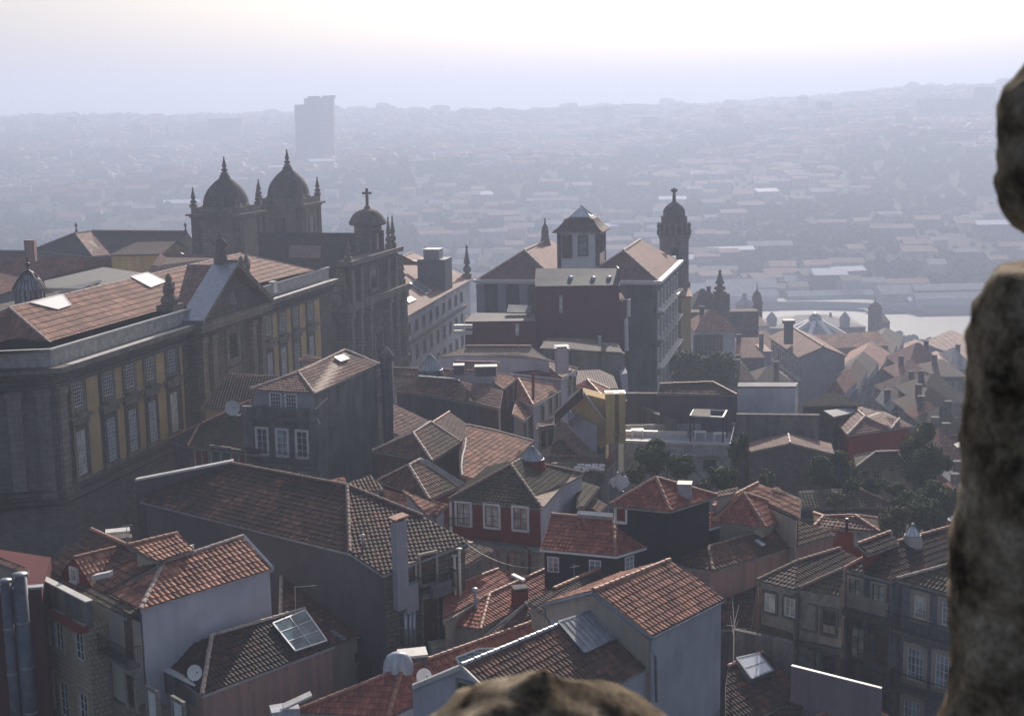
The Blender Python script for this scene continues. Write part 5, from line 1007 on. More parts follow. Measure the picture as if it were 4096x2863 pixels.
# body: front range, corner bay facing the camera
cor=[L(S0,0,29.6),L(LF,0,29.6),L(LF,-14,29.6),L(20,-30,29.6),L(-9,-32,29.6),L(-9.5,-9.5,29.6)]
cb=P('r1',-300,1350,29.6)
bay=[L(S0,0,0),L(-8.5,-6.2,0)]   # corner bay line
m.prism([V3((p.x,p.y,29.6)) for p in (L(S0,0,0),L(LF,0,0),L(LF,-14,0),L(LF-14,-30,0),L(-5,-32,0),L(-16,-18,0),L(-5.2,-7.2,0))],3); m.build('wall',M['gran'],T)
def cornice(nm,z,h,out,mat,s0=S0,s1=LF,back=.3):
    q=[L(s1,-back,0),L(s1,out,0),L(s0-.3*out,out,0),L(-5.2-out*.9,-7.2+.2*out,0)-e*out*.3,L(-16,-18,0)-e*out,L(-16,-18,0)+e*back,L(-5.2+back,-7.2,0),L(s0+back,-back,0)]
    mb=MB(); top=[V3((p.x,p.y,z+h)) for p in q]; bot=[V3((p.x,p.y,z)) for p in q]
    k=len(q)
    for i in range(k//2-1):
        mb.poly([top[i],top[i+1],top[k-2-i],top[k-1-i]]); mb.poly([bot[i],bot[k-1-i],bot[k-2-i],bot[i+1]])
    for i in range(k): mb.poly([bot[i],bot[(i+1)%k],top[(i+1)%k],top[i]])
    return mb.build(nm,M[mat],T)
cornice('cornice',29.55,.45,1.1,'granl'); cornice('cornice',29.1,.45,.7,'gran'); cornice('architrave',28.2,.35,.3,'gran')
m=MB(); fbox(m,-1,LF,.45,1.12,30.0,30.04); m.build('cornice_flashing',M['capw'],T)
cornice('sill_band',19.2,.45,.35,'gran'); cornice('string_course',18.5,.4,.55,'gran'); cornice('parapet',30.0,1.35,-.15,'conc'); cornice('parapet_coping',31.35,.14,.02,'capw')
# pilasters of the corner bay and ends
def pil(s,w=1.1,o=.0,z0=18.9,z1=28.2): 
    mb=MB(); fbox(mb,s-w/2,s+w/2,o-.1,o+.35,z0,z1); fbox(mb,s-w/2-.15,s+w/2+.15,o-.1,o+.5,z1-.6,z1+.02); fbox(mb,s-w/2-.15,s+w/2+.15,o-.1,o+.5,z0,z0+.5); mb.build('pilaster',M['granl'],T)
pil(-1.5,1.0)
bA=L(S0,0,0);bB=L(-5.2,-7.2,0);be=(bB-bA).normalized();bn=V3((-be.y,be.x,0)); bn=bn if bn.dot(CAM-bA)>0 else -bn; BL=(bB-bA).length
for u in (.9,3.2,5.6,BL-.6):
    mb=MB(); c=bA+be*u; mb.box(c+V3((0,0,18.9)),be*.55,bn*.35,9.3); mb.box(c+V3((0,0,27.6)),be*.7,bn*.5,.6); mb.box(c+V3((0,0,18.9)),be*.7,bn*.5,.5); mb.build('pilaster',M['granl'],T)
mb=MB(); mb.box(bA+be*4.4+V3((0,0,21)),be*.75,bn*.12,5); mb.build('niche_panel',M['gran'],T)
# window bays
sW=[];
for x in (610,852,1029,1195,1372): sW.append(fs('r1',x,1400 if x>700 else 1520)[0])
sR=[fs('r2',x,y)[0] for x,y in ((178,1260),(300,1220),(400,1190),(495,1160),(600,1130))]
print('bays',['%.1f'%s for s in sW+sR])
for s in sW+sR:
    c=L(s,0.06,0)
    w=window(T,L(s,.05,27.0),e,1.5,2.0,fm='woodw',gm='g_dark',sur='granl',nx=5,ny=6,arch=True,sw=.42)
    w2=window(T,L(s,.05,22.0),e,1.45,3.8,fm='woodw',gm=random.choice(['g_sky','g_dark','g_cur','g_sky']),sur='gran',nx=5,ny=10,arch=True,sw=.45)
    mb=MB(); fbox(mb,s-1.7,s+1.7,0,.55,25.0,25.3); fbox(mb,s-1.35,s+1.35,0,.35,24.5,25.0); fbox(mb,s-.8,s+.8,0,.6,25.3,25.55); mb.build('window_hood',M['granl'],T); mb=MB(); fbox(mb,s-1.3,s+1.3,0,.3,19.65,20.0); mb.build('window_sill',M['granl'],T)
ys=[]
allb=sorted(sW)+sorted(sR)
for grp in (sorted(sW),sorted(sR)):
    for i in range(len(grp)-1): ys.append((grp[i]+grp[i+1])/2)
    ys.append(grp[-1]+(grp[-1]-grp[-2])/2*1.02); ys.append(grp[0]-1.75)
for s in ys:
    mb=MB(); sp=1.35 if s>30 else 1.5
    w=.75 if s in (ys[4],ys[5]) else .95
    if abs(s-(sorted(sW)[0]-1.75))<.01: w=.18
    if abs(s-(sorted(sW)[-1]+(sorted(sW)[-1]-sorted(sW)[-2])/2*1.02))<.01: w=.25
    fbox(mb,s-w,s+w,-.05,.03,19.66,28.19); mb.build('yellow_panel',M['yellow'],T)
for s in sW[:3]: window(T,L(s+1,.05,15.6),e,1.5,2.2,fm='iron',gm='g_dark',sur='granl',nx=5,ny=5,sw=.25)
for s in (sW[0]-1.,): mb=MB(); mb.tube([L(s,.2,28.6),L(s,.2,18.9)],.07,6); mb.build('drain_pipe',M['yellow2'],T)
# basement ashlar buttress base
cornice('plinth',3.2,15.1,.3,'rubble',back=.05)
# centre block with pediment
pc=(fs('r1',1480,1000)[0]+fs('r1',2050,830)[0])/2; s0,s1=pc-8,pc+8
m=MB(); fbox(m,s0,s1,-.5,1.,3,29.2); m.build('centre_block',M['gran'],T)
for s in (s0+1,s0+3.2,s1-3.2,s1-1):
    mb=MB(); fbox(mb,s-.5,s+.5,1.,1.4,18.9,28.6); fbox(mb,s-.65,s+.65,1.,1.55,28,28.6); mb.build('pilaster',M['granl'],T)
for zc,hh in ((26.6,2.6),(21.6,4.2)): window(T,L(pc,1.03,zc),e,2.0,hh,fm='woodb',gm='g_dark',sur='granl',nx=4,ny=6,arch=True,sw=.6)
mb=MB(); fbox(mb,pc-3.6,pc+3.6,1.,2.3,19.2,19.6); mb.build('balcony',M['granl'],T)
mb=MB(); fbox(mb,s0-.5,s1+.5,-.5,1.9,29.2,30.1); mb.build('entablature',M['granl'],T)
ap=fs('r1',1790,570,1.0); pk=34.9; 
q=[L(s0-.3,1.2,30.1),L(s1+.3,1.2,30.1),L(pc,1.2,pk)]; b=[p-n*1.2 for p in q]
mb=MB(); mb.poly(q); mb.poly(b[::-1]); mb.build('pediment',M['gran'],T)
for a_,b_ in ((q[0],q[2]),(q[2],q[1])):
    mb=MB(); d=(b_-a_); up=V3((0,0,.45)); mb.box((a_+b_)/2+n*-.4,d/2*1.04,n*1.3,up); mb.build('raking_cornice',M['granl'],T)
    mb=MB(); mb.box((a_+b_)/2+n*-.4+V3((0,0,.46)),d/2*1.05,n*1.34,V3((0,0,.06))); mb.build('pediment_flashing',M['zinc'] if a_ is q[0] else M['granl'],T)
rf=[L(s0+.5,0,30.6),L(pc,0,pk+.1),L(pc,-3.6,pk+.1),L(s0+.5,-1.6,30.6)]; rg=[L(s1-.5,0,30.6),L(pc,0,pk+.1),L(pc,-3.6,pk+.1),L(s1-.5,-1.6,30.6)]
roof_part(T,[rf,rg],'t_pale',lod=3,name='pediment_roof')
mb=MB(); mb.lathe(L(pc,0,31.5),[(1.6,-.5),(1.35,.6),(.75,1.3),(.7,1.7),(1.,1.9)],12); mb.build('scroll_base',M['granl'],T)
# statue and urns on the pediment
def statue(c,h,label,w=.5):
    t=thing('statue',label,'statue',c); mb=MB()
    mb.lathe(c,[(w*.95,0),(w*.95,.2*h),(w*.7,.24*h),(w*.85,.3*h),(w*.62,.5*h),(w*.7,.66*h),(w*.55,.74*h),(w*.28,.78*h),(w*.32,.84*h),(w*.35,.9*h),(w*.2,.97*h),(0,h)],12,e=(1,.8))
    mb.tube([c+V3((w*.5,0,.7*h)),c+V3((w*.95,-.1,.56*h)),c+V3((w*.55,-.3,.48*h))],[w*.2,w*.16,w*.12],7); mb.tube([c+V3((-w*.5,0,.7*h)),c+V3((-w*.9,-.1,.6*h)),c+V3((-w*.8,-.2,.8*h))],[w*.2,w*.16,w*.1],7)
    mb.build('figure',M['granl'],t)
    return t
statue(L(pc,.2,pk+.3),3.3,'dark stone figure on top of the pediment of the granite building',.75)
for s,l in ((s0-.8,'left'),(s1-.2,'right')):
    c=L(s,-1.2,31.2); t=thing('stone_trophy','weathered carved stone trophy on the %s of the pediment'%l,'ornament',c); mb=MB()
    mb.box(c-V3((0,0,1.3)),e*1.1,n*.9,2.2); mb.lathe(c+V3((0,0,.9)),[(.8,0),(.9,.5),(.45,1.),(.6,1.6),(.3,2.2),(.35,2.6),(0,3.1)],9,smooth=False)
    mb.tube([c+V3((.2,0,1.8)),c+e*1.1+V3((0,0,2.9))],[.22,.1],6); mb.tube([c+V3((0,0,1.6)),c-e*1.2+V3((0,0,2.3))],[.2,.12],6); mb.build('carving',M['granl'],t)
for s in (s1+1.6,): 
    c=L(s,-1.4,31.2); t=thing('stone_trophy','curved stone crest just right of the pediment apex','ornament',c); mb=MB(); mb.lathe(c,[(.9,-1.3),(.9,.2),(1.1,1.0),(.5,2.2),(.75,2.8),(.2,3.9),(0,4.)],9,smooth=False,e=(.6,1)); mb.build('carving',M['granl'],t)
c=bA+be*6.8+V3((0,0,30)); t=thing('stone_trophy','dark carved stone trophy on the left corner parapet at the photo edge','ornament',c); mb=MB(); mb.lathe(c,[(1.3,0),(1.2,1.2),(.8,1.6),(1.15,2.6),(.9,3.8),(1.1,4.6),(.4,5.6),(.6,6.1),(0,6.6)],10,smooth=False); mb.build('carving',M['gran'],t)
# main roof
zE=30.9
V=dict(a=P('r1',310,1208,zE),b=P('r2',560,872,zE))
sa=(V['a']-o0).dot(e)
R0=P('r1',75,862,35.6); R1=P('r1',1930,437,35.6)
print('roof',V['a'],R0,R1,(R0-o0).dot(n),(R1-o0).dot(n),(R0-o0).dot(e),(R1-o0).dot(e))
E0=L(.6,-1.1,zE);E1=L(LF-.5,-1.1,zE); ro=-8.2
def rz(fr,x,y): q=onwall(fr,x,y,L(0,ro,0),L(10,ro,0)); return (q-V3((FA.x,FA.y,0))).dot(e),q.z
for k_ in (('r1',75,862),('r1',1040,610),('r1',1930,437)): print('ridge',rz(*k_))
s_0,z_0=rz('r1',75,862); s_1,z_1=rz('r1',1930,437); zr=(z_0+z_1)/2
r0=L(s_0,ro,zr);r1=L(s_1,ro,zr); B0=L(s_0,-15.5,zE);B1=L(LF-.5,-15.5,zE)
f1=[E0,E1,r1,r0]; 
rf_=roof_part(T,[f1,[E1,B1,r1],[B0,E0,r0],[B1,B0,r0,r1]],'f_red',[(r0,r1),(E0,r0),(E1,r1)],[(E0,E1)],'ridgel',lod=2,c=.6,rl=.85,amp=.1)
skylight(rf_,[('r1',240,830),('r1',500,764),('r1',567,850),('r1',460,885)],f1,'g_bright','capw',1,1,.1,bars=False)
skylight(rf_,[('r1',1045,622),('r1',1185,588),('r1',1335,660),('r1',1205,707)],f1,'g_bright','capw',1,1,.1,bars=False)
mb=MB(); q_=onplane('r1',1945,590,f1[0],newell(f1)); mb.tube([q_,D('r1',1975,560,q_.y),D('r1',1975,495,q_.y),D('r1',2010,493,q_.y)],.06,5); mb.build('vent_pipe',M['iron'],rf_)
# courtyard side
c=D('r1',235,690,150); rr=(D('r1',345,700,150)-D('r1',118,700,150)).length/2
t=T; cz=D('r1',235,705,150)
m=MB(); m.lathe(cz-V3((0,0,4)),[(rr,0),(rr,4)],8,smooth=False,rot=.39); o=m.build('lantern',M['g_sky'],T)
m=MB(); hp=(D('r1',235,560,150)-cz).z; m.lathe(cz,[(rr*1.15,-.1),(rr*.75,hp*.45),(rr*.35,hp*.82),(0,hp)],16,smooth=False); m.build('lantern_glazing',M['g_sky'],o)
m=MB()
for k in range(24): a=2*math.pi*k/24; m.tube([cz+V3((x*math.cos(a),x*math.sin(a),z+.03)) for x,z in ((rr*1.16,-.1),(rr*.76,hp*.45),(rr*.36,hp*.82),(0.02,hp))],.06,4); 
for k in range(16): a=2*math.pi*k/16; m.tube([cz+V3((rr*1.0*math.cos(a),rr*1.0*math.sin(a),-4)),cz+V3((rr*math.cos(a),rr*math.sin(a),0))],.07,4)
m.tube([cz+V3((0,0,hp)),cz+V3((0,0,hp+1.3))],.08,5); m.lathe(cz+V3((0,0,hp+.4)),[(.25,0),(.3,.25),(0,.5)],8); m.build('lantern_ribs',M['iron'],o)
def rp(pts,mat,name='roof',**k): return roof_part(T,[[P('r1',*p) for p in pts]],mat,lod=3,name=name,**k)
rp([(-500,700,29.5),(0,760,29.5),(350,640,30.7),(890,515,32.1),(890,462,33.),(-600,458,33)],'f_pale','rear_roof')
rp([(600,735,29.4),(820,640,30.2),(800,665,30),(380,730,29.2)],'sheetf','courtyard_roof')
m=MB(); q=[P('r1',x,y,29.6) for x,y in ((350,640),(660,512),(1240,600),(1040,660),(520,760),(380,720))]; m.prism(q,20,mt=1); m.build('courtyard_block',[M['yellow2'],M['sheetd']],T)
# attic room
m=MB(); dA=q[1].y+6
zt=D('r1',900,440,dA).z
pp=[D('r1',900,440,dA),D('r1',1230,440,dA),D('r1',1290,338,dA+.0)]
x0=D('r1',893,440,dA);x1=D('r1',1290,440,dA)
m=MB(); m.prism([V3((x0.x,dA,zt)),V3((x1.x,dA,zt)),V3((x1.x+2,dA+9,zt)),V3((x0.x+2,dA+9,zt))],22); m.build('attic_room',M['yellow2'],T)
g0=V3((x0.x-.3,dA-.3,zt));g1=V3((x1.x+.3,dA-.3,zt)); rgz=D('r1',1290,338,dA+4).z
roof_part(T,[[g0,g1,V3((x1.x+.3+1,dA+4.5,rgz)),V3((x0.x+2.6,dA+4.5,rgz))],[V3((x1.x+2.2,dA+9,zt)),V3((x0.x+2,dA+9,zt)),V3((x0.x+2.6,dA+4.5,rgz)),V3((x1.x+.3+1,dA+4.5,rgz))]],'f_old',lod=3,name='attic_roof')
m=MB(); m.poly([g1,V3((x1.x+2.2,dA+9,zt)),V3((x1.x+1.2,dA+4.5,rgz-.05))]); m.build('attic_gable',M['yellow2'],T)
rp([(1170,600,31),(1500,560,31.4),(1900,440,33),(1290,432,33),(1220,520,32)],'f_pale','rear_roof')
cupola(T,P('r1',1450,505,31.5),1.7,.5,1.3,12,glass='g_sky',drum='redp',name='roof_lantern')
c=P('r1',248,425,34.); m=MB(); m.box(c-V3((0,0,1)),V3((.6,0,0)),V3((0,.5,0)),2.6); m.build('chimney',M['pink'],T)
# right end terrace parapets behind cornice
c=fs('r2',350,960)[0]; mb=MB(); mb.box(L(c,-.15,30.4),e*.5,n*.3,1.3); mb.build('parapet_pier',M['capw'],T)
# long monastery roofs behind
h=slab('long dark monastery roof with one sunlit hip behind the granite building',[('r1',265,402,28),('r1',745,455,28),('r1',890,440,28),('r1',1640,440,28),('r1',1500,255,'2-3:25'),('r1',740,250,'2-3:25'),('r1',600,270,'z5')],[(0,1,6),(1,2,5,6),(2,3,4,5)],[0,1,2,3,4,5,6],10,'f_dark','rubble',ridges=[(5,4),(0,6),(6,5)],rm='terrad',lod=3,cat='monastery roof')
LM=h
m=MB(); nf=newell(h.faces[1]); m.poly([p+nf*.06 for p in h.faces[1]],uv=None); m.build('sun_tinted_hip',M['f_pale'],h.t)  # paler tile overlay puts the sunlight into this hip's colour
slab('thin dark roof strip with pale chimney at the far left',[('r1',-200,460,28.5),('r1',262,458,28.5),('r1',262,405,30),('r1',-200,400,30)],[(0,1,2,3)],[0,1,2,3],10,'f_dark','rubble',lod=3)
for x,l in ((613,'small dark finial post on the hip of the monastery roof'),(1490,'small finial post on the monastery ridge beside the domed tower')):
    b_=P('r1',x,258,31.5); t=thing('finial',l,'finial',b_); mb=MB(); mb.lathe(b_,[(.3,0),(.12,.5),(.12,.9),(.3,1.1),(.1,1.4),(0,1.7)],8); mb.build('spike',M['gran'],t)
# ================================================================== CHURCH
C=thing('church','dark baroque church with two domed towers and a tall carved front','church',L(75,-10,5))
# facade slab pieces s from 64 to 90
def cf(s0,s1,y0,y1,z0,z1,mat='gran',nm='front'): mb=MB(); fbox(mb,s0,s1,y0,y1,z0,z1); return mb.build(nm,M[mat],C)
cf(64.5,88,-3,.2,4,25.2,'gran','front'); 
for s in (65.5,69,72.5,80.5,83.8,87.2): 
    mb=MB(); fbox(mb,s-.55,s+.55,.2,.8,6,24.4); fbox(mb,s-.7,s+.7,.2,1.,24.3,25.2); mb.build('pilaster',M['granl'],C)
cf(64,88.4,-.5,1.1,25.2,26.1,'granl','cornice'); cf(64,88.4,-.5,.9,15.2,15.9,'granl','string_course')
for s,w,z,hh in ((76.5,2.6,19,3.6),(70.7,1.6,18.5,2.6),(82.1,1.6,18.5,2.6),(76.5,2.4,10,4),(70.7,1.5,10,3),(82.1,1.5,10,3)):
    window(C,L(s,.25,z),e,w,hh,fm='woodb',gm='g_dark',sur='granl',nx=3,ny=4,arch=True,sw=.5)
# upper storey with volutes
cf(66,85,-1.6,.1,26.1,31,'gran','upper_front')
for s in (66.8,70.2,80.8,84.2):
    mb=MB(); fbox(mb,s-.5,s+.5,.1,.6,26.1,30.4); mb.build('pilaster',M['granl'],C)
window(C,L(75.5,.15,28.2),e,2.6,2.6,fm='woodb',gm='g_dark',sur='granl',nx=3,ny=3,arch=True,sw=.5)
cf(65.2,85.8,-1,1.1,31,31.6,'granl','cornice')
for sg,b0_ in ((1,85),(-1,66)):
    mb=MB(); pr=[(0,30.6),(.8,29.6),(1.,28.4),(1.9,27.6),(2.8,27.2),(3.1,26.1),(0,26.1)]
    q=[L(b0_+sg*a,-.2,z) for a,z in pr]; r=[L(b0_+sg*a,-1.4,z) for a,z in pr]
    mb.poly(q);mb.poly(r[::-1])
    for i in range(len(q)): mb.poly([q[i],q[(i+1)%len(q)],r[(i+1)%len(q)],r[i]])
    mb.build('volute',M['granl'],C)
# bell gable
def sz(fr,x,y,off=0.): q=onwall(fr,x,y,L(0,off,0),L(10,off,0)); return (q-o0).dot(e),q.z
print('bellgable',sz('r2',920,560),sz('r2',1120,560),sz('r2',1020,420),sz('r2',1010,275),sz('r2',1205,700),sz('r2',830,760))
bg=(sz('r2',920,560,-3)[0]+sz('r2',1120,560,-3)[0])/2; top=sz('r2',1020,420,-3)[1]
print('bg',bg,top)
bw=(sz('r2',1120,560,-3)[0]-sz('r2',920,560,-3)[0])/2
hwf=1.9; bs=sz('r2',1020,560,-1.5)[0]; top=sz('r2',1020,420,-1.5)[1]
cf(bs-hwf,bs+hwf,-2.8,-.2,31.6,top-2.1,'granl','bell_gable')
mb=MB(); mb.lathe(L(bs,-1.5,top-3.1),[(2.1,.9),(2.5,1.0),(2.6,1.25),(2.4,1.7),(2.05,2.3),(1.5,2.8),(.8,3.1),(0,3.15)],14,e=(1,1)); mb.build('bell_gable_roof',M['granl'],C)
for s in (bs-1.6,bs+1.6): mb=MB(); fbox(mb,s-.3,s+.3,-.25,.1,31.6,top-3.); mb.build('pilaster',M['gran'],C)
window(C,L(bs,-.15,(31.6+top-3)/2),e,1.4,2.4,fm='iron',gm='g_dark',sur='gran',nx=1,ny=1,arch=True,sw=.3,name='niche')
cc=L(bs,-1.5,top); mb=MB(); hh=sz('r2',1010,275,-1.5)[1]-top; mb.box(cc,e*.16,n*.16,hh); mb.box(cc+V3((0,0,hh*.72)),V3((.65,0,0)),V3((0,.12,0)),.3); mb.lathe(cc-V3((0,0,.1)),[(.5,0),(.4,.4),(.2,.6)],8); mb.build('cross',M['granl'],C)
def pinn(par,c,h,w=.35,name='pinnacle',mat='granl',n_=8):
    mb=MB(); mb.box(c,V3((w*1.1,0,0)),V3((0,w*1.1,0)),h*.16); mb.lathe(c+V3((0,0,h*.16)),[(w*.5,0),(w*1.05,h*.08),(w*1.1,h*.14),(w*.4,h*.24),(w*.85,h*.3),(w*.5,h*.5),(w*.2,h*.72),(w*.34,h*.76),(w*.1,h*.8),(0,h*.86)],n_); return mb.build(name,M[mat],par)
for s,z,hh in ((84.2,31.6,4.6),(82.4,31.6,4.6),(87.8,26.1,4.4),(86.5,26.1,4.4),(65,26.1,4.),(66.5,31.6,3)): pinn(C,L(s,.1,z),hh,.42)
# nave behind the front: dark sloping roof toward the camera
rn=[P('r2',250,590,33.8),P('r2',930,592,33.8)]
nl=P('r2',235,850,29.5);nr_=P('r2',925,862,29.5)
roof_part(C,[[nl,nr_,rn[1],rn[0]],[rn[0]+V3((8,14,-6)),rn[0],rn[1],rn[1]+V3((8,14,-6))]],'f_dark',lod=3,name='nave_roof')
m=MB(); m.prism([nl-V3((0,0,.3)),nr_-V3((0,0,.3)),nr_+V3((2,12,-.3)),nl+V3((2,12,-.3))],8); m.build('nave_wall',M['gran'],C)
cf(61,66,-9,-1,4,24.5,'gran','side_wall'); 
m=MB(); q=[sz('r2',x,y,-1) for x,y in ((810,780),(800,1000))]; 
# towers
def tower(K,w,z0,zc,dl,label_h,fh,side=1,arch=True):
    a=-n; # along the front face (to the left) 
    c=K+a*(w/2)+e*(w/2); c.z=0
    mb=MB(); mb.box(V3((c.x,c.y,z0)),a*(w/2),e*(w/2),zc-z0); tw=mb.build('tower',M['granl'],C)
    mb=MB(); mb.box(V3((c.x,c.y,zc)),a*(w/2+.35),e*(w/2+.35),.3); mb.box(V3((c.x,c.y,zc+.3)),a*(w/2+.75),e*(w/2+.75),.3); mb.box(V3((c.x,c.y,zc+.6)),a*(w/2+.1),e*(w/2+.1),.9); mb.build('cornice',M['granl'],tw)
    for s1_ in (-1,1):
        for t1 in (-1,1):
            mb=MB(); mb.box(V3((c.x,c.y,z0))+a*(s1_*(w/2-.45))+e*(t1*(w/2-.45)),a*.62,e*.62,zc-z0); mb.build('pilaster',M['gran'],tw)
            pinn(tw,V3((c.x,c.y,zc+1.5))+a*(s1_*(w/2-.2))+e*(t1*(w/2-.2)),fh,.45)
    r=w/2-.35; H_=label_h
    mb=MB(); mb.lathe(V3((c.x,c.y,zc+1.4)),[(r*1.04,0),(r*1.04,.3),(r,.35),(r*.985,.2*H_),(r*.92,.38*H_),(r*.80,.55*H_),(r*.64,.70*H_),(r*.46,.83*H_),(r*.28,.93*H_),(r*.22,H_),(r*.22,H_+.25),(0,H_+.3)],24); mb.build('dome',M['gran'],tw)
    pinn(tw,V3((c.x,c.y,zc+1.4+H_+.2)),dl,.45,'finial')
    if arch:
        for fc,dr in ((c-e*(w/2+.03),a),(c+n*(w/2+.03),e)):
            window(tw,V3((fc.x,fc.y,zc-3.2)),dr,1.9,3.2,fm='iron',gm='g_dark',sur='granl',nx=1,ny=1,arch=True,sw=.35,name='belfry_opening')
dT=212.; K1=D('r2',100,470,dT); z1=D('r2',100,470,dT).z
print('tower1',K1); tower(K1,7.6,18,z1-.3,2.9,4.5,3.1,arch=False)
dT=228.; K2=D('r2',548,400,dT); print('tower2',K2); tower(K2,7.6,18,K2.z-.3,3.,4.7,3.2)
# apse side block with balcony-like attic and small pale wall strip
m=MB(); sA,zA=sz('r2',735,1480,.0); fbox(m,61.5,64.,-.5,.3,5,18.5); m.build('pale_strip',M['cement'],C)
# ================================================================== WHITE MONASTERY WING (right of the church)
F0=P('r2',1298,1188,20.8);F1=P('r2',1768,918,20.8)
r1_=P('r2',1330,745,25.5); dd=(r1_-F0).dot((F1-F0).normalized()); u=(F1-F0).normalized(); v=V3((-u.y,u.x,0)); v=v if v.x<0 else -v
R1=F1+v*10.9+V3((0,0,4.7));R0=F0+v*10.9+V3((0,0,4.7)); 
t=thing('white_wing','long pale building with salmon tile roof, skylights and a dark tank housing','building',V3((F0.x,F0.y,5))); HW=t
ring=[F0,F1,F1+v*21.8,F0+v*21.8]
rf_=roof_part(t,[[F0,F1,R1,R0],[ring[2],ring[3],R0,R1]],'f_pale',[(R0,R1)],[(F0,F1),(F1,R1)],'ridgel',lod=3)
m=MB(); m.prism([p-V3((0,0,.1)) for p in inset(ring,.4)],4); m.poly([F1-V3((0,0,.1))-u*.4,ring[2]-V3((0,0,.1))-u*.4,R1-V3((0,0,.15))-u*.4]); m.build('wall',M['whiteb'],t)
on=-v
for k in range(9):
    for z in (18.6,14.6,10.9):
        s=2.4+k*4.6; window(t,F0+u*s+on*-.38+V3((0,0,z-20.8)),u,1.1,1.9 if z<18 else 1.5,fm='woodb',gm='g_dark',sur='trim',nx=2,ny=3,sw=.18)
m=MB(); m.box(F0+u*21+V3((0,0,16.4-20.8))+on*-.3,u*21,on*.25,.5); m.build('string_course',M['trimd'],t)
skylight(rf_,[('r2',1312,955),('r2',1350,938),('r2',1470,1005),('r2',1430,1030)],[F0,F1,R1,R0],'g_blue','capw',1,1)
skylight(rf_,[('r2',1290,1070),('r2',1325,1050),('r2',1360,1070),('r2',1310,1095)],[F0,F1,R1,R0],'g_blue','capw',1,1)
c=onplane('r2',1500,950,F0,newell([F0,F1,R1,R0])); wb=3.9
m=MB(); m.box(c-V3((0,0,1.5)),V3((2.3,-.6,0)),V3((.5,2.2,0)),D('r2',1500,772,c.y).z-c.z+1.5); m.build('tank_housing',M['tank'],t)
tz=D('r2',1500,772,c.y).z; m=MB(); m.box(V3((c.x-.2,c.y,tz)),V3((1.3,-.35,0)),V3((.3,1.3,0)),1.5); m.box(V3((c.x-.2,c.y,tz+1.5)),V3((1.4,-.35,0)),V3((.35,1.4,0)),.12,1); m.build('upper_tank',[M['zincd'],M['capw']],t)
m=MB(); m.box(V3((c.x-3.2,c.y+1,tz-.8)),V3((.9,-.2,0)),V3((.2,.7,0)),.35); m.build('duct',M['capw'],t)
b_=F1+V3((-1,0,0)); pinn(t,b_,6.2,.7,'pinnacle')
# ================================================================== CENTRAL BLOCK
Q0=P('r3',165,682,25.8);Q1=P('r3',1345,690,25.8);Q2=P('r3',1485,556,25.8); u=(Q1-Q0).normalized(); v=(Q2-Q1).normalized(); Q3=Q0+(Q2-Q1)
print('central',Q0,Q1,Q2,(Q1-Q0).length,(Q2-Q1).length,math.degrees((Q0-Q1).angle(Q2-Q1)))
t=thing('seminary_building','big dark four storey building with salmon hip roofs and white roof belvedere','building',V3((Q1.x,Q1.y,5))); CB=t
m=MB(); rg=inset([Q0,Q1,Q2,Q3],.5); m.prism([p-V3((0,0,.2)) for p in rg],4); m.build('wall',plaster('dark_grey_render',(.20,.20,.21),(.07,.07,.07),.8,streak=1.3),t)  # dark grey render with darker streaks
wl=(Q1-Q0).length; hw=7.
def Lc(a,b,z): return Q0+u*a+v*b+V3((0,0,z))
dl=(Q2-Q1).length
for a0,a1,tagn in ((0,12.,'left_roof'),(wl-12.,wl,'right_roof')):
    am=(a0+a1)/2; ra=Lc(am,6,3.9);rb=Lc(am,dl-4,3.9)
    c0,c1,c2,c3=Lc(a0,0,0),Lc(a1,0,0),Lc(a1,dl,0),Lc(a0,dl,0)
    roof_part(t,[[c0,c1,ra],[c1,c2,rb,ra],[c2,c3,rb],[c3,c0,ra,rb]],'f_pale' ,[(ra,rb),(c0,ra),(c1,ra)],[(c0,c1),(c1,c2),(c3,c0)],'ridgel',lod=3,name=tagn,edge='woodw',thick=.35)
c0,c1=Lc(12,3,.3),Lc(wl-12,3,.3); c2,c3=Lc(wl-12,dl,.3),Lc(12,dl,.3)
roof_part(t,[[c0,c1,c2,c3]],'f_old',lod=3,name='middle_roof')
m=MB(); m.box(Lc(wl/2,0,0)-V3((0,0,.15)),u*(wl/2+.3),v*.35,.4); m.box(Lc(wl,dl/2,0)-V3((0,0,.15)),v*(dl/2),u*.35,.4); m.build('eaves_cornice',M['woodw'],t)
# side facade windows and balconies (edge Q1-Q2)
for fl in range(4):
    z=25.8-2.9-fl*4.1
    for k in range(7):
        c=Q1+v*(2.3+k*4.0)-u*.48; c.z=z; window(t,c,v,1.25,2.3,fm='woodw',gm='g_dark',sur='capw',nx=2,ny=3,sw=.2)
    m=MB(); c=Q1+v*(dl/2)-u*.1; c.z=z-1.6; m.box(c,v*(dl/2-.8),u*.55,.3); m.build('balcony_slab',M['capw'] if fl!=1 else M['conc'],t)
for a in (.6,3.8,7.,9.5): m=MB(); m.box(Lc(a,.45,-7.5),u*.6,v*.2,7.); m.build('pilaster',M['bluegrey'],t)
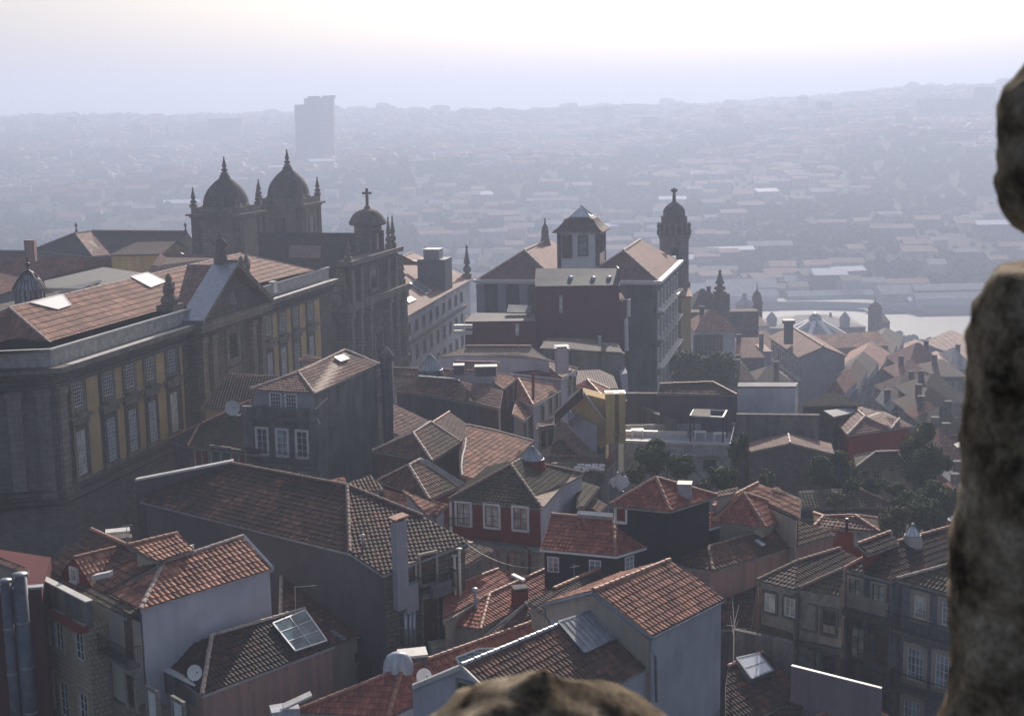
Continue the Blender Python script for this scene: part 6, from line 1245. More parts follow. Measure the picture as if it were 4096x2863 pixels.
# belvedere
d0=207.; c=D('r3',832,590,d0); hb=3.05
zb=c.z; ze_=D('r3',830,372,d0-3).z
a_=u;b__=v
cc=c+v*2.; cc.z=0
t2=thing('belvedere','white roof belvedere with dark corner posts, arched windows and glazed peak','belvedere',V3((cc.x,cc.y,zb-2)))
m=MB(); m.box(V3((cc.x,cc.y,zb-3)),u*hb*.98,v*hb*.98,ze_-zb+3); m.build('wall',M['woodw'],t2)
for s in (-1,1):
    for q in (-1,1): m=MB(); m.box(V3((cc.x,cc.y,zb-3))+u*(s*hb*.92)+v*(q*hb*.92),u*.28,v*.28,ze_-zb+3); m.build('corner_post',M['gran'],t2)
K=V3((cc.x,cc.y,0))-v*(hb+.0)
for x,y,w in ((752,460,1.2),(855,455,1.2)):
    p=onwall('r3',x,y,K,K+u); window(t2,p,u,w,3.0 if x<800 else 2.6,fm='woodb',gm='g_dark' if x<800 else 'g_sky',sur='gran',nx=2,ny=4,arch=True,sw=.16)
K=V3((cc.x,cc.y,0))+u*(hb)
for k in (-1.3,1.3): window(t2,V3((K.x,K.y,(zb+ze_)/2+.8))+v*k,v,1.2,2.4,fm='woodb',gm='g_dark',sur='gran',nx=2,ny=3,arch=True)
ev=3.7
lev=[(ev,0),(3.0,.55),(2.5,1.1),(2.05,1.8),(1.5,2.0)]
m=MB(); C0=V3((cc.x,cc.y,ze_))
prev=None
for r,z in lev:
    q=[C0+u*(sx*r)+v*(sy*r)+V3((0,0,z)) for sx,sy in ((-1,-1),(1,-1),(1,1),(-1,1))]
    if prev:
        for i in range(4): m.poly([prev[i],prev[(i+1)%4],q[(i+1)%4],q[i]])
    prev=q
m.poly(prev); m.build('roof',M['f_old'],t2)
m=MB(); 
for i in range(4): m.poly([prev[i],prev[(i+1)%4],C0+V3((0,0,3.3))]);
m.build('glass_peak',M['g_bright'],t2)
m=MB(); 
for i in range(4): m.tube([prev[i],C0+V3((0,0,3.52))],.1,4); m.tube([prev[i],prev[(i+1)%4]],.14,4)
m.build('glazing_bars',M['zinc'],t2)
m=MB(); m.box(C0+V3((0,0,-.15)),u*ev,v*ev,.18); m.build('eaves',M['trim'],t2)
# spire left of belvedere
c=D('r3',612,490,225); t=thing('spire','slender stone spire left of the white belvedere','spire',c-V3((0,0,4))); m=MB(); m.lathe(c-V3((0,0,4)),[(1.3,0),(1.3,4),(1.0,4.4),(.55,6.6),(.62,7.),(.3,8.2)],8,smooth=False); m.build('stone_base',M['granl'],t); m=MB(); tp=D('r3',614,275,225); m.tube([c+V3((0,0,4)),V3((c.x,c.y,tp.z))],[.18,.06],6); m.box(V3((c.x,c.y,tp.z-1.6)),V3((.5,0,0)),V3((0,.06,0)),.14); m.build('iron_cross',M['iron'],t)
# red walls before it
def dwall(name,pts,d,th,mat,par): 
    q=[D('r3',x,y,d) for x,y in pts]; m=MB(); m.poly(q); r=[p+V3((0,th,0)) for p in q]; m.poly(r[::-1])
    for i in range(len(q)): m.poly([q[i],q[(i+1)%len(q)],r[(i+1)%len(q)],r[i]])
    return m.build(name,M[mat],par)
t=thing('red_building','tall windowless oxblood sheet clad building with dark sloping top','building',D('r3',830,1110,186))
dwall('wall',[(548,712),(1085,706),(1088,800),(1130,805),(1135,1120),(1135,1300),(548,1300)],186,8,'redm',t)
q=[D('r3',545,715,185.7),D('r3',1090,708,185.7),D('r3',1088,600,191),D('r3',550,600,191)]
roof_part(t,[q],'sheetfd',lod=3,name='sloping_top')
dwall('side_top',[(1082,700),(1092,700),(1088,600),(1080,600)],187,3,'sheetd',t)
m=MB(); m.tube([D('r3',1098,800,185.6),D('r3',1148,800,185.6),D('r3',1146,905,185.6),D('r3',1130,925,185.6),D('r3',1133,1130,185.6)],.28,6); m.build('white_edging',M['capw'],t)
for x,y in ((775,662),(920,665),(1022,662)): 
    c=onplane('r3',x,y,q[0],newell(q)); m=MB(); m.lathe(c,[(.35,-.1),(.35,.25),(0,.3)],8); m.build('roof_vent',M['zinc'],t)
for x,y,d in ((712,828,186),): window(t,D('r3',x,y,d)-V3((0,.05,0)),V3((1,0,0)),.5,2.4,fm='cream' if 0 else 'trim',gm='g_cur',sur=None,nx=1,ny=1)
t=thing('red_building','low oxblood clad building with dark pitched roof and white sheet awning','building',D('r3',330,1100,184))
dwall('wall',[(97,940),(550,935),(550,1200),(97,1200)],184,6,'redm',t)
q=[D('r3',90,942,183.8),D('r3',552,936,183.8),D('r3',540,890,188),D('r3',160,885,188)]; roof_part(t,[q],'sheetfd',lod=3)
q2=[D('r3',363,882,186.5),D('r3',520,884,186.5),D('r3',530,838,189),D('r3',375,833,189)]; roof_part(t,[q2],'sheetf',lod=3,name='sheet_awning')
window(t,D('r3',432,992,183.9),V3((1,0,0)),.55,1.6,fm='trim',gm='g_cur',sur=None,nx=1,ny=1)
m=MB(); 
for y in (985,1022): m.box(D('r3',85,y,183),V3((1.2,0,0)),V3((0,.5,0)),.5)
m.build('white_ledge',M['capw'],t)
# cement fronted buildings below it
t=thing('cement_building','pale weathered cement wall with round shouldered top below the red wall','building',D('r3',900,1400,172))
dwall('wall',[(600,1120),(700,1105),(780,1115),(1110,1140),(1120,1180),(1125,1280),(1140,1420),(1130,1500),(600,1500)],172,7,'cement',t)
q=[D('r3',575,1112,171.8),D('r3',1125,1140,171.8),D('r3',900,1050,176),D('r3',620,1045,176)]; roof_part(t,[q],'f_dark',lod=3)
m=MB(); m.tube([D('r3',961,1100,171),D('r3',961,1035,171)],.2,6); m.build('flue',M['bluegrey'],t)
m=MB(); c=D('r3',718,1180,171.5); m.box(c-V3((0,0,1)),V3((.9,0,0)),V3((0,.6,0)),2.); m.lathe(c+V3((0,0,1)),[(1.1,0),(1,.3),(.5,.6),(0,.7)],8); m.build('chimney',M['cement'],t)
t=thing('roof','low brown roof between the cement wall and the ochre house','roof',D('r3',950,1330,160)); q=[D('r3',800,1370,158),D('r3',1080,1370,158),D('r3',1050,1290,162),D('r3',960,1250,164),D('r3',820,1255,164)]; roof_part(t,[q],'f_old',lod=3); m=MB(); m.prism([p-V3((0,0,.1)) for p in q],8); m.build('wall',M['cement'],t)
t=thing('white_house','narrow white wall end right of the cement building','house',D('r3',1130,1350,169)); dwall('wall',[(1095,1280),(1140,1270),(1145,1400),(1115,1420)],169,4,'white',t)
# ================================================================== BELL TOWER
d0=243.; b=D('r3',1438,750,d0); rT=(D('r3',1535,500,d0)-D('r3',1342,500,d0)).length/2
t=thing('bell_tower','dark rounded bell tower with stepped dome, balustrade and one hanging bell','tower',V3((b.x,b.y,5)))
zt=lambda y: D('r3',1438,y,d0).z
cx=V3((b.x,b.y,0)); zo0,zo1=zt(560),zt(462)
m=MB(); m.lathe(cx,[(rT*1.02,5),(rT*1.02,zt(760)),(rT*1.1,zt(750)),(rT*1.14,zt(690)),(rT*1.02,zt(680)),(rT,zo0),],8,smooth=False,rot=.39)
# open belfry stage: leave front and back bays open
for k in range(8):
    a0=k*math.pi/4+.39;a1=a0+math.pi/4; mid=(a0+a1)/2
    P0=cx+V3((rT*math.cos(a0),rT*math.sin(a0),0));P1=cx+V3((rT*math.cos(a1),rT*math.sin(a1),0))
    op=abs(math.sin(mid))>.95
    def w_(f0,f1): 
        A_=P0.lerp(P1,f0);B_=P0.lerp(P1,f1); m.poly([V3((*A_.xy,zo0)),V3((*B_.xy,zo0)),V3((*B_.xy,zo1)),V3((*A_.xy,zo1))])
        m.poly([V3((*(A_.xy*.0+ (cx.xy+(A_.xy-cx.xy)*.75)),zo0)),V3((*(cx.xy+(B_.xy-cx.xy)*.75),zo0)),V3((*(cx.xy+(B_.xy-cx.xy)*.75),zo1)),V3((*(cx.xy+(A_.xy-cx.xy)*.75),zo1))][::-1])
        for X in (A_,B_): m.poly([V3((*X.xy,zo0)),V3((*(cx.xy+(X.xy-cx.xy)*.75),zo0)),V3((*(cx.xy+(X.xy-cx.xy)*.75),zo1)),V3((*X.xy,zo1))])
    if op: w_(0,.14); w_(.86,1)
    else: w_(0,1)
m.lathe(cx,[(0,zo1),(rT,zo1),(rT,zt(420)),(rT*1.03,zt(410)),(rT*1.1,zt(395)),(rT*1.12,zt(385)),(rT*1.05,zt(380)),(rT*.98,zt(378))],8,smooth=False,rot=.39)
m.build('body',M['granl'],t)
m=MB(); m.box(V3((cx.x,cx.y,zo0+.02)),V3((rT*.9,0,0)),V3((0,rT*.9,0)),.15); m.build('belfry_floor',M['gran'],t)
m=MB(); m.lathe(V3((cx.x,cx.y,zo0+1.2)),[(.95,0),(.75,.35),(.55,1.1),(.4,1.6),(0,1.75)],12); m.tube([V3((cx.x-1.2,cx.y,zo0+3.)),V3((cx.x+1.2,cx.y,zo0+3.))],.15,5); m.tube([V3((cx.x,cx.y,zo0+3.)),V3((cx.x,cx.y,zo0+3.6))],.1,5); m.build('bell',M['iron'],t)
m=MB(); 
for k in range(16):
    a=k*math.pi/8; q=cx+V3((rT*1.04*math.cos(a),rT*1.04*math.sin(a),zt(385))); m.lathe(q,[(.22,0),(.3,.6),(.15,1.2),(.28,1.6),(0,2.3)],6)
m.build('balustrade',M['granl'],t)
m=MB(); m.lathe(cx,[(rT*.96,zt(380)),(rT*.96,zt(340)),(rT*1.0,zt(335)),(rT*.86,zt(325)),(rT*.86,zt(275)),(rT*.9,zt(268)),(rT*.74,zt(262)),(rT*.72,zt(225)),(rT*.55,zt(200)),(rT*.3,zt(182)),(rT*.13,zt(172)),(rT*.1,zt(120)),(0,zt(118))],16); m.build('dome',M['gran'],t)
m=MB(); m.lathe(cx,[(.25,zt(130)),(.18,zt(115)),(.55,zt(105)),(.6,zt(95)),(0,zt(82))],8); m.build('finial',M['gran'],t)
# ochre strip house, small church with spire, arcaded white house
t=thing('narrow_house','narrow ochre sided house wedged behind the big dark building','house',D('r4',85,1000,236)); q=[D('r4',45,545,236),D('r4',122,545,236),D('r4',122,1050,236),D('r4',45,1050,236)]
m=MB(); m.poly(q[::-1]); m.poly([p+V3((0,8,0)) for p in q]); m.poly([q[1],q[1]+V3((1,8,0)),q[2]+V3((1,8,0)),q[2]]); m.build('wall',M['yellow2'],t)
roof_part(t,[[q[0]+V3((-.3,-.3,0)),q[1]+V3((.3,-.3,0)),q[1]+V3((.3,8,1.5)),q[0]+V3((-.3,8,1.5))]],'f_red',lod=3)
def simple(label,pts,zg_d,d,mat,roofmat,depth=8,name='house',cat='house',rise=2.,wn=None,gable=None,group=None,fr='r4',dx=0.,part_roof=True,lean=None):
    """block: front top corners as pixels at distance d; returns root and corners"""
    A=D(fr,*pts[0],d);B=D(fr,*pts[1],d if lean is None else lean); zz=(A.z+B.z)/2; A.z=B.z=zz
    u=(B-A).normalized(); v=V3((-u.y,u.x,0)); v=v if v.y>0 else -v
    t=thing(name,label,cat,V3((A.x,A.y,zg_d)),group); R=[A,B,B+v*depth,A+v*depth]
    m=MB(); m.prism([p-V3((0,0,.05)) for p in inset(R,.2)],zg_d); m.build('wall',M[mat],t)
    if gable=='front':
        g0=(A+B)/2+V3((0,0,rise));g1=g0+v*depth; fc=[[A,A+v*depth,g1,g0],[B,g0,g1,B+v*depth]]
        m=MB(); i=v*.2; m.poly([A+i,B+i,g0+i]); m.build('gable',M[mat],t)
    elif gable=='pyr': g0=(R[0]+R[2])/2+V3((0,0,rise)); fc=[[R[i],R[(i+1)%4],g0] for i in range(4)]
    elif gable=='flat': fc=[R]
    else:
        k=min(depth/2,(B-A).length*.45); g0=A+v*depth/2+u*k+V3((0,0,rise));g1=B+v*depth/2-u*k+V3((0,0,rise)); fc=[[A,B,g1,g0],[B,R[2],g1],[R[2],R[3],g0,g1],[R[3],A,g0]]
    roof_part(t,fc,roofmat,lod=3,edge='trim',eaves=[(A,B)])
    mb=MB(); cc=(R[0]+R[2])/2+u*(B-A).length*random.choice([-.22,.2]); mb.box(cc,u*.4,v*.3,rise*.8+1.1); mb.box(cc+V3((0,0,rise*.8+1.1)),u*.5,v*.4,.12); mb.build('chimney',M['cement'],t)
    if wn:
        nxw,rows,w,hh=wn
        for r in range(rows):
            for k in range(nxw):
                c=A.lerp(B,(k+.5)/nxw)-v*-.18; c.z=zz-1.-hh/2-r*3.2; window(t,c,u,w,hh,fm='woodw' if random.random()<.5 else 'trim',gm=random.choice(['g_dark','g_sky','g_dark']),sur='trim',nx=2,ny=2)
    return t,R
t,R=simple('dark church nave roof with small corner spire beyond the bell tower',[(125,655),(365,655)],0,285,'gran','f_dark',14,'chapel','church',rise=3.6,gable='x')
tp=D('r4',340,345,285); b=D('r4',343,520,285); pinn(t,V3((b.x,b.y,b.z-.5)),(tp.z-b.z)*1.15,1.1,'spire','gran')
m=MB(); bb=D('r4',345,660,285); m.box(bb-V3((0,0,8)),V3((1.7,0,0)),V3((0,1.7,0)),b.z-bb.z+8); m.build('turret',M['gran'],t)
m=MB(); bb=D('r4',265,740,283); m.box(bb-V3((0,0,3)),V3((9.5,0,0)),V3((0,2,0)),D('r4',265,655,283).z-bb.z+3); m.build('lower_wall',M['rubble'],t)
t,R=simple('white arcaded house with brown hip roof above the dark trees',[(150,808),(470,815)],2,255,'whiteb','f_red',12,rise=3.2)
for k in range(7): c=R[0].lerp(R[1],.06+k*.09); c.z-=2.6; window(t,c+V3((0,.15,0)),V3((1,0,0)),1.,3.6,fm='trim',gm='g_dark',sur='cement',nx=1,ny=1,arch=True)
tree('pine dark tree beside the white arcaded house wall',('r4',240,1100),3.0,d=222,base=0,seed=23,n=2500,size=.42)
# ================================================================== TOWN BELOW, RIVER, FAR HILLS
# pale apartment house with plain end wall
d0=262.; A=D('r4',960,1015,d0);B=D('r4',1305,1000,d0); zc=(A.z+B.z)/2; A.z=B.z=zc; C0=D('r4',738,948,d0+24); 
u=(B-A).normalized(); v=V3((C0.x-A.x,C0.y-A.y,0)).normalized(); Ld=25.
t=thing('apartment_house','pale apartment house with blank grey end wall, lichen roof and rows of tall windows','house',V3((A.x,A.y,-12)))
R=[A,B,B+v*Ld,A+v*Ld]; pk=D('r4',1135,928,d0).z
g0=V3((*((A+B)/2).xy,pk));g1=g0+v*Ld
roof_part(t,[[A-v*.4-u*.5,A+v*Ld-u*.5,g1,g0-v*.4],[B-v*.4+u*.5,g0-v*.4,g1,B+v*Ld+u*.5]],'f_pale',[(g0,g1)],[(A,A+v*Ld),(A,g0),(g0,B)],'ridgel',lod=3)
m=MB(); m.prism([p for p in inset(R,.1)],-14); m.poly([A+v*.1,B+v*.1,g0+v*.1]); m.build('wall',M['bluegrey'],t)
w=-u
for r in range(3):
    for k in range(6):
        c=A+v*(2.+k*4)-u*-.08; c.z=zc-2.6-r*4.3; window(t,c,v,1.8,2.8,fm='woodw',gm='g_dark',sur='capw',nx=2,ny=2,sw=.25)
    m=MB(); c=A+v*Ld/2; c.z=zc-4.6-r*4.3; m.box(c,v*Ld/2,u*.3,.3); m.build('string_course',M['capw'],t)
c=D('r4',868,870,d0+10); m=MB(); m.box(c-V3((0,0,1)),V3((.8,0,0)),V3((0,.6,0)),4.); m.box(c+V3((0,0,3)),V3((1.1,0,0)),V3((0,.8,0)),.7); m.build('chimney',M['tank'],t)
simple('white house end with dark red roof left of the apartment house',[(670,975),(745,960)],-10,275,'white','f_pale',9,gable='flat')
simple('dark red roofed house behind the big tree, left of the apartment house',[(470,1010),(690,1020)],-10,258,'rubble','f_red',14,rise=2.6)
simple('lichen roofed house low in front of the apartment house',[(470,1190),(620,1195)],-2,238,'cement','f_pale',9,rise=2.2)
simple('white ruin fronted house below the dark red roof',[(480,1105),(560,1100)],-4,244,'white','f_old',6,rise=1.)
simple('patchy roofed house squeezed before the apartment facade',[(610,1180),(900,1225)],-2,240,'cement','f_old',9,rise=2.)
# white house with dome lantern and dark tower (small church)
t,R=simple('white church hall with pale roof below the dark cupola',[(500,790),(720,760)],-30,355,'whiteb','f_pale',26,'church_hall','church',rise=4.)
for k in range(6): c=R[0].lerp(R[1],.1+k*.16); c.z-=5.5; window(t,c-V3((0,-.1,0)),V3((1,0,0)),1.8,5,fm='trim',gm='g_dark',sur='cement',nx=1,ny=2,arch=True)
c=D('r4',530,700,365); t=thing('lantern_tower','round white lantern tower with small dome','tower',c-V3((0,0,6))); zz=lambda y:D('r4',530,y,365).z-c.z+6
m=MB(); m.lathe(c-V3((0,0,6)),[(2.2,0),(2.2,zz(620)),(2.4,zz(610)),(2.3,zz(600)),(1.95,zz(580)),(1.2,zz(560)),(.6,zz(552)),(.6,zz(525)),(0,zz(520))],16); m.build('drum',M['whiteb'],t)
c=D('r4',625,700,370); t=thing('church_tower','dark spiky church tower beside the white lantern tower','tower',c-V3((0,0,8))); zz=lambda y:D('r4',625,y,370).z-c.z+8
m=MB(); m.lathe(c-V3((0,0,8)),[(1.5,0),(1.5,zz(610)),(1.75,zz(600)),(1.45,zz(585)),(1.2,zz(545)),(.9,zz(520)),(.35,zz(505)),(.15,zz(490)),(.08,zz(440)),(0,zz(435))],8,smooth=False); m.build('spire',M['gran'],t)
# exchange palace: pyramid of glass roof with lantern
d0=430.; t=thing('market_hall','pale eight sided metal roof with glazed lantern and white ribs','hall',D('r4',1070,900,d0)); C0=D('r4',1070,870,d0+14); z1=D('r4',1070,745,d0+14).z; rb=(D('r4',1370,870,d0)-D('r4',780,870,d0)).length/2
m=MB(); m.lathe(V3((C0.x,C0.y,0)),[(rb*.97,-50),(rb*.97,C0.z),(rb,C0.z),(rb*.16,z1)],8,smooth=False,rot=.39); m.build('roof',M['sheetf'],t)
m=MB(); m.lathe(V3((C0.x,C0.y,z1)),[(rb*.18,0),(rb*.17,(D('r4',1070,700,d0+14).z-z1)),(rb*.1,D('r4',1070,680,d0+14).z-z1),(0,D('r4',1070,668,d0+14).z-z1)],10); m.build('lantern',M['g_sky'],t)
m=MB()
for k in range(8): a=k*math.pi/4+.39; m.tube([V3((C0.x+rb*1.01*math.cos(a),C0.y+rb*1.01*math.sin(a),C0.z+.3)),V3((C0.x+rb*.17*math.cos(a),C0.y+rb*.17*math.sin(a),z1+.3))],.9,4)
m.build('rib',M['woodw'],t)
t,R=simple('long dark riverside hall roof behind the pale metal roof',[(735,780),(1465,790)],-60,505,'rubble','sheetfd',24,'long_hall','hall',rise=3.)
for x in (740,1300): 
    b=D('r4',x,712,505); m=MB(); m.lathe(b,[(1.8,-3),(2.,0),(1.,1.4),(0,2.6)],8); m.build('roof_turret',M['conc'],t)
c=D('r4',1530,760,480); t=thing('church_tower','dark domed church tower with thin spike by the river','tower',c-V3((0,0,10))); zz=lambda y:D('r4',1530,y,480).z-c.z+10
m=MB(); m.lathe(c-V3((0,0,10)),[(2.4,0),(2.4,zz(650)),(2.65,zz(643)),(2.35,zz(635)),(2.2,zz(618)),(1.5,zz(602)),(.6,zz(592)),(.15,zz(585)),(.08,zz(545)),(0,zz(543))],10,smooth=False); m.build('masonry',M['gran'],t)
simple('dark church body stepping down right of the domed riverside tower',[(1575,745),(1650,745)],-60,485,'gran','f_dark',14,'church','church',rise=3.)
# descending street of narrow fronts
rng=random.Random(5)
ln_=[(1300,1290,225),(1390,1190,242),(1470,1110,262),(1560,1050,288),(1640,975,322),(1700,905,365),(1748,850,420)]
A=D('r4',1300,1290,225)
for i in range(6):
    x1,y1,_d=ln_[i+1]; B=P('r4',x1,y1+6,A.z); u=(B-A); u.z=0; u.normalize(); v=V3((-u.y,u.x,0)); w_=(3,4,6,8,8,8)[i]; R=[A,B,B+v*w_,A+v*w_]; A_=A
    t=thing('town_house','tall narrow blue grey fronted house, number-like step %s of the steep street'%('one two three four five six'.split()[i]),'house',V3((A.x,A.y,-50)),'houses stepping down the steep street')
    t['label']='tall blue grey fronted house of the steep street, %s counting from its near end'%('first second third fourth fifth sixth'.split()[i])
    m=MB(); m.prism([p-V3((0,0,.1)) for p in R],-50); m.build('wall',M['bluegrey'],t)
    g0=(R[0]+R[3])/2+V3((0,0,2.2));g1=(R[1]+R[2])/2+V3((0,0,2.2)); roof_part(t,[[R[0],R[1],g1,g0],[R[2],R[3],g0,g1],[R[3],R[0],g0],[R[1],R[2],g1]],['f_red','f_old','f_dark'][i%3],lod=3,eaves=[(R[0],R[1])],edge='capw')
    for r in range(4):
        for k in range(6):
            c=R[0].lerp(R[1],(k+.5)/6); c.z=A_.z-2.2-r*3.4; window(t,c-v*.05,u,1.1,2.1,fm='cement',gm=rng.choice(['g_sky','g_dark']),sur='bluegrey',nx=2,ny=2,sw=.12)

    A=V3((B.x,B.y,B.z-1.6))
# roofs on the right, explicit
rl=[('broad salmon roofed house top right of the steep street',(1780,1110),(2110,1120),262,'cement','f_pale',16,4,'x'),
('white building with small peaked roof light by the right pillar',(2125,1100),(2300,1105),268,'white','sheetf',14,3.,'x'),
('pale roofed house below the salmon roof, right of the steep street',(1720,1180),(2000,1190),246,'rubble','f_pale',12,2.6,'x'),
('grey flat topped house right of the steep street',(1990,1130),(2240,1190),243,'cement','f_old',12,2.,'x'),
('dark hipped house at the foot of the steep street',(1690,1400),(1990,1300),222,'rubble','f_old',14,3.,'x'),
('long greenish roofed house right of the steep street foot',(1860,1340),(2290,1380),214,'rubble','f_dark',14,3.2,'x'),
('small pale metal ridge roof by the saw shaped roofs',(1650,1425),(1770,1430),206,'cement','sheetf',9,1.6,'front'),
('two pitched salmon roof by the right pillar',(1780,1470),(2080,1490),200,'rubble','f_pale',11,2.6,'x')]
for l,a,b,dd,wm,rm_,dp,rs,gb in rl: simple(l,[a,b],-20,dd,wm,rm_,dp,rise=rs,gable=gb if gb!='x' else None,wn=(5,2,1.1,1.7))
s3l=[('dark roof house high by the right pillar',(1120,330),(1560,345),196,'rubble','f_old',12,3.,None),
('red brown roofed house beside the tall slender tree',(1180,400),(1420,395),182,'rubble','f_red',9,2.2,None),
('house with blue grey roof light near the right pillar',(1290,480),(1560,470),176,'redp','f_dark',10,2.6,None),
('pale pink roofed house beside the right pillar',(1260,585),(1400,560),168,'rubble','f_pale',8,2.,None),
('dark pink roof near the pillar, above the black openings',(1330,745),(1560,735),160,'rubble','f_red',12,3.4,None),
('low red walled shed beside the right pillar',(1430,880),(1560,870),150,'redp','sheetf',6,.8,None),
('orange tile roof partly hidden by the right pillar',(1400,1055),(1580,1045),139,'redp','t_lit',7,1.6,None)]
for l,a,b,dd,wm,rm_,dp,rs,gb in s3l: simple(l,[a,b],-10,dd,wm,rm_,dp,rise=rs,fr='s3',wn=(3,2,.8,1.2))
for x,y,dd,l in ((1385,435,180,'blue white dormer light on a dark roof'),(1330,575,166,'small white dormer on the pale pink roof'),(1515,590,165,'larger white dormer beside the right pillar')):
    c=D('s3',x,y,dd); t=thing('roof_light',l,'roof light',c); m=MB(); m.box(c-V3((0,0,1)),V3((.9,0,0)),V3((0,.8,0)),1.2); m.box(c+V3((0,0,.2)),V3((1.,.0,0)),V3((0,.9,0)),.15); m.build('casing',M['bluegrey'],t)
    m=MB(); q=[c+V3((sx*1.,sy*.9,.36)) for sx,sy in ((-1,-1),(1,-1),(1,1),(-1,1))]
    for i in range(4): m.poly([q[i],q[(i+1)%4],c+V3((0,0,1.1))])
    m.build('peak',M['g_bright'],t)
# ------------------------------------------------------------------ ground
def smooth(x): x=max(0,min(1,x)); return x*x*(3-2*x)
WZ=-65.
def far_shore(x): return 820-30*smooth((x-170)/80.)
def near_shore(x): return 735-50*smooth((x-178)/26.)
from mathutils import noise as mnoise
def gz(x,y):
    if y<95: z=8.
    else: z=8-14*smooth((y-95)/140)-57*smooth((y-230)/330)
    if x>-20: z-=0
    ns=near_shore(x); 
    if y>300: z=min(z,8-14-57*smooth((y-230)/330)) 
    if y>ns-12: z=min(z,-62-6*smooth((y-ns+12)/14))
    fsy=far_shore(x)
    if y>fsy-4:
        k=(y-fsy)
        z=-68+6*smooth((k+4)/8)
        if k>0:
            h=98*smooth(k/2300.)**.82+ 10*smooth(k/260.)
            h+=34*smooth((x-250)/700.)*smooth(k/900.)+ (16*mnoise.noise(V3((x/330.,y/420.,1.3)))+7*mnoise.noise(V3((x/110.,y/140.,4.))))*smooth(k/500)
            z+=h
        if y>3300: z-=(y-3300)*.03
    return z
m=MB(); xs=list(np.linspace(-1,1,130)); ys=[-60,0,40,80,110,140,170,200,230,270,310,350,400,450,500,550,600,640,665,680,695,705,715,725,740,760,775,785,795,805,815,825,835,845,855,870,890,920,960,1000]+[1000*1.045**k for k in range(1,40)]
G=[]
for y in ys:
    w=max(260,y*.62)+60
    G.append([V3((x*w,y,gz(x*w,y))) for x in xs])
for j in range(len(ys)-1):
    for i in range(len(xs)-1): m.poly([G[j][i],G[j][i+1],G[j+1][i+1],G[j+1][i]],uv=[(0,0)]*4,smooth=True)
mm,tt,b=nt('ground_mix'); ob=N(tt,'ShaderNodeTexCoord').outputs['Object']; n1=noise(tt,ob,.012,9,.68,(1,.5,2)); n2=noise(tt,ob,.05,6,.7)
f=math_(tt,'ADD',math_(tt,'MULTIPLY',n1,.6),math_(tt,'MULTIPLY',n2,.4))
cc=ramp(tt,f,[(.36,(.02,.03,.016)),(.48,(.04,.046,.028)),(.55,(.065,.065,.045)),(.62,(.045,.052,.03)),(.72,(.10,.09,.07))]); tt.links.new(cc,b.inputs['Base Color']); b.inputs['Roughness'].default_value=.95; b.inputs['Specular IOR Level'].default_value=.05
g=m.build('terrain',mm,kind='structure'); 
# water
m=MB(); m.poly([V3((-900,700,WZ)),V3((900,700,WZ)),V3((900,900,WZ)),V3((-900,900,WZ))]); mw,tt,b=nt('river_water'); b.inputs['Base Color'].default_value=(.05,.06,.07,1); b.inputs['Roughness'].default_value=.62; b.inputs['Specular IOR Level'].default_value=.16; b.inputs['IOR'].default_value=1.33
ob=N(tt,'ShaderNodeTexCoord').outputs['Object']; bump(tt,b,noise(tt,ob,.5,4,.6,(1,2.2,1)),.25,.3); m.build('river',mw,kind='structure')
def quay(x0,x1):
    m=MB(); k=18
    for i in range(k):
        a=x0+(x1-x0)*i/k;c=x0+(x1-x0)*(i+1)/k; y0=far_shore(a)-3;y1=far_shore(c)-3
        m.poly([V3((a,y0,WZ-1)),V3((c,y1,WZ-1)),V3((c,y1,WZ+4.2)),V3((a,y0,WZ+4.2))]); m.poly([V3((a,y0,WZ+4.2)),V3((c,y1,WZ+4.2)),V3((c,y1+14,WZ+4.4)),V3((a,y0+14,WZ+4.4))])
    return tag(m.build('quay_wall',M['conc']),'long pale stone quay wall along the far river bank','quay')
quay(80,420)
# ------------------------------------------------------------------ far riverside warehouses
def farbox(label,name,cat,x,y,w,dp,h,rot,wall,roof,rise=None,group=None,z=None,flat=False,wn=None):
    z=gz(x,y)-1 if z is None else z; t=thing(name,label,cat,V3((x,y,z)),group); a=V3((math.cos(rot),math.sin(rot),0))*w/2;b_=V3((-math.sin(rot),math.cos(rot),0))*dp/2; c=V3((x,y,z))
    m=MB(); m.box(c,a,b_,h+1); m.build('wall',M[wall],t)
    if not flat:
        rise=rise or dp*.2; m=MB(); T_=V3((0,0,h+1)); e1=c-a*1.04+T_;e2=c+a*1.04+T_; R=V3((0,0,rise)); q=[c-a*1.04-b_*1.06+T_,c+a*1.04-b_*1.06+T_,c+a*1.04+b_*1.06+T_,c-a*1.04+b_*1.06+T_]
        m.poly([q[0],q[1],e2+R,e1+R]);m.poly([q[2],q[3],e1+R,e2+R]);m.poly([q[1],q[2],e2+R]);m.poly([q[3],q[0],e1+R]); m.build('roof',M[roof],t)
    return t
def at(fr,x,y,d): p=D(fr,x,y,d); return p.x
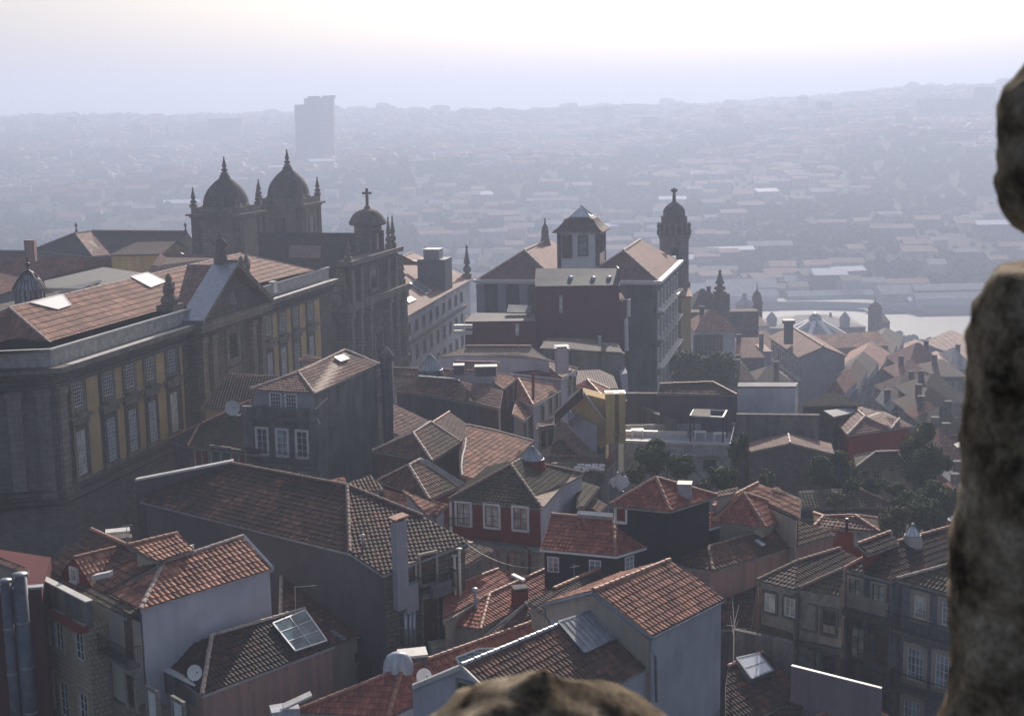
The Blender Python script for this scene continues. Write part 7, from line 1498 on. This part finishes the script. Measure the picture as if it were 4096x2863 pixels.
WH=[(250,400,860,55,18,8,'white','sheetf','long pale roofed riverside warehouse right of the bell tower'),(500,390,866,40,20,9,'white','sheetf','second pale roofed riverside warehouse further right'),(440,540,850,50,14,5,'capw','sheetf','low pale quay shed at the water edge'),
(1080,400,905,26,16,9,'cement','sheetf','pale roofed shed on the far bank slope'),(1170,445,880,20,16,14,'trimd','g_bright','dark riverside house with one bright white roof slope'),(680,505,868,10,10,9,'white','sheetf','small white house on the far quay, left'),
(820,505,868,18,12,7,'whitec','f_old','cream riverside house in the middle of the far quay'),(930,510,868,12,12,8,'white','f_old','small white riverside house with dark roof'),(1330,500,866,12,12,12,'white','f_old','narrow white riverside house right of the bright roof'),
(1440,500,866,24,12,10,'whitec','sheetf','wide pale riverside house right of centre on the far quay'),(880,480,885,30,14,9,'cement','sheetf','grey shed row above the quay'),(1630,420,880,46,12,5,'cement','f_pale','long low salmon roof on the far bank'),
(1950,540,838,60,20,7,'whitec','sheetf','broad pale warehouse above the right quay'),(2080,545,836,40,14,9,'cement','sheetf','grey riverside shed far right'),(2240,590,820,60,12,6,'capw','sheetf','long low quay shed near the right pillar'),(1930,590,822,22,8,4,'white','g_bright','bright white boat shed at the quay edge'),
(1250,610,852,60,12,4,'conc','sheetf','low grey quay shelter below the warehouses'),(720,250,1010,30,14,9,'cement','sheetf','grey roofed shed high above the warehouses')]
for x,y,d,w,dp,h,wm,rm_,l in WH:
    d-=22; X=at('r4',x,y,d); zz=gz(X,d); farbox(l,'warehouse','warehouse',X,d,w,dp,h*.8,.03,wm,rm_)
for i,(x,y) in enumerate(((1700,655),(1850,668),(2050,660),(1550,640),(1980,640))):
    c=P('r4',x,y,WZ); t=thing('moored_boat',('long dark barge moored in the river, %s of five'%['leftmost bar one','middle','rightmost','leftmost','second from right'][i]).replace('leftmost bar one','second from left'),'boat',c); m=MB(); Lb=[22,30,20,14,18][i]
    prof=[(-1,.0),(-.85,.8),(-.4,1),(.5,1),(.85,.7),(1,0)]; top=[];bot=[]
    for a,b_ in prof: top.append(V3((c.x+a*Lb,c.y-b_*2.2,WZ+1.6))); bot.append(V3((c.x+a*Lb*.92,c.y-b_*1.6,WZ-.3)))
    for a,b_ in prof[::-1][1:-1]: top.append(V3((c.x+a*Lb,c.y+b_*2.2,WZ+1.6))); bot.append(V3((c.x+a*Lb*.92,c.y+b_*1.6,WZ-.3)))
    k=len(top); m.poly(top)
    for j in range(k): m.poly([bot[j],bot[(j+1)%k],top[(j+1)%k],top[j]])
    m.build('hull',M['tank'],t); m=MB(); m.box(V3((c.x+Lb*.5,c.y,WZ+1.6)),V3((Lb*.18,0,0)),V3((0,1.4,0)),2.2); m.build('cabin',M['capw'],t)
# ------------------------------------------------------------------ near town on the slope toward the river (small)
rng=random.Random(11); n_=0; spots=[]
def free(x,y,r):
    return all((x-a)**2+(y-b)**2>(r+c)**2 for a,b,c in spots)
WM=['cement','whitec','bluegrey','white','cream','rubble']; RM=['f_pale','f_red','f_old','f_red','f_dark']
def lane(x,y): return None
tries=0
while n_<130 and tries<6000:
    tries+=1; y=rng.uniform(275,690); x=rng.uniform(.12,.40)*y if rng.random()<.8 else rng.uniform(-.02,.2)*y
    if y>near_shore(x)-40: continue
    w=rng.uniform(9,20);dp=rng.uniform(9,14)
    if not free(x,y,w*.5): continue
    pxx=x/y
    # keep clear of the hand built landmarks
    if 225<y<300 and .02<pxx<.26: continue
    if y<300 and pxx<.30: continue
    if y>540 and pxx>.10: continue
    if 330<y<540 and .14<pxx<.33 and y>395: continue
    if 340<y<400 and .10<pxx<.2: continue
    h=rng.uniform(7,13) if y<560 else rng.uniform(5,8)
    spots.append((x,y,w*.5)); n_+=1
    farbox('small tile roofed town house on the hazy slope down to the river','town_house','house',x,y,w,dp,h,rng.choice([.2,-.15,1.7,.1,1.4]),rng.choice(WM),rng.choice(RM),wn=(3,2) if y<470 else None,group='town houses on the slope to the river')
# houses screened by the lookout pillar
for i in range(34):
    y=86+i*9.5+rng.uniform(-3,3); x=y*rng.uniform(.345,.56); w=rng.uniform(8,13)
    if not free(x,y,w*.5): continue
    spots.append((x,y,w*.5)); farbox('tile roofed town house mostly screened by the right stone pillar','town_house','house',x,y,w,rng.uniform(8,12),rng.uniform(8,13),rng.choice([.2,-.15,.1]),rng.choice(WM),rng.choice(RM),wn=(3,2) if y<300 else None,group='town houses screened by the stone pillar')
# riverside trees (near bank)
m=MB(); rng=random.Random(3)
def blob(m,c,r,rng,k=6,sq=.8):
    rings=[]
    for i,(f,z) in enumerate(((.55,-.5),(1,0),(.75,.6),(.0,.95))):
        rings.append([c+V3((math.cos(j*6.283/k)*r*f*rng.uniform(.8,1.2),math.sin(j*6.283/k)*r*f*rng.uniform(.8,1.2),z*r*sq*rng.uniform(.85,1.15))) for j in range(k)])
    for i in range(3):
        for j in range(k): 
            q=[rings[i][j],rings[i][(j+1)%k],rings[i+1][(j+1)%k],rings[i+1][j]]; m.poly(q,uv=[(0,0)]*4)
for i in range(700):
    x=rng.uniform(186,330); y=near_shore(x)-rng.uniform(6,90)
    hgt=3*smooth((x-165)/40)*rng.uniform(.5,1.4)
    blob(m,V3((x,y,gz(x,y)+.3+hgt*.5)),rng.uniform(1.6,3.),rng)
tag(m.build('riverside_woodland',leaf('foliage_far',(.018,.026,.014),(.06,.068,.036)),kind='stuff'),'dark wooded river bank with scattered trees before the water','trees')
# far hill woods
m=MB(); rng=random.Random(9)
for i in range(15000):
    y=far_shore(0)+25+ (rng.random()**1.25)*2700; x=rng.uniform(-.42,.46)*y
    nn_=mnoise.noise(V3((x/170.,y/230.,2.)))
    if nn_<-.05 and y<2600: continue
    s=2.6+y/650.; blob(m,V3((x,y,gz(x,y)+s*.3)),s*rng.uniform(.6,1.6),rng,5,.95)
tag(m.build('hillside_woodland',bpy.data.materials['foliage_far'],kind='stuff'),'hazy woods and scrub covering the hills across the river','woodland')
# far houses
rng=random.Random(21); n_=0
while n_<290:
    y=far_shore(0)+40+(rng.random()**1.15)*760; x=rng.uniform(-.40,.40)*y
    if mnoise.noise(V3((x/170.,y/230.,2.)))>.2: continue
    if x<-60 and y<1000: continue
    bright=rng.random()<.06
    w=rng.uniform(8,17)*(1+y/3000.)*(1.5 if bright else 1)
    farbox('tiny haze veiled house on the hills across the river','hillside_house','house',x,y,w,rng.uniform(8,12)*(1+y/4000),rng.uniform(5,10),rng.uniform(-.3,.3),rng.choice(['whitec','cement','cement','cream']),'g_bright' if bright else rng.choice(['f_pale','f_red','f_old','sheetf']),group='houses on the far hills'); n_+=1  # bright roofs: sun glints put into a near-white roof colour
# farther houses, too many and too small to part: one mass
m=MB(); rng=random.Random(77); hm_=['whitec','cement','cream','f_pale','f_red','f_old','sheetf','trim']
for i in range(3200):
    y=1560+(rng.random()**.9)*1750; x=rng.uniform(-.41,.43)*y
    if mnoise.noise(V3((x/170.,y/230.,2.)))>.22: continue
    z=gz(x,y); w=rng.uniform(5,12)*(1+y/5000.); d_=rng.uniform(5,8); h_=rng.uniform(4,9)*(2.2 if rng.random()<.04 else 1); c=V3((x,y,z-1)); an=rng.uniform(-.4,.4); a=V3((math.cos(an),math.sin(an),0))*w; b_=V3((-math.sin(an),math.cos(an),0))*d_
    m.box(c,a,b_,h_+1,rng.choice([0,1,1,2,7])); k=rng.choice([3,4,5,6,3,4]); T_=V3((0,0,h_+1)); q=[c-a-b_+T_,c+a-b_+T_,c+a+b_+T_,c-a+b_+T_]; r1_=c-a*.6+T_+V3((0,0,d_*.45)); r2_=c+a*.6+T_+V3((0,0,d_*.45))
    m.poly([q[0],q[1],r2_,r1_],k); m.poly([q[1],q[2],r2_],k); m.poly([q[3],q[0],r1_],k); m.poly([q[2],q[3],r1_,r2_],k)
tag(m.build('distant_suburb',[M[k] for k in hm_],kind='stuff'),'haze veiled suburb of countless small houses over the far hills','suburb')
# scattered garden trees of the hillside
m=MB(); rng=random.Random(78)
for i in range(5000):
    y=far_shore(0)+30+(rng.random()**1.1)*2300; x=rng.uniform(-.42,.46)*y
    s=1.6+y/900.; blob(m,V3((x,y,gz(x,y)+s*.3)),s*rng.uniform(.6,1.4),rng,5,1.)
tag(m.build('scattered_garden_trees',bpy.data.materials['foliage_far'],kind='stuff'),'scattered garden trees between the houses across the river','trees')
# skyline buildings
def tow(label,x0,x1,yt,yb,d,name='apartment_block',cat='building',mat='cement',steps=()):
    A=D('o',x0,yb,d);B=D('o',x1,yb,d); tz=D('o',(x0+x1)/2,yt,d).z; zb=min(A.z,gz((A.x+B.x)/2,d))-6
    t=thing(name,label,cat,V3((A.x,d,zb))); m=MB(); m.box(V3(((A.x+B.x)/2,d+9,zb)),V3(((B.x-A.x)/2,0,0)),V3((0,9,0)),tz-zb)
    for a,b,y2 in steps:
        a_=D('o',a,y2,d);b_=D('o',b,y2,d); m.box(V3(((a_.x+b_.x)/2,d+9,tz-.5)),V3(((b_.x-a_.x)/2,0,0)),V3((0,7.9,0)),a_.z-tz+.5)
    m.build('wall',M[mat],t)
    m=MB(); rows=int((tz-zb)/3.2)
    for r in range(1,rows):
        m.box(V3(((A.x+B.x)/2,d-.02,zb+r*3.2)),V3(((B.x-A.x)/2*.96,0,0)),V3((0,.1,0)),.7)
    m.build('window_band',M['trim'],t)
    return t
tow('tall pale tower block alone on the hazy hill, wider right part',686,750,220,335,1750,steps=((690,715,216),(722,735,215),(738,749,214)))
tow('lower slab attached to the left of the hazy tower block',664,687,235,335,1752)
tow('wide low block on the far ridge left of the tower',468,542,266,305,2300)
tow('small tower block on the far ridge right of the domed churches',1350,1378,243,285,2500,steps=((1350,1376,240),))
tow('long slab on the high right ridge',2062,2190,222,262,2100)
tow('highest block at the right end of the ridge',2190,2232,198,250,2120,steps=((2195,2228,196),))
tow('squat block on the ridge in the right half',1560,1640,246,262,2600)
tow('small squat block on the left ridge',150,172,264,285,2500)
tow('low block on the ridge right of the tower',1085,1110,262,280,2600)
tow('medium block under the ridge near the right centre',1440,1476,262,290,2200)
c=D('o',1738,250,2400); t=thing('mast','thin mast on the far ridge above the river','mast',V3((c.x,c.y,c.z-10))); m=MB(); m.tube([c-V3((0,0,10)),D('o',1738,225,2400)],[2.4,1.3],6); m.build('tower_shaft',M['zincd'],t)
for x,y0,y1,l in ((982,268,240,'hairline mast on the left ridge'),(85,268,256,'short hairline mast at the far left ridge')):
    c=D('o',x,y0,2500); t=thing('mast',l,'mast',c); m=MB(); m.tube([c-V3((0,0,8)),D('o',x,y1,2500)],.8,5); m.build('tower_shaft',M['zincd'],t)
# ================================================================== NEAR STONES OF THE LOOKOUT
def rock_mat():
    m,t,b=nt('lichen_granite'); ob=N(t,'ShaderNodeTexCoord').outputs['Object']
    n1=noise(t,ob,9,8,.7); n2=noise(t,ob,26,6,.75); n3=noise(t,ob,90,4,.7)
    c=ramp(t,n1,[(.36,(.025,.018,.013)),(.45,(.12,.09,.062)),(.53,(.26,.205,.145)),(.64,(.46,.39,.30))])
    c=mix(t,ramp(t,n2,[(.52,(0,0,0)),(.66,(1,1,1))]),c,(.24,.205,.13)); c=mix(t,math_(t,'MULTIPLY',ramp(t,n3,[(.5,(0,0,0)),(.6,(1,1,1))]),.5),c,(.12,.09,.07))
    t.links.new(c,b.inputs['Base Color']); b.inputs['Roughness'].default_value=.95; b.inputs['Specular IOR Level'].default_value=.1
    bump(t,b,math_(t,'ADD',n1,math_(t,'MULTIPLY',n2,.5)),.8,.02); return m
RK=rock_mat()
def rock(name,label,cat,px,d,prof,seed,nseg=40,amp=.02,ey=1.):
    """revolved weathered stone: prof list of (pixel x of left edge, pixel y)"""
    cen=D('o',px,prof[0][1],d); t=[]; m=MB(); ring=[]
    pts=[]
    for i in range(len(prof)-1):
        k=max(2,int(abs(prof[i+1][1]-prof[i][1])/22)+1)
        for j in range(k): f=j/k; pts.append((prof[i][0]*(1-f)+prof[i+1][0]*f,prof[i][1]*(1-f)+prof[i+1][1]*f))
    pts.append(prof[-1])
    for x,y in pts:
        A=D('o',x,y,d); z=A.z; r=max(.002,cen.x-A.x); rr=[]
        for k in range(nseg):
            a=2*math.pi*k/nseg; p=V3((cen.x+r*math.cos(a),cen.y+r*ey*math.sin(a),z)); nn_=mnoise.noise(p*9+V3((seed,0,0)))*amp+mnoise.noise(p*28+V3((seed,5,0)))*amp*.55
            p+=V3((math.cos(a),math.sin(a),0))*nn_; p.z+=mnoise.noise(p*14+V3((0,seed,0)))*amp*.5; rr.append(p)
        ring.append(rr)
    for i in range(len(ring)-1):
        for k in range(nseg): m.poly([ring[i][k],ring[i+1][k],ring[i+1][(k+1)%nseg],ring[i][(k+1)%nseg]],smooth=True)
    m.poly(ring[0][::-1]); m.poly(ring[-1]); return tag(m.build(name,RK),label,cat)
rock('stone_baluster','weathered lichen covered stone pillar of the lookout at the right photo edge','pillar',2440,2.5,[(2420,-60),(2370,60),(2300,150),(2262,195),(2243,240),(2234,290),(2234,340),(2239,390),(2252,440),(2275,485),(2310,520),(2330,545),(2325,580),(2285,597),(2232,604),(2216,618),(2212,650),(2200,690),(2188,740),(2180,790),(2176,870),(2172,960),(2166,1080),(2160,1200),(2152,1300),(2144,1420),(2136,1520),(2120,1600),(2100,1700),(2080,2100)],3)
rock('stone_finial','mossy rounded stone top of the lookout parapet at the bottom centre','parapet stone',1225,2.2,[(1214,1500),(1196,1508),(1170,1524),(1128,1544),(1078,1562),(1035,1585),(985,1606),(940,1650),(900,1720),(880,1900)],11,nseg=72,amp=.03,ey=.8)
def wire(label,a,b,da,db,sag=.6,r=.02):
    A=D(*a,da);B=D(*b,db); m=MB(); m.tube([A.lerp(B,i/12)-V3((0,0,sag*4*(i/12)*(1-i/12))) for i in range(13)],r,4); tag(m.build('wire',M['iron']),label,'wire')
wire('sagging wire from the boarded attic house to the low courtyard wall',('s7',660,1080),('s7',500,1205),79,76)
wire('thin wire hanging across the azulejo fronted street in the right hand row',('s7',985,900),('s7',1350,965),79,78,.15)
wire('wire from the barn corner to the ivory vent pipes',('s5',1910,235),('s5',1862,420),82,81,.3)
wire('long wire crossing above the centre courtyard roofs',('s6',300,400),('s6',835,560),84,80,.5)
for a,b,d,l,e_ in ((('s4',1000,250),('s4',1000,90),80,'thin television antenna behind the red dormer roof',(('s4',955,110),('s4',1050,95))),
 (('s6',1050,660),('s6',1048,540),80,'small antenna on the weathered roof by the tall white house',(('s6',1020,560),('s6',1085,548))),
 (('s1',620,110),('s1',622,20),140,'small antenna on the roof with two box lights',(('s1',595,32),('s1',650,26))),
 (('s2',1290,1220),('s2',1290,1090),88,'antenna rising behind the long dark roof above the pink wall',(('s2',1262,1105),('s2',1322,1098))),
 (('s3',700,1440),('s3',700,1330),86,'antenna among the dark roofs of the right hand row',(('s3',672,1345),('s3',735,1340))),
 (('r6',1100,250),('r6',1100,150),125,'antenna on the ridge of the grey rendered house',(('r6',1070,165),('r6',1135,158)))):
    antenna(a,b,d,l,[e_],'zincd',.018)
# ================================================================== CAMERA, LIGHT, AIR
cam=bpy.data.cameras.new('camera'); co=bpy.data.objects.new('camera',cam); COL.objects.link(co); SC.camera=co
from mathutils import Matrix
Fw=_F; mat=Matrix((RI,UP,-Fw)).transposed().to_4x4(); mat.translation=CAM; co.matrix_world=mat
cam.sensor_width=36; cam.lens=36*FPX/4096; cam.clip_end=30000; cam.clip_start=.05
cam.dof.use_dof=True; cam.dof.focus_distance=120; cam.dof.aperture_fstop=6.3
SUN_AZ=math.radians(11); SUN_EL=math.radians(26)
sd=V3((math.sin(SUN_AZ)*math.cos(SUN_EL),math.cos(SUN_AZ)*math.cos(SUN_EL),math.sin(SUN_EL)))
sl=bpy.data.lights.new('sun','SUN'); sl.energy=5.; sl.angle=math.radians(.6); sl.color=(1,.905,.80); so=bpy.data.objects.new('sun',sl); COL.objects.link(so); so.rotation_euler=(-sd).to_track_quat('-Z','Y').to_euler(); so.location=(0,0,200)
w=bpy.data.worlds.new('World'); SC.world=w; w.use_nodes=True; t=w.node_tree; bg=t.nodes['Background']; sk=t.nodes.new('ShaderNodeTexSky'); sk.sky_type='NISHITA'; sk.sun_disc=False; sk.sun_elevation=SUN_EL; sk.sun_rotation=SUN_AZ; sk.altitude=100; sk.air_density=1.; sk.dust_density=4.; sk.ozone_density=1.
t.links.new(mix(t,1.,sk.outputs[0],(1.,1.,1.),'MULTIPLY'),bg.inputs[0]); bg.inputs[1].default_value=.082
m=MB(); m.box(V3((0,3000,-140)),V3((4200,0,0)),V3((0,4200,0)),325); hz=m.build('haze',[],kind='stuff'); hz.data.materials.clear(); hm=bpy.data.materials.new('haze_air'); hm.use_nodes=True; tt=hm.node_tree; tt.nodes.remove(tt.nodes['Principled BSDF']); pv=tt.nodes.new('ShaderNodeVolumePrincipled')
pv.inputs['Color'].default_value=(.66,.755,1.,1); pv.inputs['Density'].default_value=.0006; pv.inputs['Anisotropy'].default_value=.27; tt.links.new(pv.outputs[0],tt.nodes['Material Output'].inputs['Volume']); hz.data.materials.append(hm)
hz['label']='pale blue haze over the town and valley'; hz['category']='haze'
SC.view_settings.view_transform='Standard'; SC.view_settings.look='None'; SC.view_settings.exposure=.15; SC.view_settings.gamma=1
SC.cycles.max_bounces=6; SC.cycles.diffuse_bounces=3; SC.cycles.glossy_bounces=3; SC.cycles.volume_bounces=1; SC.cycles.use_denoising=True; SC.cycles.use_adaptive_sampling=True; SC.cycles.adaptive_threshold=.02
